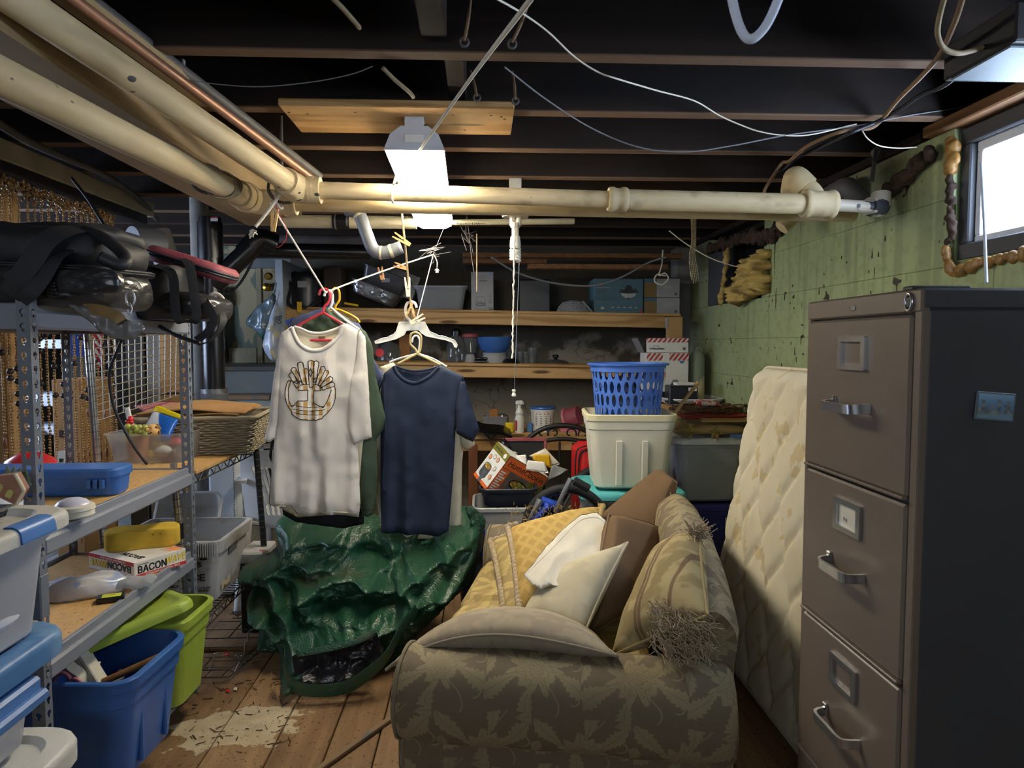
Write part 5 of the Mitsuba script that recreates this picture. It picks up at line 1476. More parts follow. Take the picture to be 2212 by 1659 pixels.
# ------------------------------------------------------------------ clotheslines and clothespins
wire('clothesline', 'taut white clothesline from the pipe corner down to the red hanger', [(583, 438, 2.36), (640, 530, 2.46), (703, 632, 2.585)], .0035, 'rope_white', 'clothesline', 3)
wire('clothesline', 'white clothesline rising from the yellow hanger towards the far knot', [(703, 632, 2.585), (760, 610, 2.75), (850, 578, 3.05), (936, 550, 3.3)], .0035, 'rope_white', 'clothesline', 3)
wire('clothesline', 'old clothesline hanging from the front cream pipe down to the hangers', [(850, 398, 2.31), (858, 383, 2.36), (866, 440, 2.68), (871, 490, 2.70), (878, 560, 2.71), (884, 630, 2.72), (891, 700, 2.72)], .0042, 'cord_tan', 'clothesline', 5)
wire('pipe_tie', 'loop of cord tied around the front cream pipe left of the shop light', [(858, 388, 2.38), (848, 402, 2.32), (847, 430, 2.32), (850, 437, 2.36), (852, 420, 2.40), (850, 396, 2.39)], .0035, 'rope_white', 'cord', 5)
wire('clothesline', 'thin clothesline rising right from the white flat hanger to the far knot', [(900, 690, 2.74), (918, 620, 3.0), (936, 550, 3.3)], .0026, 'cord_grey', 'clothesline', 3)
kn = thing('cord_knot', 'tangled knot of grey cords hanging from the far joists', 'cord')
g = np.random.default_rng(31)
o = at(936, 548, 3.3)
m = [tube(spline([o + g.normal(0, .02, 3), o + g.normal(0, .03, 3) + (0, 0, .01), o + g.normal(0, .045, 3)], 4), .002, 4) for _ in range(9)]
add('tangle', cat(*m), 'dark_iron', kn, kind='stuff')
add('cord', rod(o, at(968, 470, 3.3), .0016, 5), 'dark_iron', kn)
add('tail', tube(spline([o, at(944, 565, 3.3), at(944, 578, 3.3)], 5), .003, 6), 'rope_white', kn, True)
add('tuft', cat(*[rod(at(944, 580, 3.3), at(944 + dx, 584 + dy, 3.3), .002, 4) for dx, dy in ((-5, 0), (5, 1), (-3, 5), (3, 5), (0, 6))]), 'rope_white', kn, kind='stuff')
kn = thing('cord_knot', 'second tangle of grey cords tied at a far joist', 'cord')
o = at(1014, 510, 3.4)
m = [tube(spline([o + g.normal(0, .02, 3), o + g.normal(0, .03, 3), o + g.normal(0, .05, 3) * (.6, .6, 1)], 4), .002, 4) for _ in range(7)]
add('tangle', cat(*m), 'dark_iron', kn, kind='stuff')
add('cord', tube(spline([at(1008, 465, 3.4), o, at(1018, 550, 3.4), at(1024, 588, 3.4)], 5), .0022, 5), 'dark_iron', kn, True)
add('twine', rod(at(1030, 505, 3.4), at(1030, 630, 3.4), .003, 5), 'cord_tan', kn)

mat('pin_wood', lambda p, n, uv: mix(C('c2a06c'), C('a5834f'), fbm(p.x * 60, p.y * 60, p.z * 60, 2)), .6, .3)
mat('pin_old', '8a6540', .7, .3)
mat('pin_white', 'd9d2b8', .5, .3)


def clothespin(px, py, Y, deg, lab, m='pin_wood', L=.075, spread=9):
    """Two wooden legs about a spring; deg turns it in the picture plane (0 = jaws down)."""
    t = thing('clothespin', lab, 'clothespin')
    o = at(px, py, Y)
    M0 = frame(o, (math.cos(math.radians(deg)), 0, math.sin(math.radians(deg))), (-math.sin(math.radians(deg)), 0, math.cos(math.radians(deg))))
    for s in (-1, 1):
        leg = prism([(-.004, -L * .45), (.0045, -L * .45), (.0045, L * .15), (.003, L * .55), (-.002, L * .55), (-.004, L * .1)], .009)
        if s < 0:
            leg.vertices[:, 0] *= -1
            leg.invert()
        leg.vertices[:, 2] -= .0045
        leg.apply_transform(rot((0, 0, 1), -s * spread / 2))
        leg.vertices[:, 0] += s * .0052
        add('leg', xform(leg, M0), m, t)
    an_ = np.linspace(0, 2 * np.pi * 3, 30)
    add('spring', xform(tube(np.stack([.0065 * np.cos(an_), .004 * np.sin(an_), (an_ / an_[-1] - .5) * .012], 1), .0009, 4), M0), 'steel', t)


clothespin(592, 478, 2.37, -6, 'clothespin hanging at the pipe corner by the frayed cord', 'pin_wood')
clothespin(870, 519, 2.69, 58, 'clothespin clipped aslant on the cord below the shop light', 'pin_wood')
clothespin(881, 622, 2.71, 3, 'clothespin upright on the cord just above the white hanger hook', 'pin_white')
clothespin(888, 668, 2.70, 175, 'yellowish clothespin hanging in the hook of the white hanger', 'pin_wood', .06, 40)
clothespin(900, 691, 2.70, -62, 'clothespin lying on top of the flat white hanger', 'pin_white', .06)
clothespin(824, 592, 2.98, 12, 'small old clothespin on the rising clothesline, nearer the shirts', 'pin_old', .055)
clothespin(867, 576, 3.05, 72, 'small old clothespin on the rising clothesline, nearer the knot', 'pin_old', .06)


# ------------------------------------------------------------------ hanging clothes
def cloth_mat(name, h, h2=None):
    a, b = C(h), C(h2 or h)
    mat(name, lambda p, n, uv: mix(a, b, fbm(p.x * 9, p.y * 9, p.z * 9, 3)), .85, .15, sheen=.4)


cloth_mat('tee_white', 'c3bfb8', 'b5b0a8')
cloth_mat('tee_cream', 'c5bda5', 'b5ad95')
cloth_mat('hood_green', '3d4a3c', '333f33')
cloth_mat('shirt_blue', '434a66', '3a415c')
mat('tee_navy', lambda p, n, uv: mix(mix(C('1f2737'), C('293246'), fbm(p.x * 9, p.y * 9, p.z * 9, 3)), C('6d7690'), smoothstep(.90, .95, noise(p.x * 600, p.y * 600, p.z * 600)) * .7 * smoothstep(.42, .6, fbm(p.x * 6, 2, p.z * 6, 2)) + smoothstep(.25, .40, p.x + .0) * 0), .85, .15, sheen=.5)
cloth_mat('cloth_black', '19191b', '222225')


class Garment:
    """Cloth panels drawn over an upright plane at depth Y, with folds; coordinates as at()."""

    def __init__(self, key, Y, tilt=0.0, cx=700, seed=0, amp=5.0, freq=.06, thick=5.0, top=700, bottom=1110):
        self.key, self.Y, self.tilt, self.cx = key, Y, tilt, cx
        self.seed, self.amp, self.freq, self.thick, self.top, self.bottom = seed, amp, freq, thick, top, bottom

    def folds(self, p):
        x, y = p[:, 0], p[:, 1]
        k = np.clip((y - self.top) / (self.bottom - self.top), 0, 1)
        w = n3(np.column_stack([x * self.freq, y * self.freq * .10]), 1.0, self.seed) * self.amp * k ** .8 * 1.5
        return w + n3(p, .05, self.seed + 5) * self.amp * .25 + n3(p, .012, self.seed + 9) * self.amp * .8

    def place(self, p, z):
        out = np.array([at(a, b, self.Y + self.tilt * (a - self.cx)) for a, b in p])
        s = self.Y / F
        return out + np.outer(z * s, [0.0, -1.0, 0.0])

    def panel(self, name, poly, m, dz=0.0, res=7.0, thick=None, width=25, label=None, extra=None):
        th = self.thick if thick is None else thick
        poly = sg.Polygon(poly) if not hasattr(poly, 'geom_type') else poly
        self.poly, self.dz, self.th, self.width, self.extra = poly, dz, th, width, extra
        me = inflate(poly, th, res, width, lambda p, d: self.folds(p) + dz + (extra(p) if extra else 0), power=.6)
        return add(name, mesh(self.place(me.vertices[:, :2], me.vertices[:, 2]), me.faces[:, ::-1]), m, self.key, True, label)

    def surf(self, p):
        d = shapely.distance(self.poly.boundary, shapely.points(p))
        prof = .002 + self.th * np.clip(1 - (1 - np.minimum(d / self.width, 1)) ** 2, 0, 1) ** .6
        return prof + self.folds(p) + self.dz

    def printed(self, name, poly, m, lift=.6, res=4.0):
        ms = []
        for q in getattr(poly, 'geoms', [poly]):
            if q.geom_type != 'Polygon' or q.area < .5:
                continue
            p, t, nb = tri2d(q, res)
            ms.append(mesh(self.place(p, self.surf(p) + lift), t))
        return add(name, cat(*ms), m, self.key)

    def line(self, name, pts, r, m, lift=0.0, n=8, sides=8, closed=False):
        p = spline(np.column_stack([pts, np.zeros(len(pts))]), n)[:, :2]
        return add(name, tube(self.place(p, self.surf(p) + lift), r, sides, closed), m, self.key, True)


# blue work shirt, furthest back of the left bunch
bs = Garment(thing('work_shirt', 'blue work shirt with a flag patch on its shoulder, furthest back of the left clothes', 'shirt'), 2.78, .0004, 720, 3, 5)
bs.panel('body', [(622, 706), (630, 688), (690, 666), (716, 655), (726, 659), (735, 688), (775, 698), (797, 735), (808, 775), (822, 800), (838, 816), (834, 832), (815, 830), (806, 900), (800, 1020), (660, 1020), (640, 800)], 'shirt_blue')
bs.panel('collar', [(704, 672), (716, 650), (724, 652), (738, 690), (722, 690), (712, 672)], 'shirt_blue', 5, 4)
q = at(633, 699, 2.76)
add('flag_patch', plate(at(622, 706, 2.755), (1, .0, .45), (-.3, 0, 1), .032, .026), 'flag_blue', bs.key)
for k in range(3):
    add('patch_stripe', plate(at(623.5, 705 - k * 2.6, 2.753), (1, 0, .45), (-.3, 0, 1), .026, .0028), 'flag_white' if k % 2 else 'flag_red', bs.key)
add('sleeve_patch', prism(sg.Point(0, 0).buffer(.016), .001, frame(at(820, 762, 2.765), (1, 0, .2), (0, 0, 1))), 'flag_red', bs.key)
# green hooded sweatshirt
hs = Garment(thing('sweatshirt', 'dark green hooded sweatshirt hanging behind the white shirts', 'sweatshirt'), 2.70, .0003, 740, 5, 5, top=700, bottom=1120)
hs.panel('body', [(650, 720), (660, 690), (700, 684), (745, 688), (790, 716), (806, 752), (811, 830), (808, 1000), (806, 1090), (780, 1100), (650, 1100), (640, 900)], 'hood_green')
hs.panel('sleeve', [(778, 712), (792, 717), (806, 745), (814, 815), (834, 903), (828, 928), (815, 948), (817, 1020), (814, 1070), (811, 1098), (806, 1106), (783, 1110), (780, 1090), (772, 1080), (771, 960), (774, 820)], 'hood_green', 10, 6, 8)
hs.panel('cuff', [(778, 1078), (812, 1074), (808, 1108), (796, 1113), (784, 1112)], 'hood_green', 12, 5, 4)
hs.panel('hood', [(655, 706), (662, 690), (690, 682), (706, 664), (716, 672), (735, 678), (752, 686), (766, 700), (762, 718), (735, 728), (690, 730), (662, 722)], 'hood_green', 8, 4, 9, 14, extra=lambda p: n3(p, .07, 2) * 6)
hs.panel('hood_edge', [(704, 668), (712, 666), (722, 680), (740, 692), (748, 706), (738, 706), (720, 694), (706, 684)], 'hood_green', 16, 3, 5, 6)
# dark garment under the shirts
dk = Garment(thing('dark_shirt', 'black garment whose hem shows under the white printed shirt', 'shirt'), 2.74, 0, 700, 8, 4)
dk.panel('body', [(640, 720), (760, 720), (790, 900), (786, 1132), (740, 1142), (640, 1128), (612, 1112), (590, 960), (586, 1000), (581, 985), (600, 850)], 'cloth_black')
# second white shirt
w2_ = Garment(thing('t_shirt', 'plain white t-shirt directly behind the white printed one', 't-shirt'), 2.66, .0003, 700, 11, 5)
w2_.panel('body', [(640, 716), (700, 724), (752, 703), (780, 714), (791, 735), (786, 940), (774, 1080), (716, 1112), (640, 1117), (600, 1095), (600, 900), (608, 735)], 'tee_cream')
w2_.panel('sleeve', [(776, 712), (790, 726), (795, 800), (804, 945), (774, 952), (762, 905), (768, 820)], 'tee_white', 5, 6, 5)
# the printed white shirt in front
wt = Garment(thing('t_shirt', 'large white t-shirt with a plaid tree emblem hanging on the red hanger', 't-shirt'), 2.585, .0003, 690, 2, 8, .055, 7)
wt.panel('back_panel', [(633, 706), (644, 708), (670, 717), (699, 717), (733, 706), (744, 700), (752, 715), (748, 770), (640, 770), (630, 720)], 'tee_cream', -16, 6, 3)
wt.panel('sleeve', [(606, 720), (599, 765), (590, 819), (577, 911), (569, 950), (579, 957), (592, 948), (606, 900), (620, 800), (622, 730)], 'tee_white', -2, 6, 8)
necks = [(631, 704), (638, 722), (653, 743), (676, 754), (705, 748), (731, 723), (741, 699)]
body = [(608, 718), (600, 800), (594, 900), (588, 990), (580, 1086), (583, 1092), (610, 1093), (629, 1096), (640, 1112), (668, 1114), (699, 1110), (740, 1113), (775, 1116), (779, 1085), (776, 1040), (772, 965), (773, 860), (784, 740), (774, 713), (751, 699), (741, 699)] + necks[::-1][1:]
wt.panel('body', body, 'tee_white', 0, 6.5, 8, 30)
emb = lambda pts: [(560 + a / 3.457, 680 + b / 3.457) for a, b in pts]
cz = np.array([388, 560])
fing = []
for tx, ty, bx, by, w in ((243, 432, 300, 540, 15), (262, 392, 330, 520, 15), (318, 350, 345, 520, 17), (358, 398, 372, 520, 10), (398, 338, 394, 540, 17), (436, 342, 420, 520, 15), (492, 384, 440, 520, 15), (522, 412, 455, 530, 13), (556, 466, 470, 535, 14), (572, 512, 480, 550, 13)):
    d = np.array([bx - tx, by - ty], float); d /= np.linalg.norm(d)
    n_ = np.array([-d[1], d[0]]) * w * 1.3
    a_, b_ = np.array([tx, ty]), np.array([bx, by])
    fing.append(sg.Polygon(emb([a_ + d * 10 + n_, a_, a_ + d * 12 - n_, b_ - n_ * .6, b_ + n_ * .6])))
ring = sg.Polygon(emb([(390 + 188 * math.cos(a), 585 + 198 * math.sin(a)) for a in np.linspace(-.45, math.pi + .50, 40)]))
base = sg.Polygon(emb([(250, 690), (300, 640), (370, 640), (372, 480), (414, 480), (415, 655), (490, 690), (520, 690), (483, 768), (440, 780), (380, 783), (320, 776), (280, 760), (250, 735)]))
win1, win2 = sg.Polygon(emb([(246, 560), (370, 560), (365, 635), (248, 622)])), sg.Polygon(emb([(415, 580), (474, 568), (484, 588), (505, 582), (522, 600), (548, 560), (520, 640), (490, 685), (480, 664), (415, 650)]))
inner_ = sg.Polygon(emb([(250, 480), (530, 480), (548, 560), (520, 640), (490, 690), (255, 690), (232, 640), (225, 560)]))
shape = shapely.union_all([ring.difference(inner_), base, *fing, sg.Polygon(emb([(300, 500), (460, 500), (470, 565), (300, 560)]))]).difference(shapely.union_all([win1, win2])).buffer(0)
dia = [sg.Polygon(emb(q)) for q in ([(390, 400), (404, 430), (393, 462), (378, 430)], [(268, 497), (298, 486), (320, 497), (290, 512)], [(418, 475), (440, 470), (430, 502), (414, 500)])]
shape = shape.difference(shapely.union_all(dia))
mat('gingham', lambda p, n, uv: mix(mix(C('c9c4ba'), C('a07d45'), smoothstep(-.15, .15, dr.sin(p.x * 234 + 1.0))), C('c9c4ba'), smoothstep(.0, .3, dr.sin(p.z * 210)) * .45), .85, .15)
wt.printed('emblem_fill', shape, 'gingham', .7)
strokes = shapely.union_all([shape.boundary.buffer(.8)] + [h.boundary.buffer(.75) for h in fing + dia] + [sg.LineString(emb(q)).buffer(.6) for q in ([(250, 672), (380, 688), (500, 680)], [(255, 700), (380, 716), (500, 705)], [(262, 728), (380, 745), (480, 740)])])
mat('print_dark', '332a25', .85, .15)
wt.printed('emblem_outline', strokes, 'print_dark', 1.0, 3.0)
wt.printed('hem_tag', sg.Polygon(emb([(538, 1455), (560, 1458), (558, 1490), (535, 1487)])), 'flag_white', .8)
wt.printed('hem_stitch', sg.LineString([(583, 1083), (629, 1086), (700, 1102), (776, 1105)]).buffer(.5), 'tee_cream', .4)
wt.line('collar', [(a, b + 3) for a, b in necks], .0075, 'tee_white', 1)
wt.line('collar_back', [(633, 706), (650, 711), (672, 719), (699, 719), (728, 709), (742, 700)], .006, 'tee_white', -14)
wt.panel('sleeve', [(774, 713), (786, 724), (791, 801), (799, 943), (763, 963), (745, 922), (752, 850), (764, 790), (770, 740)], 'tee_white', 5, 6, 5, 18)
add('neck_label', plate(at(688, 737, 2.60), (1, 0, 0), (0, 0, 1), .024, .018), 'cord_brown', wt.key)

# navy t-shirt and its white companion on the right bunch
w3_ = Garment(thing('t_shirt', 'cream t-shirt hanging behind the navy one', 't-shirt'), 2.86, 0, 900, 21, 5, top=790, bottom=1150)
w3_.panel('body', [(822, 792), (850, 783), (875, 812), (905, 815), (940, 790), (990, 815), (1004, 840), (1002, 960), (998, 1000), (996, 1140), (940, 1162), (880, 1168), (830, 1160), (815, 1100), (806, 1030), (820, 900)], 'tee_cream')
w3_.panel('sleeve', [(985, 815), (1010, 850), (1026, 960), (1010, 972), (996, 966), (986, 900)], 'tee_cream', 4, 6, 6)
nt = Garment(thing('t_shirt', 'navy blue t-shirt hanging on the cream tubular hanger', 't-shirt'), 2.77, 0, 900, 14, 7, .05, 7, 790, 1150)
nt.panel('back_panel', [(852, 790), (870, 797), (898, 801), (930, 797), (947, 790), (950, 810), (940, 840), (860, 840)], 'tee_navy', -18, 6, 3)
nneck = [(851, 789), (858, 803), (873, 818), (897, 825), (926, 812), (948, 791)]
nt.panel('body', [(830, 806), (822, 845), (823, 946), (821, 1040), (824, 1150), (855, 1152), (886, 1154), (946, 1159), (969, 1147), (980, 1014), (984, 934), (992, 880), (1006, 830), (1000, 812), (951, 789)] + nneck[::-1][1:], 'tee_navy', 0, 6.5, 8, 28)
nt.line('collar', [(a, b + 2) for a, b in nneck], .007, 'tee_navy', 1)
nt.line('collar_back', [(852, 791), (872, 798), (898, 802), (928, 798), (947, 791)], .005, 'tee_navy', -15)
nt.line('side_seam', [(830, 830), (834, 930), (828, 1040), (836, 1060)], .0018, 'tee_navy', 2)
nt.panel('sleeve', [(1000, 812), (1007, 832), (1022, 885), (1036, 926), (1022, 954), (1005, 946), (986, 934), (985, 880), (990, 840)], 'tee_navy', 8, 6, 8, 18)
nt.panel('sleeve', [(832, 808), (826, 826), (818, 850), (812, 840), (820, 815)], 'tee_navy', -6, 5, 5)

# ------------------------------------------------------------------ hangers
mat('hanger_red', 'b8323c', .3, .5)
mat('hanger_yellow', 'c79a1e', .3, .5)
mat('hanger_white', 'cfcfc8', .35, .5)
mat('hanger_cream', 'c2b07a', .35, .5)


def tubular(name, lab, Y, hook, arms, m, r=.0045, n=6):
    t = thing(name, lab, 'hanger')
    add('hook', tube(spline([at(a, b, Y) for a, b in hook], n), r, 10), m, t, True)
    for k, arm in enumerate(arms):
        add('arm' if k < 2 else 'bar', tube(spline([at(a, b, Y) for a, b in arm], 3), r, 10), m, t, True)
    return t


tubular('hanger', 'red plastic hanger holding the white printed t-shirt', 2.598, [(689, 638), (692, 628), (701, 624), (710, 629), (713, 641), (709, 654), (701, 662), (698, 675)], [[(698, 675), (668, 690), (641, 705)], [(698, 675), (720, 688), (741, 700)], [(650, 735), (684, 735), (716, 735)]], 'hanger_red', .005)
tubular('hanger', 'white tubular hanger just behind the red one', 2.67, [(700, 640), (704, 630), (712, 628), (718, 636), (718, 652), (714, 664)], [[(714, 664), (680, 690), (645, 708)], [(714, 664), (745, 690), (776, 712)]], 'hanger_white', .005)
tubular('hanger', 'yellow hanger at the back of the left clothes', 2.76, [(718, 629), (722, 623), (728, 623), (733, 631), (733, 648), (726, 659), (722, 668)], [[(722, 668), (690, 684), (650, 700)], [(722, 668), (738, 671), (768, 686), (777, 697)]], 'hanger_yellow', .0045)
fh = thing('hanger', 'flat white plastic hanger with notched arms hanging above the navy shirt', 'hanger')
poly = sg.Polygon([(863, 696), (918, 696), (921, 703), (928, 716), (939, 721), (958, 726), (972, 731), (982, 735), (988, 745), (986, 751), (982, 750), (978, 740), (965, 735), (921, 726), (910, 719), (905, 713), (878, 714), (873, 723), (856, 732), (820, 741), (811, 742), (809, 738), (820, 733), (849, 723), (856, 716), (861, 699)])
poly = poly.difference(sg.LineString([(945, 723.5), (953, 725)]).buffer(.9)).difference(sg.LineString([(832, 729), (840, 727)]).buffer(.9))
me = prism(poly, 2.2)
add('body', mesh(np.array([at(a, b, 2.737) for a, b in me.vertices[:, :2]]) - np.outer(me.vertices[:, 2] * 2.7 / F, [0, 1, 0]), me.faces[:, ::-1]), 'hanger_white', fh)
rim_ = np.array(poly.exterior.coords)
add('edge', tube(np.array([at(a, b, 2.732) for a, b in rim_[:-1]]), .0018, 5, True), 'hanger_white', fh)
add('hook', ribbon(spline([at(a, b, 2.735) for a, b in ((900, 665), (897, 656), (889, 652), (880, 655), (876, 667), (877, 681), (883, 690), (890, 697))], 6), (1, .3, .4), .010, .006), 'hanger_white', fh, True)
add('size_tab', box2(at(873, 693, 2.732), at(878, 687, 2.726), .001), 'hub_grey', fh)
tubular('hanger', 'cream tubular hanger holding the navy t-shirt', 2.782, [(886, 733), (888, 722), (898, 718), (908, 724), (910, 738), (907, 758), (901, 764)], [[(901, 764), (880, 775), (859, 786)], [(901, 764), (925, 775), (951, 788)], [(886, 733), (887, 744), (897, 754), (901, 764)]], 'hanger_cream', .0048)
tubular('hanger', 'white tubular hanger holding the cream t-shirt behind the navy one', 2.865, [(890, 740), (893, 728), (902, 726), (907, 740), (903, 764)], [[(903, 764), (868, 773), (843, 782), (846, 788)], [(903, 764), (935, 775), (965, 792)]], 'hanger_white', .0045)

# ------------------------------------------------------------------ green tarpaulin heap
mat('tarp_green', lambda p, n, uv: mix(mix(C('183a27'), C('234f37'), fbm(p.x * 7, p.y * 7, p.z * 7, 3)), C('4a4a34'), smoothstep(.58, .75, fbm(p.x * 6 + 3, p.y * 6, p.z * 9, 4)) * .6), .36, .6, bump=lambda p, n, uv: noise(p.x * 260, p.y * 260, p.z * 260) * .6 + noise(p.x * 80, p.y * 80, p.z * 80) * .4, depth=.0034)
mat('tarp_black', lambda p, n, uv: mix(C('1b191b'), C('2c292b'), fbm(p.x * 9, p.y * 9, p.z * 9, 3)), .30, .6, bump=lambda p, n, uv: noise(p.x * 240, p.y * 240, p.z * 240) * .5 + noise(p.x * 90, p.y * 90, p.z * 90) * .5, depth=.0016)
tp = thing('tarpaulin', 'crumpled shiny green tarpaulin heap under the hanging clothes', 'tarp')
outl = [(640, 1104), (612, 1112), (598, 1124), (596, 1145), (604, 1172), (585, 1190), (562, 1200), (523, 1222), (527, 1245), (548, 1266), (538, 1284), (545, 1318), (562, 1350), (558, 1386), (567, 1400), (608, 1406), (609, 1440), (617, 1472), (638, 1500), (694, 1502), (753, 1494), (805, 1458), (840, 1440), (862, 1420), (900, 1372), (965, 1310), (1020, 1255), (1044, 1182), (1050, 1126), (1033, 1106), (1002, 1092), (960, 1092), (930, 1120), (880, 1118), (800, 1108), (700, 1102)]
ridges = [([(600, 1180), (625, 1235), (655, 1300), (680, 1370), (672, 1410)], 42, 13), ([(655, 1408), (760, 1335), (900, 1292), (985, 1232), (1022, 1180), (1042, 1130)], 62, 17),
          ([(690, 1245), (740, 1212), (800, 1212), (862, 1236), (905, 1212), (955, 1180), (1010, 1140)], 48, 13), ([(760, 1118), (705, 1190), (688, 1240)], 34, 11), ([(888, 1180), (926, 1218), (905, 1262), (880, 1290)], 30, 9),
          ([(528, 1224), (575, 1218), (630, 1190), (650, 1150)], 46, 14), ([(540, 1285), (590, 1300), (640, 1350)], 32, 13), ([(800, 1290), (860, 1270), (930, 1252)], 24, 9), ([(620, 1120), (680, 1150), (740, 1140)], 30, 12), ([(965, 1150), (985, 1190), (960, 1240)], 26, 9)]
valleys = [([(720, 1270), (790, 1262), (860, 1265)], 52, 18), ([(640, 1230), (670, 1290), (700, 1350)], 34, 13), ([(800, 1170), (860, 1190), (920, 1150)], 46, 15), ([(700, 1380), (800, 1330), (900, 1305)], 16, 10), ([(560, 1260), (600, 1260), (630, 1290)], 40, 14), ([(560, 1340), (600, 1360), (630, 1390)], 30, 16), ([(960, 1300), (1010, 1240), (1035, 1180)], 40, 16)]


def tarp_disp(p, d):
    P_ = shapely.points(p)
    z = np.zeros(len(p))
    for pts, a, w in ridges:
        z += a * np.exp(-np.maximum(shapely.distance(sg.LineString(spline(np.column_stack([pts, np.zeros(len(pts))]), 6)[:, :2]), P_) - 1.5, 0) / w)
    for pts, a, w in valleys:
        z -= a * np.exp(-(shapely.distance(sg.LineString(pts), P_) / w) ** 2)
    q = p + np.column_stack([n3(p, .012, 5), n3(p, .012, 6)]) * 30
    w_ = np.column_stack([q[:, 0] * .9 + q[:, 1] * .45, (q[:, 1] * .9 - q[:, 0] * .45) * 1.5])
    rd, rd2, rd3 = (1 - 2 * np.abs(n3(w_, f_, s_)) ** .8 for f_, s_ in ((.013, 3), (.03, 8), (.066, 12)))
    return (z * 1.0 + rd * 20 + rd2 * 13 + rd3 * 6) * np.clip(d / 22, .1, 1)


me = inflate(outl, 100, 4.6, 110, tarp_disp, back=.7, power=.6)
Yc = lambda py: 3.0 - (np.clip(py, 1090, 1510) - 1100) / 400 * .40
pts = np.array([at(a, b, Yc(b)) for a, b in me.vertices[:, :2]])
pts[:, 1] -= me.vertices[:, 2] * Yc(me.vertices[:, 1]) / F
pts[:, 2] = np.maximum(pts[:, 2], .002)
hp_ = mesh(pts, me.faces[:, ::-1])
e_ = hp_.edges_unique
for _ in range(1):
    s_, c_ = np.zeros_like(hp_.vertices), np.zeros(len(hp_.vertices))
    for i_, j_ in ((0, 1), (1, 0)):
        np.add.at(s_, e_[:, i_], hp_.vertices[e_[:, j_]])
        np.add.at(c_, e_[:, i_], 1)
    hp_.vertices = np.where(c_[:, None] > 2, hp_.vertices * .5 + .5 * s_ / np.maximum(c_, 1)[:, None], hp_.vertices)
hp_.vertices[:, 2] = np.maximum(hp_.vertices[:, 2], .002)
add('heap', hp_, 'tarp_green', tp, 33)
inner = sg.Polygon([(630, 1418), (660, 1404), (720, 1398), (790, 1372), (815, 1366), (828, 1400), (824, 1430), (790, 1462), (740, 1478), (680, 1482), (640, 1470)])
me = inflate(inner, 3, 5, 14, lambda p, d: -np.minimum(d, 26) * 1.1 + (1 - 2 * np.abs(n3(p, .05, 4))) * 7)
pts = np.array([at(a, b, 2.39) for a, b in me.vertices[:, :2]])
pts[:, 1] -= me.vertices[:, 2] * 2.4 / F
add('underside', mesh(pts, me.faces[:, ::-1]), 'tarp_black', tp, 40, label='black underside showing in the open fold')
hem = spline([at(614, 1398, 2.42), at(616, 1440, 2.37), at(634, 1480, 2.34), at(690, 1492, 2.33), at(752, 1482, 2.34), at(806, 1446, 2.36), at(838, 1412, 2.40), at(866, 1360, 2.46), at(900, 1315, 2.52)], 8)
add('hem', ribbon(hem, np.gradient(hem, axis=0)[:, [1, 2, 0]] * 0 + np.array([-.1, .25, -1.0]), .05, .006), 'tarp_green', tp, True)
hem2 = spline([at(640, 1412, 2.36), at(700, 1402, 2.36), at(770, 1384, 2.37), at(815, 1362, 2.40)], 8)
add('fold_edge', ribbon(hem2, (0, .3, 1), .022, .006), 'tarp_green', tp, True)
add('grommet', xform(lathe([(.006, 0), (.011, 0), (.011, .003), (.006, .003)], 14), frame(at(1041, 1145, 2.83), (1, 0, 0), (0, 0, 1))), 'black_iron', tp)
fl_ = inflate(sg.Polygon([(1004, 1094), (1020, 1092), (1048, 1118), (1050, 1130), (1036, 1160), (1018, 1140)]), 3, 4, 8, lambda p, d: n3(p, .1, 3) * 4)
pts = np.array([at(a, b, 2.86) for a, b in fl_.vertices[:, :2]])
pts[:, 1] -= fl_.vertices[:, 2] * 2.8 / F
add('corner_flap', mesh(pts, fl_.faces[:, ::-1]), 'tarp_green', tp, 40)

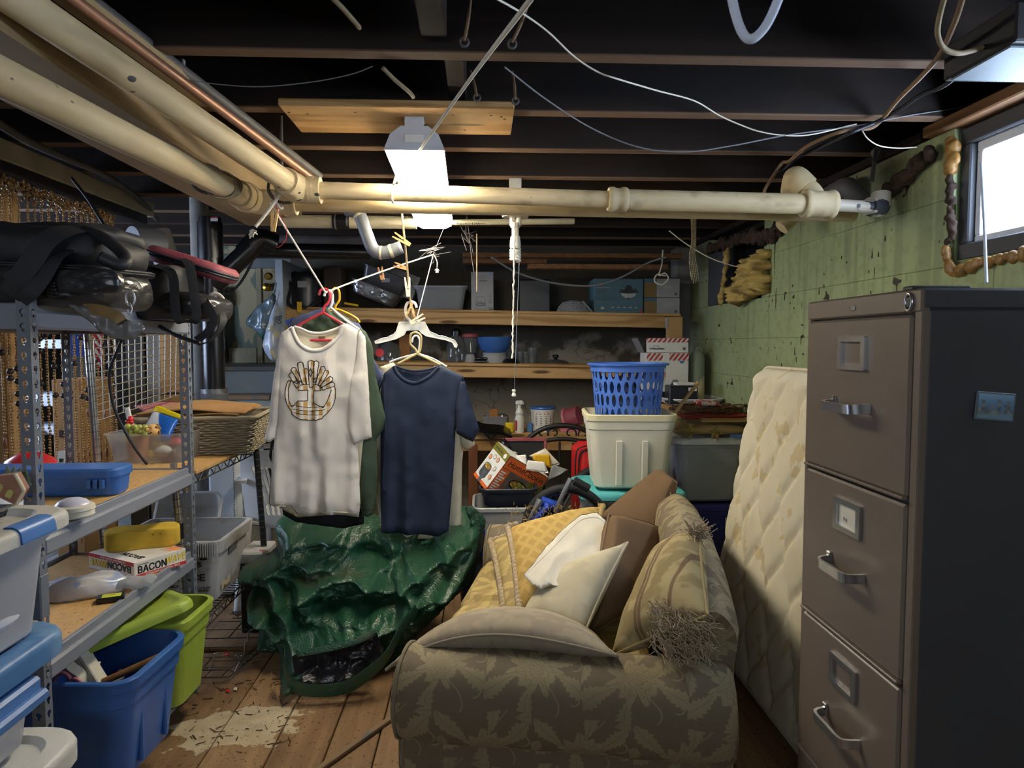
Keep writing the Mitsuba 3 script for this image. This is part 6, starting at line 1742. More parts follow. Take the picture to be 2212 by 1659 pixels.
# ------------------------------------------------------------------ loveseat
def damask(base, light, sc=.85):
    def f(p, n, uv):
        u, v = uv.x / sc, uv.y / sc
        u = u + (fbm(u * 9, v * 9, 1, 2) - .5) * .030
        v = v + (fbm(u * 9, v * 9, 5, 2) - .5) * .030
        P_, Q_ = .27, .235
        row = dr.floor(v / Q_)
        a = u / P_ + .5 * (row - 2 * dr.floor(row / 2))
        x = (a - dr.floor(a) - .5) * P_
        y = v - (row + .5) * Q_
        r = dr.sqrt(x * x + y * y) + 1e-5
        th = dr.atan2(y, x)
        R = .048 + .020 * dr.abs(dr.cos(th * 3.5 + .4)) + .010 * dr.cos(th * 11)
        fl = smoothstep(.004, -.002, r - R)
        veins = smoothstep(.0022, .0006, dr.abs(r - R * .66)) + smoothstep(.0022, .0006, dr.abs(r - R * .38)) + smoothstep(.12, .03, dr.abs(dr.sin(th * 3.5 + .4))) * smoothstep(R * .3, R * .5, r)
        lat = smoothstep(.0, .3, dr.sin(x * 700) * dr.sin(y * 700)) * smoothstep(.025, .02, r)
        out = fl * (1 - dr.clip(veins, 0, 1) * .65) * (1 - lat * .6)
        # leaves in pairs along wandering stems between the flowers
        for k, (cx_, cy_, an_, L) in enumerate(((.085, .05, .8, .062), (.105, -.035, -.5, .060), (-.09, .065, 2.3, .058), (-.10, -.055, 3.7, .064), (.02, .105, 1.4, .050), (-.02, -.105, 4.6, .055), (.135, .11, .2, .05), (-.135, -.005, 1.2, .05))):
            ca, sa = math.cos(an_), math.sin(an_)
            lx = (x - cx_) * ca + (y - cy_) * sa
            ly = -(x - cx_) * sa + (y - cy_) * ca
            s = lx / L
            w_ = (1 - s * s) * (.34 + .10 * dr.sin(lx * 40)) * L * (1 + .16 * dr.sin(lx * 380 + dr.abs(ly) * 150))
            leaf = smoothstep(.003, -.001, dr.abs(ly) - w_)
            vein = smoothstep(.0018, .0006, dr.abs(ly)) + smoothstep(.25, .05, dr.abs(dr.sin((lx - dr.abs(ly)) * 210))) * .5
            out = dr.maximum(out, leaf * (1 - dr.clip(vein, 0, 1) * .55))
        for sx_, sy_, r0 in ((.06, .0, .020), (-.055, .02, .017), (-.03, .095, .016), (.06, -.095, .018), (.125, -.08, .014)):
            q_ = dr.sqrt(dr.square(x - sx_ - .05) + dr.square(y - sy_ - .03))
            out = dr.maximum(out, smoothstep(.0035, .0015, dr.abs(q_ - r0)) * smoothstep(-.01, .004, x - sx_ - .045))
        st_ = dr.abs(x - .05 * dr.sin(v * 2 * math.pi / Q_ + 1.0) - .02)
        out = dr.maximum(out, smoothstep(.0035, .0018, st_) * .8)
        weave = noise(u * 900, v * 900, 2) * .18
        return mix(C(base), C(light), dr.clip(out * (.65 + .35 * noise(u * 14, v * 14, 3)) + weave - .05, 0, 1))
    return f


mat('damask', damask('665a48', '857a5d'), .75, .25, sheen=.3)
mat('damask_gold', damask('8d7a50', 'a8955f', .7), .75, .25, sheen=.3)
S_ANG = -11.0
SO = np.array([-.222, 1.60, 0])
MS = rotz(S_ANG, SO)
sofa = thing('loveseat', 'taupe floral damask loveseat piled with cushions, its rolled arm facing the camera', 'sofa')


def uvloft(loops, s_uv=1.0):
    """loft with (along, around) lengths in metres as texture coordinates; the seam is left open."""
    L = np.asarray(loops, float)
    L = np.concatenate([L, L[:, :1]], 1)
    k, n = L.shape[:2]
    mid = L[k // 2]
    v_ = np.concatenate([[0], np.cumsum(np.linalg.norm(np.diff(mid, axis=0), axis=1))])
    cen = L.mean(1)
    u_ = np.concatenate([[0], np.cumsum(np.linalg.norm(np.diff(cen, axis=0), axis=1))])
    uv = np.stack(np.meshgrid(u_, v_, indexing='ij'), -1).reshape(-1, 2)
    i, j = np.meshgrid(np.arange(k - 1), np.arange(n - 1), indexing='ij')
    q = np.stack([i * n + j, i * n + j + 1, (i + 1) * n + j + 1, (i + 1) * n + j], -1).reshape(-1, 4)
    f = np.vstack([q[:, [0, 1, 2]], q[:, [0, 2, 3]]])
    v = L.reshape(-1, 3)
    for e, rev in ((0, True), (k - 1, False)):        # flat ends
        c0 = len(v)
        v = np.vstack([v, L[e], L[e].mean(0)])
        loop = L[e]
        ax = loop - loop.mean(0)
        uu = np.linalg.svd(ax, full_matrices=False)[2]
        w = ax @ uu[:2].T
        uv = np.vstack([uv, w + .3, [[.3, .3]]])
        t = np.arange(n - 1)
        tri_ = np.stack([np.full(n - 1, c0 + n), c0 + t, c0 + t + 1], 1)
        f = np.vstack([f, tri_[:, ::-1] if rev else tri_])
    return mesh(v, f), uv


def sec(pts, n=7):
    p = np.asarray(pts, float)
    p = np.column_stack([p, np.zeros(len(p))])
    return spline(np.vstack([p, p[:1]]), n)[:-1, :2]


AS = sec([(.075, .02), (.072, .15), (.070, .262), (.045, .272), (.014, .300), (.000, .355), (.010, .412), (.045, .456), (.105, .477), (.165, .468), (.210, .435), (.232, .385), (.238, .30), (.240, .15), (.238, .02), (.16, .015)])


def arm(x0, x1, y0, flip):
    L = []
    c = np.array([.12, .36])
    for x, k in ((x0, .86), (x0 + .006, .93), (x0 + .02, .985), (x0 + .045, 1.0), *((x0 + .045 + (x1 - x0 - .09) * t, 1.0) for t in np.linspace(.08, .92, 18)), (x1 - .045, 1.0), (x1 - .02, .985), (x1 - .006, .93), (x1, .86)):
        q = c + (AS - c) * k
        q[:, 1] = np.maximum(q[:, 1], .02)
        yy = q[:, 0] if not flip else .24 - q[:, 0]
        L.append(np.stack([np.full(len(q), x), y0 + yy, q[:, 1]], 1))
    m, uv = uvloft(L)
    m.vertices += np.column_stack([np.zeros(len(m.vertices)), n3(m.vertices, 9, 2) * .004, n3(m.vertices, 7, 4) * .005])
    return m, uv


SL = 1.40
for k, (y0, fl_) in enumerate(((0, False), (SL - .24, True))):
    m, uv = arm(0, .80, y0, fl_)
    add('arm', xform(m, MS), 'damask', sofa, True, uv=uv)
    x_ = np.column_stack([np.full(len(AS), .012), y0 + (.24 - AS[:, 0] if fl_ else AS[:, 0]), AS[:, 1]])
    c_ = np.array([.012, y0 + .12, .36])
    add('piping', xform(tube(c_ + (x_ - c_) * .965, .005, 6, True), MS), 'damask', sofa, True)


def back_top(y):
    return np.interp(y, [-.02, .04, .10, .20, .35, .6, 1.0, 1.2, 1.35, 1.42], [.50, .53, .57, .61, .655, .685, .675, .655, .61, .52])


L = []
for y in np.linspace(0.15, 1.40, 34):
    zt = back_top(y)
    k = 1 - .25 * max(0, 1 - min(y - .14, 1.40 - y) / .06) ** 2
    z0 = .03
    w = .066 * k
    q = [(.73 - w, z0), (.73 - w, .25), (.735 - w, .42), (.745 - w, zt - .07), (.75 - w * .6, zt - .022), (.755, zt), (.765 + w * .5, zt - .02), (.765 + w * .9, zt - .07), (.755 + w, .42), (.745 + w, .2), (.74 + w * .9, z0)]
    q = sec(q, 4)
    q[:, 1] = np.maximum(q[:, 1], .02)
    L.append(np.stack([q[:, 0], np.full(len(q), y), q[:, 1]], 1))
m, uv = uvloft(L)
m.vertices += np.column_stack([n3(m.vertices, 9, 7) * .005, np.zeros(len(m.vertices)), n3(m.vertices, 8, 9) * .004])
add('backrest', xform(m, MS), 'damask', sofa, True, uv=uv)
add('base', xform(box2((.02, .08, .03), (.77, SL - .08, .25), .01), MS), 'damask', sofa, uv=None)
m = rbox(.62, .455, .125, .05, .03)
m = mesh(*trimesh.remesh.subdivide_to_size(m.vertices, m.faces, .05)[:2]); m.merge_vertices()
for k in range(2):
    mm_ = m.copy()
    mm_.vertices[:, 2] += n3(mm_.vertices, 6, k) * .006 + .02 * np.clip(1 - (mm_.vertices[:, 0] / .31) ** 2, 0, 1) * (mm_.vertices[:, 2] > .08)
    add('seat_cushion', xform(mm_, MS @ tr((.315, .475 + k * .46, .25))), 'damask_gold', sofa, True, uv=mm_.vertices[:, :2])
for x_, y_ in ((.06, .10), (.72, .10), (.06, SL - .10), (.72, SL - .10)):
    add('foot', xform(lathe([(0, 0), (.022, 0), (.028, .03), (0, .035)], 14), MS @ tr((x_, y_, 0))), 'stick_brown', sofa, True)


# ------------------------------------------------------------------ cushions
def woven(name, base, light, f=1.0):
    mat(name, lambda p, n, uv: mix(C(base), C(light), smoothstep(.42, .58, fbm(uv.x * 26 * f, uv.y * 26 * f, 3, 3)) * .6 + noise(uv.x * 500, uv.y * 500, 1) * .3), .8, .2, sheen=.3)


woven('pillow_grey', '837868', '91866f')
woven('pillow_pale', 'a39a82', 'b0a78e', .8)
mat('pillow_gold', lambda p, n, uv: mix(C('94793f'), C('ab9055'), dr.maximum(smoothstep(.72, .95, dr.abs(dr.sin(uv.x * 60 + uv.y * 36)) ), smoothstep(.72, .95, dr.abs(dr.sin(uv.x * 60 - uv.y * 36)))) * .6 + noise(uv.x * 300, uv.y * 300, 1) * .35), .85, .2, sheen=.3)
mat('canvas_brown', lambda p, n, uv: mix(C('5a4631'), C('6a543c'), noise(uv.x * 700, uv.y * 700, 1) * .7 + fbm(uv.x * 8, uv.y * 8, 2, 3) * .4), .8, .2, sheen=.3)
mat('pillow_striped', lambda p, n, uv: mix(mix(C('84744f'), C('998a63'), smoothstep(.45, .6, fbm(uv.x * 24, uv.y * 24, 6, 3))), C('5d4533'), (smoothstep(.006, .004, dr.abs(uv.x - .105)) + smoothstep(.006, .004, dr.abs(uv.x - .118)) + smoothstep(.006, .004, dr.abs(uv.x - .215))) * .8), .8, .2, sheen=.3)
mat('fringe_tan', lambda p, n, uv: mix(C('8c7c66'), C('a8987c'), noise(p.x * 200, p.y * 200, p.z * 200)), .8, .2)
mat('fringe_gold', lambda p, n, uv: mix(C('8a7346'), C('a58d5c'), noise(p.x * 200, p.y * 200, p.z * 200)), .8, .2)
mat('cotton_white', lambda p, n, uv: mix(C('c6c1b2'), C('b9b3a3'), fbm(p.x * 9, p.y * 9, p.z * 9, 3)), .85, .15, sheen=.3)


def puv(n, w, h, lines=1):
    u, v = np.meshgrid(np.linspace(0, w, n), np.linspace(0, h, n), indexing='ij')
    return np.stack([u, v], -1).reshape(-1, 2)


def cushion(name, lab, corners, t, m, n=26, pinch=.08, wr=.006, seed=0, power=.55, piping=None, bend=None, group=None, cat_='pillow'):
    key = thing(name, lab, cat_, group)
    c = [at(*q) for q in corners]
    u, v = np.linalg.norm(c[1] - c[0]), np.linalg.norm(c[3] - c[0])
    me, line_ = pillow(*c, t, n, pinch, wr, seed, power)
    # texture coordinates: position along the two edges
    e0, e1 = c[1] - c[0], c[3] - c[0]
    A_ = np.stack([e0 / np.linalg.norm(e0), e1 / np.linalg.norm(e1)], 1)
    uv = np.linalg.lstsq(A_, (me.vertices - c[0]).T, rcond=None)[0].T
    if bend is not None:
        def bf_(p):
            w = np.linalg.lstsq(np.stack([e0, e1], 1), (p - c[0]).T, rcond=None)[0].T
            return p + bend(w[:, 0], w[:, 1])
        me.vertices = bf_(me.vertices)
        line_ = bf_(line_)
    add('cover', me, m, key, True, uv=uv)
    if piping:
        add('piping', tube(line_, .0042, 6, True), piping, key, True)
    return key, line_


def fringe(key, line_, m, n=260, L=.035, down=(0, -.3, -1), spread=.6, seed=0, name='fringe', r=.0016):
    g = np.random.default_rng(seed)
    s = np.concatenate([[0], np.cumsum(np.linalg.norm(np.diff(line_, axis=0), axis=1))])
    ms = []
    for k in range(n):
        o = np.array([np.interp(g.uniform(0, s[-1]), s, line_[:, i]) for i in range(3)]) + g.normal(0, .002, 3)
        d = np.asarray(down, float) + g.normal(0, spread, 3)
        d /= np.linalg.norm(d)
        e = g.normal(0, .35, 3)
        l = L * g.uniform(.6, 1.2)
        ms.append(tube([o, o + d * l * .5, o + (d + e) * l], [r, r * 1.1, r * .8], 4))
    return add(name, cat(*ms), m, key, True, kind='stuff')


def twist(key, line_, m, r=.011, pitch=.022, name='twisted_trim'):
    """A ruched, rope-like edge: overlapping slanting loops."""
    p = spline(line_, 12)
    s = np.concatenate([[0], np.cumsum(np.linalg.norm(np.diff(p, axis=0), axis=1))])
    q = np.linspace(0, s[-1], int(s[-1] / .0018))
    P2 = np.stack([np.interp(q, s, p[:, i]) for i in range(3)], 1)
    rr_ = r * (.80 + .28 * np.abs(np.sin(q / pitch * np.pi + n3(P2, 40, 3) * .8)))
    me = tube(P2, rr_, 10)
    return add(name, me, m, key, True)


k_, ln = cushion('pillow', 'greyish floral pillow flopped along the near arm of the loveseat', [(834, 1447, 1.72), (1335, 1418, 1.585), (1305, 1400, 1.98), (930, 1400, 2.05)], .115, 'pillow_grey', 30, .05, .006, 3, .6, 'pillow_grey',
                 lambda a, b: np.stack([0 * a, 0 * a, .072 * np.sin(np.pi * np.clip(a, 0, 1) ** .8) + .0 * b], 1))
k_, ln = cushion('pillow', 'pale cream brocade pillow lying against the brown seat cushion', [(1118, 1340, 1.95), (1262, 1372, 1.83), (1356, 1172, 2.06), (1195, 1238, 2.24)], .10, 'pillow_pale', 26, .06, .006, 5, .55, 'pillow_pale')
k_, ln = cushion('seat_cushion', 'brown canvas box cushion standing tilted in the middle of the loveseat', [(1262, 1378, 1.90), (1395, 1300, 2.10), (1420, 1145, 2.42), (1315, 1112, 2.28)], .115, 'canvas_brown', 26, .01, .004, 6, .22, 'cord_brown', cat_='cushion')
k_, ln = cushion('seat_cushion', 'brown canvas box cushion jutting up behind the other brown cushion', [(1285, 1130, 2.62), (1425, 1170, 2.50), (1462, 1042, 2.62), (1428, 1016, 2.78)], .10, 'canvas_brown', 24, .01, .004, 7, .22, 'cord_brown', cat_='cushion')
k_, ln = cushion('pillow', 'golden floral pillow with ruched trim, lower of the two gold ones', [(1092, 1335, 2.07), (1215, 1335, 2.05), (1235, 1105, 2.62), (1060, 1170, 2.56)], .10, 'damask_gold', 24, .05, .006, 8, .5)
twist(k_, np.vstack([ln[62:], ln[:1]]), 'fringe_tan', .013)
k_, ln = cushion('pillow', 'golden diamond-weave pillow with fringe, upper of the two gold ones', [(1122, 1325, 2.02), (1262, 1320, 1.98), (1302, 1092, 2.52), (1096, 1142, 2.54)], .13, 'pillow_gold', 26, .05, .007, 9, .5)
twist(k_, np.vstack([ln[72:], ln[:1]]) + (0, -.012, .012), 'fringe_tan', .012)
fringe(k_, ln[50:76], 'fringe_gold', 240, .013, (-.2, -.3, .6), .5, 2, r=.0011)
twist(k_, ln[40:52], 'fringe_gold', .011)
k_, ln = cushion('pillow', 'striped floral pillow with tasselled edge leaning on the loveseat back at right', [(1318, 1420, 1.72), (1530, 1330, 1.55), (1510, 1148, 1.88), (1440, 1178, 2.02)], .14, 'pillow_striped', 28, .04, .007, 10, .55, 'pillow_striped')
fringe(k_, ln[10:29] + (0, -.006, .004), 'fringe_tan', 700, .026, (.45, -.35, -.6), .28, 3, r=.0012)
fringe(k_, np.array([at(*q) for q in ((1488, 1160, 1.87), (1505, 1148, 1.86), (1516, 1160, 1.85))]), 'fringe_tan', 200, .032, (.4, -.4, .3), .6, 4, 'tassel', .0013)
k_, ln = cushion('pillow', 'small floral pillow with a tassel tucked behind at the far end of the loveseat', [(1412, 1160, 2.50), (1482, 1172, 2.46), (1486, 1112, 2.62), (1434, 1090, 2.66)], .10, 'damask_gold', 20, .05, .005, 11, .5)
fringe(k_, np.array([at(*q) for q in ((1438, 1092, 2.58), (1452, 1105, 2.52), (1458, 1130, 2.48))]), 'fringe_tan', 260, .034, (-.1, -.5, .2), .6, 5, 'tassel', .0013)
# white garment thrown over the gold pillow
gw = Garment(thing('white_cloth', 'crumpled white garment thrown over the gold pillow on the loveseat', 'clothing'), 2.2, 0, 0, 17, 0)
poly = sg.Polygon([(1130, 1243), (1150, 1262), (1168, 1272), (1190, 1266), (1212, 1270), (1222, 1252), (1262, 1248), (1300, 1215), (1328, 1190), (1318, 1160), (1308, 1125), (1290, 1108), (1255, 1112), (1225, 1135), (1180, 1180)])
me = inflate(poly, 7, 5, 9, lambda p, d: (1 - 2 * np.abs(n3(np.column_stack([p[:, 0] + p[:, 1], p[:, 0] - p[:, 1]]), .018, 7))) * 7 + n3(p, .05, 2) * 4)
Yk = lambda b: 1.965 + (1275 - b) / 165 * .43
pts = np.array([at(a, b, Yk(b)) for a, b in me.vertices[:, :2]])
pts += np.outer(me.vertices[:, 2] * .0014, [-.1, -.7, .5])
add('cloth', mesh(pts, me.faces[:, ::-1]), 'cotton_white', gw.key, True)
s = spline([at(1140, 1238, 1.985), at(1200, 1178, 2.14), at(1250, 1128, 2.27), at(1285, 1120, 2.29), at(1302, 1128, 2.28)], 6)
add('seam', tube(s + (0, -.012, .006), .0012, 5), 'tee_cream', gw.key)
me = inflate(sg.Polygon([(1300, 1140), (1315, 1128), (1325, 1135), (1326, 1165), (1316, 1195), (1304, 1185)]), 6, 4, 8, lambda p, d: n3(p, .12, 3) * 5)
pts = np.array([at(a, b, 2.42) for a, b in me.vertices[:, :2]]) - np.outer(me.vertices[:, 2] * .0014, [0, 1, 0])
add('crumpled_cloth', mesh(pts, me.faces[:, ::-1]), 'cotton_white', smooth=True, label='small crumpled white cloth squeezed beside the brown cushion', cat='cloth')

# ------------------------------------------------------------------ mattress leaning on the green wall
mat('mattress', lambda p, n, uv: mix(mix(C('c2bba6'), C('b8b19a'), fbm(p.y * 6, p.z * 6, 2, 3)), C('a58a4a'), smoothstep(.66, .72, fbm(p.y * 24, p.z * 16, 5, 3)) * .45), .7, .25, sheen=.2)
mq = thing('mattress', 'quilted cream mattress standing on edge between the loveseat and the green wall', 'mattress')
LY, LZ = 1.24, 1.14


def quilt(p, d):
    y, z = p[:, 0], p[:, 1]
    pt_, A_, P2 = .092, .043, .30
    dm = np.full(len(p), 9.0)
    k0 = np.floor(y / pt_)
    for o in (-1, 0, 1, 2):
        k = k0 + o
        ph = 2 * np.pi * z / P2 + np.pi * k
        x_ = k * pt_ + A_ * np.sin(ph)
        dm = np.minimum(dm, np.abs(y - x_) / np.sqrt(1 + (A_ * 2 * np.pi / P2 * np.cos(ph)) ** 2))
    return .019 * (1 - np.exp(-dm / .013)) * np.clip((d - .02) / .04, 0, 1), 0 * y


me = inflate(sg.box(.05, .05, LY - .05, LZ - .05).buffer(.05, 6), .070, .0125, .06, quilt, power=.5)
ang = math.degrees(math.atan2(.185, 1.117))
M0 = np.eye(4)
M0[:3, 0], M0[:3, 1], M0[:3, 2] = (0, 1, 0), (math.sin(math.radians(ang)), 0, math.cos(math.radians(ang))), (-math.cos(math.radians(ang)), 0, math.sin(math.radians(ang)))
M0[:3, 3] = (.885 + .085, 1.485, .012)
me.faces = me.faces
add('body', xform(me, M0), 'mattress', mq, True)
for z_, nm in ((.055, 'piping'), (-.055, 'piping')):
    lp = np.array(sg.box(.06, .06, LY - .06, LZ - .06).buffer(.058, 8).exterior.coords)[:-1]
    add(nm, xform(tube(np.column_stack([lp, np.full(len(lp), z_ * .62)]), .006, 6, True), M0), 'mattress', mq, True)

# ------------------------------------------------------------------ filing cabinet
mat('cabinet_paint', lambda p, n, uv: mix(C('5f5347'), C('6c5f53'), fbm(p.x * 5, p.y * 5, p.z * 3, 4)), .42, .5)
mat('cabinet_paint_shaded', lambda p, n, uv: mix(C('3c3b3d'), C('46454a'), fbm(p.x * 4, p.y * 4, p.z * 4, 3)), .38, .5)  # cabinet paint again, its shade put into a darker colour
mat('bright_metal', 'b4b4b6', .22, .5, .9)
fc = thing('filing_cabinet', 'tall taupe steel filing cabinet with chrome handles at the right edge', 'filing cabinet')
XF, Y0, Y1, ZC = .690, 1.062, 1.444, 1.318
add('body', cat(box2((XF + .012, Y0, 0), (XF + .66, Y1, ZC - .034), .003)), 'cabinet_paint_shaded', fc)
add('top', box2((XF, Y0 - .001, ZC - .034), (XF + .66, Y1 + .001, ZC), .004), 'cabinet_paint_shaded', fc)
add('front_frame', cat(box2((XF, Y0, 0), (XF + .014, Y0 + .020, ZC - .034), .002), box2((XF, Y1 - .014, 0), (XF + .014, Y1, ZC - .034), .002), box2((XF - .002, Y0, ZC - .038), (XF + .014, Y1, ZC - .001), .003)), 'cabinet_paint', fc)
top0, pitch = 1.276, .307
for k in range(4):
    zt, zb = top0 - k * pitch, top0 - (k + 1) * pitch + .012
    d_ = add('drawer', box2((XF - .004, Y0 + .022, zb), (XF + .014, Y1 - .016, zt), .004), 'cabinet_paint', fc)
    add('lip', cat(box2((XF - .010, Y0 + .022, zb - .004), (XF, Y1 - .016, zb + .001), .001)), 'cabinet_paint', d_)
    yc, zl = (Y0 + Y1) / 2 + .002, zt - .063
    ho = sg.box(-.045, -.029, .045, .029).buffer(.002).difference(sg.box(-.034, -.021, .034, .021))
    hm_ = frame((XF - .004, yc, zl), (0, -1, 0), (0, 0, 1))
    add('label_holder', prism(ho, .006, hm_), 'bright_metal', d_)
    if k == 1:
        add('label_card', xform(box2((-.036, -.023, 0), (.036, .023, .001), 0), hm_), 'label_cream', d_) if False else add('label_card', xform(box2((-.036, -.023, 0), (.036, .023, .001), 0), hm_), 'plastic_cream', d_)
        add('lettering', xform(text('Z', .012, (-.003, -.012, .0012), (0, 1, 0), (-1, 0, 0), .0004), hm_), 'hub_grey', d_)
    zh_ = zt - .160
    hp = spline([(XF - .002, yc + .060, zh_), (XF - .028, yc + .054, zh_ - .002), (XF - .036, yc + .040, zh_ - .003), (XF - .036, yc, zh_ - .003), (XF - .036, yc - .040, zh_ - .003), (XF - .028, yc - .054, zh_ - .002), (XF - .002, yc - .060, zh_)], 5)
    add('handle', ribbon(hp, (0, 0, 1), .017, .006), 'bright_metal', d_, 40)
    add('handle_foot', box2((XF - .010, yc + .054, zh_ - .010), (XF - .003, yc + .070, zh_ + .014), .002), 'bright_metal', d_)
an = np.linspace(0, 2 * np.pi, 40, endpoint=False)
lk = frame((XF - .004, Y0 + .030, ZC - .021), (0, -1, 0), (0, 0, 1))
add('lock_ring', xform(tube(np.stack([.0085 * np.cos(an), .0135 * np.sin(an), 0 * an], 1), .0028, 8, True), lk), 'bright_metal', fc, True)
add('lock_core', xform(lathe([(0, 0), (.008, 0), (.008, .0012), (0, .0012)], 20), lk), 'black_iron', fc)
add('name_plate', plate((XF - .0030, 1.268, ZC - .026), (0, -1, 0), (0, 0, 1), .014, .008, .001), 'bright_metal', fc)
mg = thing('picture_magnet', 'blue-grey city picture magnet stuck on the side of the filing cabinet', 'magnet')


def city(p, n, uv):
    sky_ = mix(C('5b7fa0'), C('8fb0c8'), smoothstep(1.13, 1.16, p.z))
    t_ = cell_rand(dr.floor(p.x * 190), 3, 1)
    b_ = mix(C('4d5b66'), C('8a8a84'), cell_rand(dr.floor(p.x * 190), dr.floor(p.z * 160), 5))
    c = mix(b_, sky_, smoothstep(-.001, .001, p.z - 1.122 - t_ * .028))
    return mix(c, C('6f8a98'), smoothstep(1.122, 1.118, p.z))


mat('twig_brown', '4e3b28', .9, .1)
mat('city_print', city, .3, .5)
c_ = at(2146, 878, Y0 - .004)
mgm = frame((c_[0], Y0 - .0055, c_[2]), (1, 0, -.08), (.02, 0, 1))
add('card', xform(box2((-.032, -.0225, 0), (.032, .0225, .003), .001), mgm), 'cover_grey', mg)
add('picture', xform(box2((-.029, -.0195, .003), (.029, .0195, .0034), 0), mgm), 'city_print', mg)
add('flat_bar', box2((XF + .02, 1.12, ZC + .001), (XF + .12, 1.15, ZC + .008), .002), 'black_iron', label='flat black bar lying on top of the filing cabinet', cat='bar')
add('wood_strip', xform(box((0, 0, 0), (.34, .008, .006), .001), frame((XF + .27, 1.24, ZC + .006), (1, -.15, 0), (0, 1, 0))), 'plastic_cream', label='thin pale strip lying on the filing cabinet pointing right', cat='strip')
add('prop_rod', tube([at(2119, 352, 1.60), at(2126, 480, 1.50), at(2131, 611, 1.40)], .0032, 10), 'cool_white', smooth=True, label='slim white rod standing on the filing cabinet before the bright window', cat='rod')
add('floor_strip', xform(box2((0, -.010, 0), (.62, .010, .012), .002), frame(atz(640, 1700, .003), atz(838, 1560, .003) - atz(640, 1700, .003), (-1, 1, 0))), 'tread_wood', label='narrow wooden strip lying on the floor beside the loveseat', cat='strip')
g = np.random.default_rng(77)
sp_ = []
for _ in range(90):
    px, py = (g.uniform(400, 640), g.uniform(1450, 1610)) if g.uniform() < .8 else (g.uniform(300, 820), g.uniform(1420, 1650))
    o, a_, l_ = atz(px, py, .002), g.uniform(0, 6.3), g.uniform(.006, .035)
    sp_.append(rod(o, o + np.array([math.cos(a_) * l_, math.sin(a_) * l_, .001]), g.uniform(.0008, .002), 4))
add('wood_splinters', cat(*sp_), 'twig_brown', label='wood splinters and grit scattered over the floor boards', cat='splinters', kind='stuff')
for px, py, m_, lab in ((490, 1412, 'red_plastic', 'tiny red scrap on the floor in front of the low wire shelf'), (492, 1492, 'red_plastic', 'tiny red scrap on the floor nearer the pale paint patch'), (508, 1488, 'plastic_cream', 'curled cream paper scrap on the floor by the crack')):
    pk_, _ = pillow(*[atz(px + dx, py + dy, .003 + dz) for dx, dy, dz in ((-5, 3, 0), (5, 4, .003), (4, -4, .006), (-4, -3, .002))], .003, 6, .05, .001)
    add('floor_scrap', pk_, m_, smooth=True, label=lab, cat='scrap')

# ------------------------------------------------------------------ pine shelves along the back wall
SY = 4.45
sh = thing('wooden_shelves', 'rough pine shelf unit along the back wall with two long shelves and a bench', 'shelves')
zU = lambda x: np.interp(x, [-1.25, 1.25], [at(640, 668, SY)[2], at(1440, 684, SY)[2]])
zL = lambda x: np.interp(x, [-1.25, 1.25], [at(700, 784, SY)[2], at(1290, 797, SY)[2]])


def sloped(za, x0, x1, y0, y1, h, dz=0.0, b=.003):
    m = box2((x0, y0, -h), (x1, y1, 0), b)
    m.vertices[:, 2] += np.interp(m.vertices[:, 0], [x0, x1], [za(x0), za(x1)]) + dz
    return m


XS0, XS1 = -1.24, at(1470, 700, SY)[0]
add('shelf', sloped(zU, XS0, XS1, SY - .01, 4.94, .018, .018), 'pine', sh)
add('front_board', sloped(zU, XS0, at(1436, 700, SY)[0], SY - .02, SY + .018, .074), 'pine', sh)
add('shelf', sloped(zL, XS0, at(1390, 700, SY)[0], SY - .04, 4.94, .018, .018), 'pine', sh)
add('front_board', sloped(zL, XS0, at(1390, 700, SY)[0], SY - .02, SY + .018, .074), 'pine', sh)
zB = at(1150, 937, 4.32)[2]
add('bench_top', box2((XS0, 4.32, zB - .035), (at(1330, 937, 4.32)[0], 4.94, zB), .003), 'pine', sh)
add('bench_rail', box2((XS0, 4.34, zB - .11), (at(1330, 937, 4.32)[0], 4.375, zB - .04), .003), 'pine', sh)
xr = at(1440, 700, SY)[0]
add('post', box2((xr, SY - .02, 0), (xr + .10, SY + .018, zU(xr) - .002), .003), 'pine_up', sh)
xl = at(620, 700, SY)[0]
add('post', box2((xl, SY - .022, 0), (xl + .085, SY + .016, zU(xl) - .0), .003), 'pine_up', sh)
add('bracket', box2((xr - .012, SY - .024, zU(xr) - .08), (xr + .002, SY - .018, zU(xr) - .005), .001), 'galvanised', sh)
add('bracket', box2((xl + .088, SY - .026, zU(xl) - .09), (xl + .10, SY - .02, zU(xl) - .005), .001), 'galvanised', sh)
mat('white_board', '8f979c', .5, .3)
add('end_panel', box2((at(597, 700, 4.38)[0], 4.38, .9), (at(613, 700, 4.38)[0], 4.92, at(600, 560, 4.38)[2]), .003), 'white_board', sh)
mat('brown_stain', lambda p, n, uv: mix(C('5a3420'), C('6f452b'), fbm(p.x * 30, p.y * 9, p.z * 3, 3)), .5, .3)
q0, q1 = at(1012, 1000, 4.15), at(1032, 1000, 4.15)
add('leg', box2((q0[0], 4.15, 0), (q1[0], 4.20, at(1012, 962, 4.15)[2]), .003), 'brown_stain', sh, label='reddish brown leg')


def pbox(name, lab, c, x0, y0, x1, y1, Y, dep, m, b=.003, zb=None):
    a, e = at(x0, y1, Y), at(x1, y0, Y)
    t = thing(name, lab, c)
    z0 = a[2] if zb is None else zb
    add('body', box2((a[0], Y, z0), (e[0], Y + dep, e[2]), b), m, t)
    return t, np.array([a[0], Y - .0008, z0]), e[0] - a[0], e[2] - z0


def pplate(t, name, x0, y0, x1, y1, Y, m, lift=.001):
    a, e = at(x0, y1, Y), at(x1, y0, Y)
    return add(name, plate((a[0], Y - lift, a[2]), (1, 0, 0), (0, 0, 1), e[0] - a[0], e[2] - a[2], .0008), m, t)


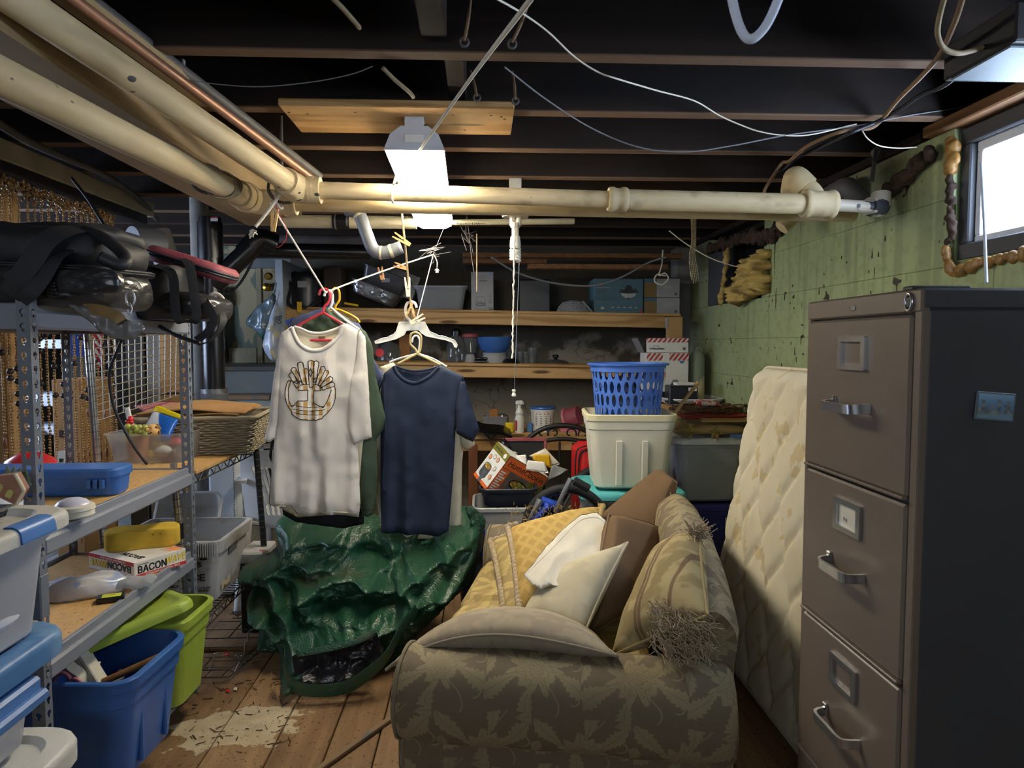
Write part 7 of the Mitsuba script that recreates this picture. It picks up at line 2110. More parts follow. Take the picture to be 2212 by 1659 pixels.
X_, Z_ = (1, 0, 0), (0, 0, 1)
su = lambda px: zU(at(px, 690, 4.6)[0]) + .0185
slw = lambda px: zL(at(px, 790, 4.6)[0]) + .0185


def turned(name, lab, c, px, py_base, Y, prof, m, zb=None, n=28, smooth=35, sx=1.0, sz=1.0):
    """A lathed thing standing at a pixel: prof in pixels (radius, height)."""
    q = at(px, py_base, Y)
    z = q[2] if zb is None else zb
    t = thing(name, lab, c)
    me = lathe(np.asarray(prof, float) * Y / F, n)
    add('body', xform(me, tr((q[0], Y, z))), m, t, smooth)
    return t, np.array([q[0], Y, z])


mat('box_white', '8f9092', .6, .3)
mat('box_grey', '77797b', .6, .3)
mat('dark_plastic', '232427', .35, .5)
mat('smoke_plastic', '3b3d40', .3, .5)
mat('foil', 'a0a3a8', .25, .5, .85)
mat('teal_box', '44626e', .6, .3)
mat('mustard', '75603a', .6, .3)
mat('box_brown', '4a3f36', .8, .2)
mat('steel_lid', '77777a', .3, .5, .7)
# upper shelf
t, o = turned('vacuum_tank', 'black cylindrical tank with white label at the left end of the upper shelf', 'vacuum', 662, 655, 4.62, [(0, 0), (30, 0), (31, 3), (31, 58), (27, 70), (14, 76), (0, 77)], 'dark_plastic', su(662))
pplate(t, 'sticker', 643, 607, 664, 621, 4.52, 'box_white')
add('cable', tube(spline([at(690, 650, 4.5), at(665, 664, 4.45), at(635, 664, 4.43), at(622, 650, 4.45), at(630, 620, 4.5), at(620, 600, 4.55), at(640, 588, 4.6)], 6), .010, 8), 'cord_black', t, True)
pplate(t, 'yellow_tag', 642, 652, 652, 675, 4.41, 'hanger_yellow')
t, o, w, h = pbox('carton', 'dull brown cardboard box behind the clothesline on the upper shelf', 'box', 700, 575, 736, 664, 4.66, .2, 'box_brown', .003, su(718))
t = thing('roasting_pan', 'crinkled foil roasting pan tilted on the upper shelf', 'pan')
M_ = tr(at(806, 640, 4.56)) @ rot((0, 1, 0), 21)
fp = tote(.27, .20, .33, .25, .085, .002, .05, .008, .006, 12)
fp = mesh(*trimesh.remesh.subdivide_to_size(fp.vertices, fp.faces, .025)[:2]); fp.merge_vertices()
fp.vertices += fp.vertex_normals * (n3(fp.vertices, 45, 3) * .004)[:, None]
add('pan', xform(fp, M_ @ tr((0, 0.08, -.02))), 'foil', t)
t = thing('storage_bin', 'dark clear plastic bins nested in the foil pan on the upper shelf', 'bin')
add('body', xform(tote(.26, .17, .31, .21, .13, .003, .03, .008, .01), M_ @ tr((.03, .10, .05))), 'smoke_plastic', t, 40)
add('upright_lid', xform(box((0, 0, 0), (.23, .02, .17), .006), M_ @ tr((.12, .13, .15))), 'smoke_plastic', t)
pplate(t, 'sticker', 788, 618, 808, 630, 4.52, 'box_grey')
pplate(t, 'sticker', 824, 601, 842, 610, 4.52, 'box_grey')
add('bar', tube([at(744, 655, 4.5), at(774, 660, 4.5)], .008, 8), 'hanger_yellow', smooth=True, label='yellow plastic bar lying on the upper shelf before the foil pan', cat='bar')
t = thing('storage_bin', 'grey clear plastic bin with a pale rim standing on the upper shelf', 'bin')
q = at(952, 672, 4.58)
add('body', xform(tote(.28, .20, .335, .25, .155, .003, .03, .008, .018), tr((q[0], 4.70, su(952)))), 'box_grey', t, 40)
add('rim', xform(tube(rrect(.345, .26, .03, 0, 8), .006, 8, True), tr((q[0], 4.70, su(952) + .155))), 'box_white', t, True)
t, o, w, h = pbox('kettle_box', 'tall white glass kettle box with a blue dot on the upper shelf', 'box', 1018, 587, 1066, 671, 4.55, .17, 'box_white', .002, su(1040))
add('blue_dot', prism(sg.Point(0, 0).buffer(.009), .0006, frame(o + (w - .02, 0, h - .014), X_, Z_)), 'latch_blue', t)
add('lettering', textfit('My kitchen', .006, o + (w * .36, 0, h - .032), X_, Z_, w * .3), 'box_grey', t)
add('lettering', textfit('Glass Kettle', .007, o + (w * .34, 0, h - .062), X_, Z_, w * .36, .0005, True), 'ink_black', t)
ar = np.linspace(0, 2 * np.pi, 30, endpoint=False)
for r_, zz in ((.030, .045), (.026, .040)):
    add('kettle_picture', tube(o + np.stack([w * .42 + r_ * np.cos(ar), 0 * ar, zz + r_ * .3 * np.sin(ar)], 1), .0022, 5, True), 'hub_grey', t)
add('kettle_outline', tube(o + np.array([(w * .42 - .03, 0, .045), (w * .42 - .024, 0, .09), (w * .42 + .024, 0, .09), (w * .42 + .03, 0, .045), (w * .42 + .032, 0, .012), (w * .42 - .032, 0, .012), (w * .42 - .03, 0, .045)]), .0014, 5), 'hub_grey', t)
add('barcode', cat(*[plate(o + (w - .03 + k * .003, 0, .004), X_, Z_, .0016, .018, .0006) for k in range(8)]), 'ink_black', t, kind='stuff')
add('text_lines', cat(*[plate(o + (w - .032, 0, .05 + k * .011), X_, Z_, .022, .0025, .0006) for k in range(6)]), 'hub_grey', t, kind='stuff')
add('side_panel', box2((o[0] + w, 4.552, o[2] + .001), (o[0] + w + .0008, 4.718, o[2] + h * .45), 0), 'cord_black', t)
pbox('storage_bin', 'dim smoked plastic bin between the kettle box and the colander', 'bin', 1120, 603, 1190, 678, 4.62, .2, 'dark_plastic', .01, su(1150))
t = thing('colander', 'white mesh colander upside down on the upper shelf', 'colander')
q = at(1240, 680, 4.6)
prof = np.array([(0, .085), (.03, .084), (.07, .070), (.10, .035), (.112, .004), (.118, 0), (.110, -.0), (.09, .03), (.0, .075)])
cm = lathe(prof, 40)
add('bowl', xform(cm, tr((q[0], 4.62, su(1240)))), 'box_grey', t, 40)
for k in range(4):
    z = .015 + k * .017
    r_ = np.interp(z, [.004, .035, .070, .084], [.1135, .102, .072, .03])
    add('rib', xform(tube(np.stack([r_ * np.cos(ar), r_ * np.sin(ar), 0 * ar + z], 1), .002, 5, True), tr((q[0], 4.62, su(1240)))), 'box_white', t)
for k in range(36):
    a_ = k * np.pi / 18
    add('rib', xform(tube([(r_ * np.cos(a_), r_ * np.sin(a_), z) for r_, z in ((.1135, .004), (.103, .035), (.073, .070))], .0018, 4), tr((q[0], 4.62, su(1240)))), 'box_white', t) if np.sin(a_) < .3 else None
add('tray_lid', xform(box((0, 0, 0), (.012, .16, .10), .004), frame(at(1266, 664, 4.6), (1, 0, .9), (0, 1, 0))), 'box_grey', smooth=False, label='pale flat lid leaning against the teal lamp box', cat='lid')
t, o, w, h = pbox('lamp_box', 'large teal carton picturing a domed ceiling lamp on the upper shelf', 'box', 1283, 602, 1390, 683, 4.55, .26, 'teal_box', .003, su(1335))
mat('lamp_iron', '26282b', .5, .3)
mat('lamp_shade', '9a9c98', .5, .3)
cx_, cz_ = w * .70, h * .60
R_ = .052
add('picture_shade', prism(sg.Polygon([(R_ * math.cos(a), R_ * .75 * math.sin(a)) for a in np.linspace(math.pi, 2 * math.pi, 24)]), .0006, frame(o + (cx_, 0, cz_ + .002), X_, Z_)), 'lamp_shade', t)
add('picture_frame', prism(shapely.union_all([sg.Point(0, 0).buffer(1).intersection(sg.box(-2, -.0, 2, 2)), sg.box(-1.35, -.12, 1.35, .1)]).buffer(0) if False else shapely.union_all([shapely.affinity.scale(sg.Point(0, 0).buffer(1), R_ * .55, R_ * .9).intersection(sg.box(-1, 0, 1, 1)), shapely.affinity.scale(sg.Point(0, 0).buffer(1), R_ * 1.25, R_ * .20), sg.Point(0, -R_ * .80).buffer(.006)]), .0009, frame(o + (cx_, 0, cz_ + .004), X_, Z_)), 'lamp_iron', t) if hasattr(shapely, 'affinity') else None
for s_ in (-1, 1):
    add('picture_scroll', tube(o + np.array([(cx_ + s_ * .03, -.0005, cz_ + .012), (cx_ + s_ * .05, -.0005, cz_ + .022), (cx_ + s_ * .056, -.0005, cz_ + .012)]), .003, 5), 'lamp_iron', t)
add('emblem', prism(sg.Point(0, 0).buffer(.010), .0006, frame(o + (w * .12, 0, h - .026), X_, Z_)), 'mustard', t)
for k, (s_, hh, zz, m_) in enumerate((('Scholarly Estates', .008, .062, 'lamp_shade'), ('Semi-Flush Ceiling Fixture', .0045, .072, 'mustard'), ('Semi-plafonnier', .005, .084, 'lamp_iron'), ('Luminaria para techo', .005, .094, 'lamp_iron'))):
    add('lettering', textfit(s_, hh, o + (w * .05, 0, h - zz), X_, Z_, w * (.27, .30, .22, .33)[k]), m_, t)
for k in range(5):
    add('small_picture', prism(shapely.affinity.scale(sg.Point(0, 0).buffer(1), .009, .004), .0006, frame(o + (w * (.38 + k * .12), 0, h * .17), X_, Z_)), 'lamp_shade', t)
add('small_lamp', prism(shapely.affinity.scale(sg.Point(0, 0).buffer(1), .014, .007).union(shapely.affinity.scale(sg.Point(0, .006).buffer(1), .006, .006)), .0006, frame(o + (w * .17, 0, h * .15), X_, Z_)), 'lamp_shade', t)
add('frame_line', cat(plate(o + (w * .02, 0, h * .33), X_, Z_, w * .95, .0015, .0006), plate(o + (w * .02, 0, h * .04), X_, Z_, w * .95, .0015, .0006)), 'box_grey', t)
add('red_dot', prism(sg.Point(0, 0).buffer(.009), .0008, frame(o + (w - .012, 0, .016), X_, Z_)), 'red', t)
z0 = su(1430)
for k, (y0, y1, lab) in enumerate(((643, 684, 'lower of two mustard and white lamp cartons at the right end of the upper shelf'), (602, 641, 'upper of two mustard and white lamp cartons at the right end of the upper shelf'))):
    t, o, w, h = pbox('lamp_carton', lab, 'box', 1392, y0, 1469, y1, 4.56, .2, 'box_white', .003, z0)
    add('mustard_panel', plate(o, X_, Z_, w * .34, h, .0006), 'mustard', t)
    add('teal_strip', plate(o + (0, -.0006, h * .78), X_, Z_, w * .34, h * .22, .0006), 'teal_box', t)
    add('picture', prism(shapely.affinity.scale(sg.Point(0, 0).buffer(1), .032, .018), .0006, frame(o + (w * .66, 0, h * .55), X_, Z_)), 'lamp_shade', t)
    add('code', plate(o + (w * .85, 0, h * .1), X_, Z_, .018, .018, .0006), 'hub_grey', t)
    z0 += h + .002
# middle shelf
scene['mt_glass'] = {'type': 'principledthin', 'base_color': rgb('e2e8ea'), 'roughness': .06, 'spec_trans': .92, 'diff_trans': .05, 'eta': 1.45}
Ym = 4.62
turned('cake_dome', 'clear glass dome on the middle shelf between the two bunches of clothes', 'glass dome', 842, 786, Ym, [(0, 0), (26, 0), (27, 3), (25, 20), (18, 34), (8, 40), (4, 43), (5, 47), (0, 49)], 'glass', slw(842))
t, o, w, h = pbox('cutting_board', 'wooden board standing behind the navy shirt hanger on the middle shelf', 'board', 862, 722, 886, 785, 4.8, .02, 'plywood', .004, slw(874))
t, o = turned('carafe', 'clear glass carafe with a black cap on the middle shelf', 'carafe', 986, 786, Ym, [(0, 0), (19, 0), (21, 4), (21, 30), (16, 48), (10, 56), (0, 57)], 'glass', slw(986))
add('cap', xform(lathe(np.array([(0, 55), (10, 55), (10, 66), (6, 72), (0, 72)]) * Ym / F, 20), tr(o)), 'black_plastic', t, 30)
t, o = turned('blender', 'blender jar with a dark red lid on a white base on the middle shelf', 'blender', 1016, 786, Ym, [(0, 18), (10, 18), (13, 22), (17, 52), (0, 53)], 'glass', slw(1016))
add('base', xform(lathe(np.array([(0, 0), (13, 0), (12, 4), (8, 18), (0, 19)]) * Ym / F, 20), tr(o)), 'box_white', t, 30)
add('lid', xform(lathe(np.array([(0, 53), (17, 53), (18, 55), (17, 60), (12, 62), (0, 62)]) * Ym / F, 24), tr(o)), 'maroon', t, 30)
t, o = turned('mixing_bowl', 'blue mixing bowl resting on a white scale on the middle shelf', 'bowl', 1068, 766, Ym, [(0, 0), (22, 0), (30, 8), (36, 22), (38, 33), (36, 33), (33, 20), (20, 4), (0, 4)], 'tub_blue', slw(1068) + 22 * Ym / F)
turned('kitchen_scale', 'white scale under the blue mixing bowl on the middle shelf', 'scale', 1068, 786, Ym, [(0, 0), (30, 0), (29, 5), (24, 16), (26, 21.5), (0, 21.8)], 'box_white', slw(1068))
t = thing('wallet', 'dark brown folded leather wallet at the front of the middle shelf', 'wallet')
q = at(1038, 783, 4.46)
add('flap', xform(rbox(.085, .06, .018, .008, .006), tr((q[0], 4.47, slw(1038) + .0005))), 'bag_leather', t, 40)
add('flap', xform(rbox(.085, .058, .016, .008, .006), tr((q[0] + .004, 4.475, slw(1038) + .019)) @ rot((1, 0, 0), -4)), 'bag_leather', t, 40)
turned('pot_lid', 'black pot lid on the middle shelf right of the blue bowl', 'lid', 1103, 786, 4.56, [(0, 0), (18, 0), (19, 3), (15, 8), (9, 10), (9, 13), (0, 14)], 'black_plastic', slw(1103))
for k, (px, r_, h_) in enumerate(((1124, 9, 24), (1136, 9, 24), (1150, 12, 33))):
    turned('drinking_glass', ('small glass tumbler nearest the black pot lid on the middle shelf', 'small glass tumbler in the middle of three on the middle shelf', 'tall glass tumbler right of the two small ones on the middle shelf')[k], 'glass', px, 787, Ym, [(0, 0), (r_ * .8, 0), (r_, h_), (r_ - 1, h_), (r_ * .7, 2), (0, 2)], 'glass', slw(px))
t, o = turned('pan_lid', 'glass pan lid with a black knob on the middle shelf', 'lid', 1200, 788, 4.58, [(0, 0), (30, 0), (31, 2), (24, 6), (8, 9), (0, 9.5)], 'steel_lid', slw(1200))
add('knob', xform(lathe(np.array([(0, 9), (4, 9), (4, 12), (7, 15), (6, 19), (0, 20)]) * 4.58 / F, 16), tr(o)), 'black_plastic', t, True)
t = thing('straw_mat', 'frayed straw mat lying at the right of the middle shelf', 'mat')
g = np.random.default_rng(8)
add('straws', cat(*[tube([at(1215 + g.uniform(0, 10), 783 + g.uniform(-2, 3), 4.55), at(1250, 785 + g.uniform(-1, 3), 4.55), at(1300 + g.uniform(-6, 6), 789 + g.uniform(-2, 2), 4.55)], .003, 4) for _ in range(14)]), 'cord_tan', t, kind='stuff')
# bench
Yb = 4.5
t = thing('tub_container', 'grey food container with a wooden block on the bench behind the navy shirt', 'container')
q = at(1072, 925, Yb)
add('body', xform(tote(.145, .10, .165, .12, .085, .002, .02, .004, .008), tr((q[0], Yb + .1, zB + .0005))), 'box_grey', t, 40)
pbox('wood_block', 'pale wooden block sticking out of the grey food container', 'block', 1058, 884, 1076, 922, 4.58, .03, 'plywood', .004, zB + .01)
turned('saucepan_lid', 'small steel lid standing in the grey food container', 'lid', 1085, 918, 4.60, [(0, 0), (14, 0), (14, 18), (9, 27), (0, 29)], 'steel_lid', zB + .013)
turned('tape_roll', 'yellow jar with a blue lid lying by the spray bottle on the bench', 'jar', 1101, 924, 4.42, [(0, 0), (9, 0), (10, 2), (10, 18), (8, 20), (0, 20)], 'ink_yellow', zB + .001)
t = thing('black_tray', 'black plastic tray propped on the bench edge behind the navy shirt', 'tray')
add('tray', ribbon(spline([at(1028, 918, 4.32), at(1045, 925, 4.32), at(1080, 928, 4.33), at(1103, 936, 4.34)], 5), (0, 1, .2), .14, .018), 'black_plastic', t)
add('bracket', ribbon([at(1046, 936, 4.30), at(1062, 950, 4.30), at(1072, 934, 4.30)], (0, 1, 0), .04, .012), 'black_plastic', t)
t, o = turned('spray_bottle', 'white trigger spray bottle standing on the bench', 'spray bottle', 1122, 937, 4.38, [(0, 0), (9.5, 0), (10, 2), (10, 32), (7.5, 38), (9, 44), (6, 51), (4, 54), (4, 60), (0, 60)], 'hanger_white', zB)
q = at(1122, 874, 4.38)
add('trigger_head', cat(box2(at(1114, 875, 4.37), at(1130, 865, 4.40), .006), box2(at(1129, 874, 4.375), at(1131, 869, 4.39), .001)), 'hanger_white', t)
add('trigger', ribbon(spline([at(1117, 874, 4.385), at(1115, 880, 4.385), at(1117, 886, 4.385)], 4), (0, 1, 0), .012, .004), 'hanger_white', t)
pplate(t, 'red_label', 1113, 908, 1117, 930, 4.352, 'red')
pbox('blue_pack', 'small blue pack leaning beside the white bucket on the bench', 'packet', 1139, 914, 1150, 936, 4.40, .04, 'latch_blue', .003, zB)
t, o = turned('bucket', 'white bucket with a blue rim and printed label on the bench', 'bucket', 1172, 937, 4.45, [(0, 0), (22, 0), (23, 2), (25.5, 46), (26.5, 46), (26.5, 49), (25, 49), (21, 3), (0, 3)], 'hanger_white', zB)
add('rim', xform(lathe(np.array([(24.5, 48.5), (27, 48.5), (27.5, 51), (26.5, 53.5), (24.5, 53.5)]) * 4.45 / F, 32), tr(o)), 'tub_blue', t, 30)
rb_ = 24.3 * 4.45 / F
add('printed_lines', cat(*[prism([(0, 0), (.012, 0), (.012, .0035), (0, .0035)], .0008, frame((o[0] + rb_ * math.sin(a_), 4.45 - rb_ * math.cos(a_) - .001, o[2] + .045 + k * .011), (math.cos(a_), math.sin(a_), 0), (0, 0, 1))) for a_ in (-.75, -.3, .15, .6) for k in range(6)]), 'hub_grey', t, kind='stuff')
add('printed_band', cat(*[prism([(0, 0), (.018, 0), (.018, .005), (0, .005)], .0008, frame((o[0] + rb_ * math.sin(a_), 4.45 - rb_ * math.cos(a_) - .001, o[2] + .115), (math.cos(a_), math.sin(a_), 0), (0, 0, 1))) for a_ in (-.8, -.45, -.1, .25)]), 'red', t, kind='stuff')
add('handle', tube(spline([o + (-.079, -.01, .125), o + (-.086, -.03, .09), o + (-.080, -.035, .06), o + (-.06, -.06, .05)], 5), .002, 5), 'steel', t)
t = thing('food_canister', 'red canister with a clear lid lying on its side on the bench', 'canister')
Mr = frame(at(1240, 903, 4.48), (0, 0, 1), (0, 1, 0)) @ rot((0, 1, 0), 0)
Mr = tr(at(1225, 903, 4.46)) @ rot((0, 1, 0), 72) @ rot((1, 0, 0), 30)
add('body', xform(lathe([(0, 0), (.052, 0), (.058, .01), (.062, .08), (.058, .09), (0, .09)], 28), Mr), 'maroon', t, 35)
add('lid', xform(lathe([(0, -.016), (.060, -.016), (.066, -.012), (.066, .004), (.055, .005), (0, .002)], 28), Mr), 'plastic_pink', t, 35)
pbox('pink_tray', 'pink plastic tray under the red canister on the bench', 'tray', 1212, 927, 1262, 934, 4.38, .1, 'plastic_pink', .004, zB + .0005)

# ------------------------------------------------------------------ behind the loveseat: headboard, boxes, bicycle, suitcase
hb = thing('headboard', 'black wrought iron arched headboard with scrolls standing before the bench', 'headboard')
Yh = 3.95
arc = spline([at(a, b, Yh) for a, b in ((1100, 1000), (1125, 968), (1150, 940), (1180, 924), (1215, 919), (1250, 924), (1280, 940), (1305, 968), (1325, 1000))], 6)
add('arch', tube(arc, .014, 10), 'black_iron', hb, True)
arc = spline([at(a, b, Yh) for a, b in ((1120, 985), (1160, 958), (1215, 948), (1270, 958), (1310, 985))], 6)
add('arch', tube(arc, .012, 10), 'black_iron', hb, True)
for px, s_ in ((1172, 1), (1196, -1), (1232, 1), (1262, -1)):
    c_ = at(px, 936, Yh)
    a_ = np.linspace(-.4, 4.6, 22)
    r_ = .034 * (1 - a_ / 7)
    add('scroll', tube(c_ + np.stack([s_ * r_ * np.cos(a_), 0 * a_, r_ * np.sin(a_)], 1), .005, 7), 'black_iron', hb, True)
for px in (1140, 1175, 1209, 1238, 1275, 1305):
    add('bar', rod(at(px, 953 + abs(px - 1215) * .16, Yh), at(px, 1180, Yh), .007, 8), 'black_iron', hb, 40)
for px in (1112, 1318):
    q = at(px, 1000, Yh)
    add('post', rod((q[0], Yh, 0), (q[0], Yh, at(px, 985, Yh)[2]), .014, 10), 'black_iron', hb, 40)
bb = thing('chalkboard', 'small chalkboard in a dark red frame behind the cooker box', 'chalkboard')
a, e = at(1086, 1035, 3.88), at(1181, 946, 3.88)
mat('slate', '2b2c2b', .7, .2)
add('slate', box2((a[0], 3.88, a[2]), (e[0], 3.89, e[2]), .001), 'slate', bb)
add('frame', cat(box2((a[0], 3.87, e[2] - .018), (e[0], 3.895, e[2]), .003), box2((a[0], 3.87, a[2]), (a[0] + .016, 3.895, e[2] - .018), .003), box2((e[0] - .016, 3.87, a[2]), (e[0], 3.895, e[2] - .018), .003)), 'maroon', bb)
t = thing('suitcase', 'bright red suitcase standing behind the laundry basket tote', 'suitcase')
a, e = at(1234, 1120, 3.85), at(1345, 952, 3.85)
add('body', xform(rbox(e[0] - a[0], .22, e[2] - .02, .05, .03), tr(((a[0] + e[0]) / 2, 3.80, .02))), 'red_plastic', t, 40)
for k in (0, 1):
    add('piping', tube(spline([at(1243 + k * 7, 1060, 3.685), at(1244 + k * 7, 985 + k * 6, 3.685), at(1256 + k * 5, 966 + k * 7, 3.685), at(1290, 961 + k * 8, 3.685)], 6), .004, 6), 'cord_black', t, True)

gt = thing('storage_tote', 'grey clear tote on the floor below the dark bin with the cooker box', 'storage tote')
a, e = at(1030, 1100, 3.42), at(1160, 1100, 3.42)
gx = (a[0] + e[0]) / 2
zt_ = at(1090, 1098, 3.42)[2]
clear('tote_grey', '8b8d8e', .25, .9, .3)
mat('tote_cloudy', lambda p, n, uv: mix(C('a0a2a1'), C('8b8e8f'), fbm(p.x * 6, p.y * 6, p.z * 6, 3)), .35, .5)
add('body', xform(tote(.27, .28, .33, .34, zt_, .003, .04, .010, .02), tr((gx, 3.60, 0))), 'tote_cloudy', gt, 40)
gt = thing('storage_bin', 'dark navy bin holding the torn cooker box', 'bin')
zn = at(1090, 1062, 3.44)[2]
mat('navy_plastic', '20242d', .4, .45)
add('body', xform(tote(.24, .24, .285, .29, .10, .003, .04, .010, .02), tr((gx + .01, 3.60, zt_ - .01))), 'navy_plastic', gt, 40)
hc = thing('cooker_box', 'tilted cooker carton printed HomeCookin with torn flaps and papers', 'box')
Q0, Q1, Q2, Q3 = at(1048, 1058, 3.50), at(1158, 1076, 3.52), at(1200, 1036, 3.58), at(1109, 988, 3.50)      # right face: bottom left, bottom right, top right, top left
Q4, Q5 = at(1027, 1034, 3.62), at(1071, 961, 3.62)
U1, V1 = (Q1 - Q0), (Q3 - Q0)
W1, H1 = .300, np.linalg.norm(V1)
fm = frame(Q0, at(1150, 1112, 3.68) - Q0, V1)
ux, vy, nz = fm[:3, 0], fm[:3, 1], fm[:3, 2]
D_ = .16
add('body', xform(box2((0, 0, -D_), (W1, H1, 0), .002), fm), 'hanger_white', hc)
pl = lambda n_, x, y, w, h, m, z=.0005, **k: add(n_, xform(box2((x, y, z), (x + w, y + h, z + .0006), 0), fm), m, hc, **k)
mat('photo_brown', lambda p, n, uv: mix(C('4a3a30'), C('7a6858'), fbm(p.x * 20, p.y * 20, p.z * 20, 3)), .4, .4)
mat('olive', '6d6a2c', .4, .4)
mat('orange_print', 'd4622c', .4, .4)
mat('stew', lambda p, n, uv: mix(mix(C('9a5a28'), C('5d7a2e'), smoothstep(.45, .55, noise(p.x * 160, p.y * 160, p.z * 160))), C('c9a94a'), smoothstep(.6, .7, noise(p.x * 130 + 5, p.y * 130, p.z * 130))), .4, .4)
pl('print_ground', 0, 0, W1, H1, 'photo_brown')
pl('orange_panel', 0, 0, W1 * .20, H1 * .66, 'orange_print', .0012)
pl('orange_band', W1 * .02, H1 * .68, W1 * .94, H1 * .30, 'orange_print', .0012)
pl('olive_panel', W1 * .68, H1 * .48, W1 * .32, H1 * .24, 'olive', .0012)
add('lettering', xform(textfit('HomeCookin', .030, (W1 * .06, H1 * .76, .002), (1, 0, 0), (0, 1, 0), W1 * .84, .0008, False, .2), fm), 'ink_black', hc)
add('white_lines', cat(*[xform(box2((W1 * .03, H1 * (.10 + k * .065), .002), (W1 * (.12 + .03 * (k % 3)), H1 * (.135 + k * .065), .0026), 0), fm) for k in range(8)]), 'hanger_white', hc, kind='stuff')
E_ = lambda x, y, a, b, ang: shapely.affinity.translate(shapely.affinity.rotate(shapely.affinity.scale(sg.Point(0, 0).buffer(1), a, b), ang), x, y)
add('pot_picture', prism(shapely.union_all([E_(W1 * .52, H1 * .22, .062, .034, 0), sg.box(W1 * .52 - .062, H1 * .22, W1 * .52 + .062, H1 * .44), E_(W1 * .52, H1 * .44, .062, .026, 0)]).intersection(sg.box(0, .002, W1, H1)), .0006, fm @ tr((0, 0, .0018))), 'foil', hc)
add('pot_rim', prism(E_(W1 * .52, H1 * .44, .064, .029, 0), .0006, fm @ tr((0, 0, .0024))), 'ink_black', hc)
add('stew_picture', prism(E_(W1 * .52, H1 * .44, .055, .022, 0), .0006, fm @ tr((0, 0, .0030))), 'stew', hc)
add('round_badge', prism(E_(W1 * .87, H1 * .56, .019, .016, 0), .0006, fm @ tr((0, 0, .0018))), 'hanger_white', hc)
fl = frame(Q0 - nz * D_, nz, vy)
sd = lambda n_, x, y, w, h, m, z=.0005: add(n_, xform(box2((x, y, z), (x + w, y + h, z + .0006), 0), fl), m, hc)
sd('olive_band', 0, H1 * .80, D_, H1 * .20, 'olive')
add('lettering', xform(textfit('HomeCookin', .014, (D_ * .06, H1 * .87, .0012), (1, 0, 0), (0, 1, 0), D_ * .55, .0006, False, .2), fl), 'ink_black', hc)
add('round_badge', prism(E_(D_ * .80, H1 * .89, .013, .013, 0), .0006, fl @ tr((0, 0, .0012))), 'hanger_white', hc)
sd('orange_corner', 0, 0, D_, H1 * .08, 'orange_print')
for k, (x, y) in enumerate(((.18, .62), (.40, .70), (.62, .70), (.75, .50), (.80, .28))):
    add('round_picture', prism(E_(D_ * x, H1 * y, .0135, .0135, 0), .0006, fl @ tr((0, 0, .0012))), 'hub_grey', hc)
    add('round_picture', prism(E_(D_ * x, H1 * y, .0105, .0105, 0), .0006, fl @ tr((0, 0, .0018))), ('carton_orange', 'plastic_cream')[k % 2], hc)
add('pot_picture', prism(shapely.union_all([E_(D_ * .38, H1 * .20, .036, .02, 0), sg.box(D_ * .38 - .036, H1 * .20, D_ * .38 + .036, H1 * .42), E_(D_ * .38, H1 * .42, .036, .018, 0)]), .0006, fl @ tr((0, 0, .0012))), 'foil', hc)
add('stew_picture', prism(E_(D_ * .38, H1 * .42, .031, .013, 0), .0006, fl @ tr((0, 0, .0018))), 'stew', hc)
sd('grey_tape', D_ * .34, 0, D_ * .16, H1 * .30, 'hub_grey', .0024)
pk_, _ = pillow(Q0 + ux * W1 + vy * H1 * .9, at(1212, 1024, 3.6), at(1228, 1015, 3.62), at(1192, 1002, 3.62), .004, 8, 0, .002)
add('torn_flap', pk_, 'box_grey', hc, True)
for k, (qs, m_, lab) in enumerate((([(1142, 985), (1190, 1010), (1210, 1002), (1178, 968)], 'plastic_cream', 'cream paper sheets sticking up out of the cooker box'), ([(1150, 992), (1192, 1012), (1188, 982), (1152, 982)], 'hanger_yellow', 'yellow envelope sticking up out of the cooker box'), ([(1112, 1000), (1140, 1008), (1136, 982), (1115, 984)], 'paper_white', 'white crumpled paper at the torn mouth of the cooker box'), ([(1135, 1015), (1185, 1022), (1176, 998), (1140, 994)], 'paper_white', 'white folded letter lying in the mouth of the cooker box'))):
    Yp = (3.66, 3.64, 3.58, 3.55)[k]
    pk_, _ = pillow(*[at(a, b, Yp) for a, b in qs], .006, 8, 0, .003, k)
    add('paper', pk_, m_, smooth=True, label=lab, cat='paper')
gb = inflate(sg.Polygon([(1076, 958), (1090, 945), (1100, 960), (1112, 978), (1140, 984), (1168, 1000), (1160, 1008), (1120, 992), (1098, 985), (1082, 972)]), 6, 3, 8, lambda p, d: (1 - 2 * np.abs(n3(p, .15, 3))) * 4)
pts = np.array([at(a, b, 3.66) for a, b in gb.vertices[:, :2]]) - np.outer(gb.vertices[:, 2] * .002, [0, 1, 0])
add('garbage_bag', mesh(pts, gb.faces[:, ::-1]), 'black_plastic', label='crumpled black plastic bag poking out behind the cooker box', cat='bag')

bk = thing('bicycle', 'blue bicycle with grey cranks lying behind the loveseat', 'bicycle')
mat('bike_blue', '2b4bb0', .25, .5, coat=.5)
mat('rubber', '222326', .7, .3)
mat('alloy', '8d8f92', .35, .5, .7)
ar = np.linspace(0, 2 * np.pi, 64, endpoint=False)
for (px, py, Y, r_, tl) in ((1338, 1142, 3.63, .355, .02), (1224, 1142, 3.10, .185, -.1)):
    c_ = at(px, py, Y)
    L_ = c_ + np.stack([r_ * np.cos(ar), tl * r_ * np.cos(ar), np.maximum(r_ * np.sin(ar), -c_[2] + .03)], 1)
    add('tyre', tube(L_, .021, 10, True), 'rubber', bk, True)
    add('wheel_rim', tube(c_ + (L_ - c_) * .92, .010, 8, True), 'alloy', bk, True)
    add('spokes', cat(*[rod(c_, c_ + (L_[k] - c_) * .92, .0012, 4) for k in range(0, 64, 3)]), 'steel', bk, kind='stuff')
add('crank', tube([at(1233, 1034, 3.05), at(1215, 1070, 3.05), at(1200, 1106, 3.06)], [.013, .011, .012], 10), 'alloy', bk, True)
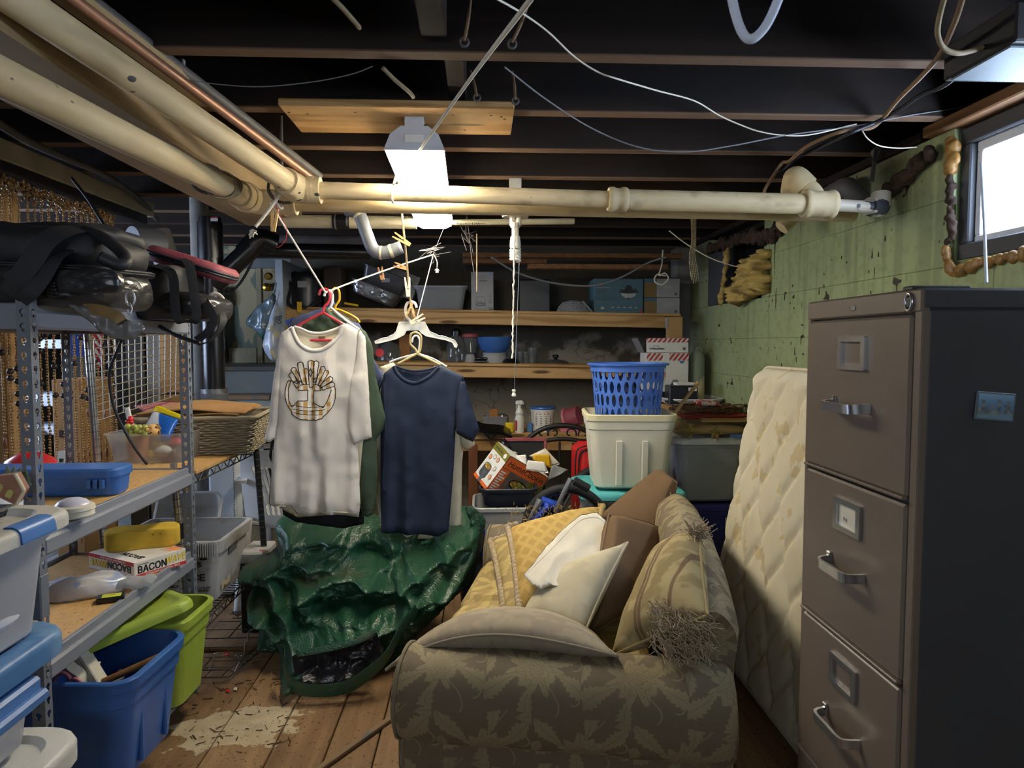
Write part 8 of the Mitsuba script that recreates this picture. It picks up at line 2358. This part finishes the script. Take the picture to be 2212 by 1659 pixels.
add('crank', tube([at(1167, 1079, 3.05), at(1156, 1100, 3.05), at(1142, 1128, 3.06)], [.016, .012, .011], 10), 'alloy', bk, True)
add('pedal', tube([at(1240, 1038, 3.03), at(1272, 1056, 3.03)], .019, 8), 'rubber', bk)
add('bottom_bracket', tube([at(1170, 1082, 3.08), at(1200, 1092, 3.10)], .021, 16), 'bike_blue', bk, 40)
add('frame_tube', tube([at(1185, 1090, 3.06), at(1150, 1125, 3.06), at(1090, 1215, 3.05), at(1032, 1290, 3.04)], .016, 14), 'bike_blue', bk, True)
add('fork', tube(spline([at(1046, 1146, 3.0), at(1044, 1190, 3.0), at(1040, 1235, 3.0), at(1030, 1262, 3.0)], 5), .013, 12), 'bike_blue', bk, True)
add('chain', tube(spline([at(1186, 1075, 3.10), at(1200, 1062, 3.10), at(1230, 1064, 3.12), at(1290, 1058, 3.58)], 6), .0035, 5), 'rubber', bk)
add('chainring', xform(lathe([(.05, 0), (.062, 0), (.062, .003), (.05, .003)], 40), frame(at(1192, 1092, 3.12), (.8, -.5, .2), (0, .3, 1))), 'rubber', bk, 40)
t = thing('cable_bag', 'black bag slumped on the floor between tarpaulin and bicycle', 'bag')
scene.pop(t, None)
add('body', xform(soft(.16, .3, .30, .3, 33, .01), tr((at(1035, 1300, 2.85)[0], 3.02, .0))), 'bag_black', t, True)

# ------------------------------------------------------------------ totes and laundry basket on the right
mat('tub_white', lambda p, n, uv: mix(mix(C('c6c3b4'), C('b8b5a2'), fbm(p.x * 6, p.y * 6, p.z * 6, 3)), C('c9c19a'), smoothstep(.85, .9, p.z)), .4, .45)
mat('lid_teal', '4fa3a6', .4, .45)
wx0, wx1 = at(1288, 1000, 3.18)[0], at(1455, 1000, 3.18)[0]
wcx, wcy = (wx0 + wx1) / 2, 3.36
t = thing('storage_tote', 'clear tote with a teal lid on the floor under the white tub', 'storage tote')
zt2 = at(1380, 1066, 3.12)[2]
add('body', xform(tote(.36, .33, .42, .38, zt2 - .03, .003, .05, .008, .02), tr((wcx - .005, wcy + .02, 0))), 'tote_cloudy', t, 40)
add('lid', xform(lid(.50, .48, .035, .07, .06, .012), tr((wcx - .01, wcy - .01, zt2 - .035))), 'lid_teal', t, 40, label='teal lid')
t = thing('storage_tub', 'tall open off-white tub holding the blue laundry basket', 'tub')
zw = at(1380, 897, 3.16)[2]
mw = ribbed(.34, .30, .405, .36, zw - zt2, .045, .012, .045)
add('body', xform(mw, rotz(-4, (wcx, wcy, zt2))), 'tub_white', t, 40)
for dx in (-.06, .06):
    add('rib', xform(box2((dx - .016, -.005, .02), (dx + .016, .006, zw - zt2 - .12), .004), rotz(-4, (wcx, wcy, zt2)) @ tr((0, -.165, 0)) @ rot((1, 0, 0), 4)), 'tub_white', t)
lb = thing('laundry_basket', 'round blue laundry basket with oval holes set in the off-white tub', 'laundry basket')
mat('basket_blue', '4166b0', .35, .5)
lx, ly = at(1362, 800, 3.28)[0], 3.34
zt3, hb_, rt, rb_ = at(1362, 786, 3.16)[2], .42, .178, .140
W_ = 2 * math.pi
holes = []
for r_ in range(6):
    for k in range(30):
        for (off, sc_) in ((0, 1),):
            u_ = (k + .25 * (r_ % 2)) / 30 * W_
            s_ = 1 if (k + r_) % 3 else .62
            holes.append(shapely.affinity.scale(sg.Point(u_, .06 + r_ * .062).buffer(1, 6), .064 * (.7 + .3 * s_), .0285 * (.45 + .55 * s_)))
sheet = sg.box(0, 0, W_, hb_ - .03).difference(shapely.union_all(holes).intersection(sg.box(.02, 0, W_ - .02, 1)))
p_, t_, nb = tri2d(shapely.affinity.scale(sheet, .16, 1, origin=(0, 0)), .012)
def wrap(p, dr_):
    th = p[:, 0] / .16
    z = p[:, 1]
    r_ = rb_ + (rt - rb_) * z / hb_ + dr_
    return np.stack([r_ * np.sin(th + 2.9), -r_ * np.cos(th + 2.9), z], 1)
v = np.vstack([wrap(p_, 0), wrap(p_, -.003)])
edges = np.sort(np.vstack([t_[:, [0, 1]], t_[:, [1, 2]], t_[:, [2, 0]]]), 1)
ue, cn = np.unique(edges, axis=0, return_counts=True)
be = ue[cn == 1]
n_ = len(p_)
wall = np.vstack([np.stack([be[:, 0], be[:, 1], be[:, 1] + n_], 1), np.stack([be[:, 0], be[:, 1] + n_, be[:, 0] + n_], 1)])
Mb = tr((lx, ly, zt3 - hb_))
add('wall', xform(mesh(v, np.vstack([t_, t_[:, ::-1] + n_, wall])), Mb), 'basket_blue', lb)
add('rim', xform(lathe([(rt - .006, hb_ - .04), (rt + .002, hb_ - .04), (rt + .004, hb_ - .012), (rt + .018, hb_ - .010), (rt + .020, hb_ - .003), (rt + .012, hb_), (rt - .002, hb_), (rt - .006, hb_ - .008)], 56), Mb), 'basket_blue', lb, 35)
add('bottom', xform(lathe([(0, 0), (rb_, 0), (rb_, .004), (0, .004)], 40), Mb), 'basket_blue', lb)
a_ = 1.05
add('price_sticker', plate((lx + (rt + .0) * math.sin(a_), ly - (rt) * math.cos(a_) - .004, zt3 - .085), (math.cos(a_), math.sin(a_), 0), (0, 0, 1), .02, .062), 'plastic_cream', lb)
add('price_print', plate((lx + (rt + .002) * math.sin(a_), ly - (rt + .002) * math.cos(a_) - .004, zt3 - .065), (math.cos(a_), math.sin(a_), 0), (0, 0, 1), .016, .022), 'ink_orange', lb)
add('wooden_stick', tube([at(1452, 900, 3.42), at(1508, 826, 3.45)], .0095, 10), 'pine_up', smooth=True, label='slim wooden stick leaning out of the off-white tub', cat='stick')

# the stack by the mattress
gx0, gx1 = at(1470, 1000, 3.5)[0], at(1615, 1000, 3.5)[0]
gcx, gcy = (gx0 + gx1) / 2, 3.78
zg = at(1540, 1085, 3.55)[2]
ztop = at(1540, 948, 3.5)[2]
t = thing('storage_tote', 'dark blue tote on the floor beside the mattress, under the cloudy one', 'storage tote')
mat('tote_navy', '262e7a', .4, .45)
add('body', xform(tote(.36, .44, .40, .50, zg - .04, .003, .05, .010, .02), tr((gcx + .02, gcy, 0))), 'tote_navy', t, 40)
add('lid', xform(lid(.43, .53, .04, .07, .06, .012), tr((gcx + .02, gcy, zg - .045))), 'tote_navy', t, 40)
pplate(t, 'sticker', 1566, 1118, 1574, 1150, 3.52, 'paper_white')
t = thing('storage_tote', 'cloudy tote with a white lid and blue latch beside the mattress', 'storage tote')
add('body', xform(tote(.30, .42, .36, .50, ztop - zg - .02, .003, .05, .008, .03), tr((gcx, gcy, zg))), 'tote_cloudy', t, 40)
add('lid', xform(lid(.41, .55, .035, .07, .06, .012), tr((gcx, gcy, ztop - .035))), 'white_plastic', t, 40, label='white lid')
pplate(t, 'latch', 1577, 938, 1606, 946, 3.495, 'latch_blue', .004)
mat('red_dark', '8a2d22', .5, .3)
t = thing('quilted_bundle', 'tan leaf-print cushion tied with raffia on the cloudy tote lid', 'cushion')
pk_, _ = pillow((gcx - .19, gcy - .25, ztop + .035), (gcx + .20, gcy - .26, ztop + .035), (gcx + .20, gcy + .2, ztop + .04), (gcx - .17, gcy + .2, ztop + .04), .065, 22, .03, .006, 3, .4)
mat('leaf_print', lambda p, n, uv: mix(C('9d8659'), C('3d5f4a'), smoothstep(.68, .72, fbm(p.x * 22, p.y * 22, p.z * 22, 2))), .7, .2)
add('cushion', pk_, 'leaf_print', t, True)
fringe(t, np.array([at(a, b, 3.46) for a, b in ((1488, 915), (1492, 925), (1488, 935))]), 'foam_yellow', 40, .03, (0, -.3, -1), .5, 6, 'raffia', .002)
fringe(t, np.array([at(a, b, 3.46) for a, b in ((1538, 928), (1548, 935), (1556, 940))]), 'foam_yellow', 60, .025, (0, -.3, -.5), .8, 7, 'raffia', .002)
t = thing('wooden_tray', 'pale open wooden frame with a red cloth between wreath and cushion', 'frame')  # open wooden frame of four rails
o_ = np.array([gcx + .07, gcy - .12, ztop + .078])
add('frame', cat(box2(o_ + (-.12, -.10, 0), o_ + (.14, -.085, .022), .002), box2(o_ + (-.12, -.10, 0), o_ + (-.105, .12, .022), .002), box2(o_ + (.125, -.10, 0), o_ + (.14, .12, .022), .002), box2(o_ + (-.12, .105, 0), o_ + (.14, .12, .022), .002)), 'pine', t)
pk_, _ = pillow(o_ + (-.22, -.07, .02), o_ + (.16, -.07, .03), o_ + (.16, .12, .03), o_ + (-.2, .12, .02), .035, 16, .05, .010, 5)
add('red_cloth', pk_, 'red_dark', smooth=True, label='dark red cloth folded under the twig wreath', cat='cloth')
wr_ = thing('twig_wreath', 'flat brown twig wreath with a red heart cloth on the stack beside the mattress', 'wreath')
mat('twig', lambda p, n, uv: mix(C('4a3626'), C('6d5236'), noise(p.x * 90, p.y * 90, p.z * 90)), .8, .2)
g = np.random.default_rng(12)
wc = np.array([gcx + .03, gcy - .03, ztop + .135])
for k in range(46):
    a0 = g.uniform(0, 2 * np.pi)
    a_ = np.linspace(a0, a0 + g.uniform(1.5, 3.6), 16)
    r_ = g.uniform(.07, .20) + .012 * np.sin(a_ * 3 + k)
    add('twig', tube(wc + np.stack([r_ * np.cos(a_) * 1.0, r_ * np.sin(a_) * .9, g.normal(0, .011) + .006 * np.sin(a_ * 5 + k)], 1), g.uniform(.0025, .0045), 5), 'twig', wr_, True)
mat('gingham_red', lambda p, n, uv: mix(C('b8a59a'), C('9c3a3a'), smoothstep(.45, .55, noise(p.x * 90, p.y * 90, 2))), .8, .2)
pk_, _ = pillow(wc + (-.09, -.12, .03), wc + (.05, -.13, .03), wc + (.03, .0, .04), wc + (-.07, .0, .04), .03, 12, .2, .003)
add('heart_cloth', pk_, 'gingham_red', wr_, True)
# white lid with odds and ends, coffee maker carton, green bottle behind
t = thing('storage_tote', 'wide cream box with an upturned white lid at the corner by the green wall', 'storage tote')
a, e = at(1448, 880, 4.0), at(1576, 880, 4.0)
zq = at(1510, 876, 4.0)[2]
add('body', box2((a[0], 4.02, .02), (e[0] - .06, 4.40, zq - .01), .01), 'cardboard', t)
add('lid', xform(tote(e[0] - a[0] - .05, .34, e[0] - a[0], .39, .045, .004, .10, .008, .012), tr(((a[0] + e[0]) / 2, 4.22, zq - .01))), 'white_plastic', t, 40)
t = thing('navy_case', 'navy blue plastic case with a white label in the upturned lid', 'case')
a, e = at(1446, 864, 4.05), at(1508, 833, 4.05)
zl_ = zq + .004
add('body', box2((a[0], 4.05, zl_), (e[0], 4.16, e[2]), .006), 'navy_plastic', t)
pplate(t, 'sticker', 1487, 837, 1505, 845, 4.049, 'paper_white')
t2_ = thing('video_case', 'thin white cased tape lying on the navy plastic case', 'case')
add('body', box2((at(1462, 830, 4.06)[0], 4.06, e[2] + .0005), (at(1504, 830, 4.06)[0], 4.14, e[2] + .016), .002), 'paper_white', t2_)
t = thing('coffee_carton', 'open white coffee maker carton with red striped flaps behind the laundry basket', 'box')
Yc_ = 4.22
a, e = at(1396, 874, Yc_), at(1488, 762, Yc_)
add('body', box2((a[0], Yc_, zl_), (e[0], Yc_ + .18, e[2]), .002), 'hanger_white', t)
o = np.array([a[0], Yc_ - .001, zl_])
w, h = e[0] - a[0], e[2] - zl_
mat('stripes_red', lambda p, n, uv: mix(C('c4bfb8'), C('a83a36'), smoothstep(-.15, .15, dr.sin((p.x - p.z * .8) * 210))), .5, .3)
add('striped_band', plate(o + (0, 0, h - .048), X_, Z_, w * .38, .045, .0008), 'stripes_red', t)
add('striped_band', plate(o + (w * .54, 0, h - .048), X_, Z_, w * .46, .045, .0008), 'stripes_red', t)
add('flap', xform(box2((0, 0, 0), (w, .085, .003), .001), frame((a[0], Yc_ + .01, e[2] + .002), (1, 0, 0), (0, .15, 1))), 'hanger_white', t)
add('striped_band', xform(box2((0, .062, -.002), (w * 1.01, .09, -.0005), 0), frame((a[0], Yc_ + .01, e[2] + .002), (1, 0, 0), (0, .15, 1))), 'stripes_red', t) if False else add('striped_band', xform(box2((0, .062, .003), (w * 1.01, .088, .0042), 0), frame((a[0], Yc_ + .008, e[2] + .002), (1, 0, 0), (0, .15, 1))), 'stripes_red', t)
ff = frame((a[0], Yc_ + .006, e[2] + .002), (1, 0, 0), (0, .15, 1))
add('lettering', xform(textfit('Coffee Maker', .011, (w * .06, .018, .004), (1, 0, 0), (0, 1, 0), w * .36, .0008, True), ff), 'ink_black', t)
add('lettering', xform(textfit('12-Cup', .008, (w * .16, .036, .004), (1, 0, 0), (0, 1, 0), w * .14, .0008), ff), 'hub_grey', t)
add('barcode', cat(*[xform(box2((w * .86 + k * .003, .014, .004), (w * .86 + k * .003 + .0016, .032, .0046), 0), ff) for k in range(6)]), 'ink_black', t, kind='stuff')
add('side_flap', xform(box2((-.002, 0, 0), (.002, .16, .10), .001), frame((a[0] - .004, Yc_ + .05, e[2]), (1, 0, .5), (0, 1, 0)) @ tr((0, 0, 0))), 'box_grey', t)
add('side_flap', xform(box2((0, -.075, -.06), (.002, .0, .06), .001), rot((0, 1, 0), -35, (a[0], Yc_ + .08, e[2])) @ rot((1, 0, 0), 180)), 'box_grey', t)
add('blue_mark', prism(sg.Point(0, 0).buffer(.016).intersection(sg.box(-1, -1, 1, 0)), .0008, frame(o + (w * .84, 0, h - .05), X_, Z_)), 'latch_blue', t)
q = o + (w * .68, -.0005, h * .18)
add('pot_picture', prism(sg.Polygon([(-.030, 0), (.030, 0), (.034, .03), (.026, .058), (-.026, .058), (-.034, .03)]), .0008, frame(q, X_, Z_)), 'ink_black', t)
add('pot_glass', prism(sg.Polygon([(-.025, .058), (.025, .058), (.014, .082), (-.014, .082)]), .0008, frame(q, X_, Z_)), 'box_grey', t)
add('pot_band', prism(sg.box(-.030, -.004, .030, .004), .0010, frame(q + (0, -.0005, 0), X_, Z_)), 'foil', t)
add('dark_band', plate(o + (0, 0, h * .05), X_, Z_, w * .7, h * .16, .0008), 'navy_plastic', t)
t, o = turned('tall_can', 'tall dull green canister against the green wall at the corner', 'canister', 1504, 862, 4.3, [(0, 0), (17, 0), (17, 96), (12, 104), (4, 112), (3, 118), (0, 118)], 'sage_paint', zl_)
# plastic bags hanging by the stairs
mat('bag_plastic', lambda p, n, uv: mix(mix(C('55666f'), C('1f5a48'), smoothstep(1.30, 1.285, p.z + (fbm(p.x * 14, 2, p.z * 9, 2) - .5) * .04)), C('a9b4b4'), smoothstep(1.225, 1.215, p.z) * smoothstep(.5, .6, noise(p.x * 90, 1, p.z * 90))), .25, .6)
mat('bag_white', lambda p, n, uv: mix(C('8f97a3'), C('a9a28c'), smoothstep(.66, .72, fbm(p.x * 14, 3, p.z * 14, 2))), .3, .5)
for nm, lab, poly, Y, m_ in (('shopping_bag', 'dark green and grey plastic shopping bag hanging by the stairs', [(592, 632), (600, 650), (602, 700), (590, 720), (568, 735), (550, 712), (534, 702), (533, 690), (555, 665), (578, 645)], 4.30, 'bag_plastic'),
                             ('shopping_bag', 'white plastic shopping bag hanging by the end of the shelves', [(598, 648), (603, 660), (604, 770), (596, 782), (582, 778), (572, 762), (567, 745), (575, 710), (586, 670)], 4.25, 'bag_white')):
    t = thing(nm, lab, 'bag')
    me = inflate(sg.Polygon(poly), 18, 4, 24, lambda p, d: (1 - 2 * np.abs(n3(p, .05, 3))) * 4, power=.7)
    pts = np.array([at(a, b, Y) for a, b in me.vertices[:, :2]]) - np.outer(me.vertices[:, 2] * Y / F, [0, 1, 0])
    add('sack', mesh(pts, me.faces[:, ::-1]), m_, t, 45)
    add('handle', tube(spline([at(poly[0][0], poly[0][1], Y), at(poly[0][0] + 5, poly[0][1] - 22, Y)], 4), .006, 7), m_, t, True)
add('lettering', text('Bo', .030, at(597, 683, 4.19), (.25, -.3, -1), (1, 0, .2), .001, True), 'ink_black', 'shopping_bag_001')

# repeats share a group
for pre, grp in (('clothespin', 'clothespins on the clotheslines'), ('hanger', 'plastic clothes hangers'), ('trinket', 'trinkets in the clear bin'), ('lamp_carton', 'lamp cartons on the upper shelf'),
                 ('drinking_glass', 'glass tumblers on the middle shelf'), ('old_wire_drop', 'old wire drops between the joists'), ('wire_stub', 'old wire stubs between the joists'), ('overhead_board', 'boards stored overhead'),
                 ('pillow', 'pillows on the loveseat'), ('seat_cushion', 'brown cushions on the loveseat'), ('t_shirt', 'hanging t-shirts'), ('paper', 'papers in the cooker box'), ('spray_foam', 'spray foam beads at the windows'),
                 ('storage_tote', 'lidded storage totes'), ('floor_scrap', 'scraps on the floor'), ('clothesline', 'clotheslines'), ('cord_knot', 'knots of grey cord'), ('shopping_bag', 'hanging shopping bags'), ('pipe_hanger', 'pipe hangers')):
    for key, d in labels.items():
        if '__' not in key and (key == pre or (key[:len(pre) + 1] == pre + '_' and key[len(pre) + 1:].isdigit())) and 'category' in d:
            d['group'] = grp
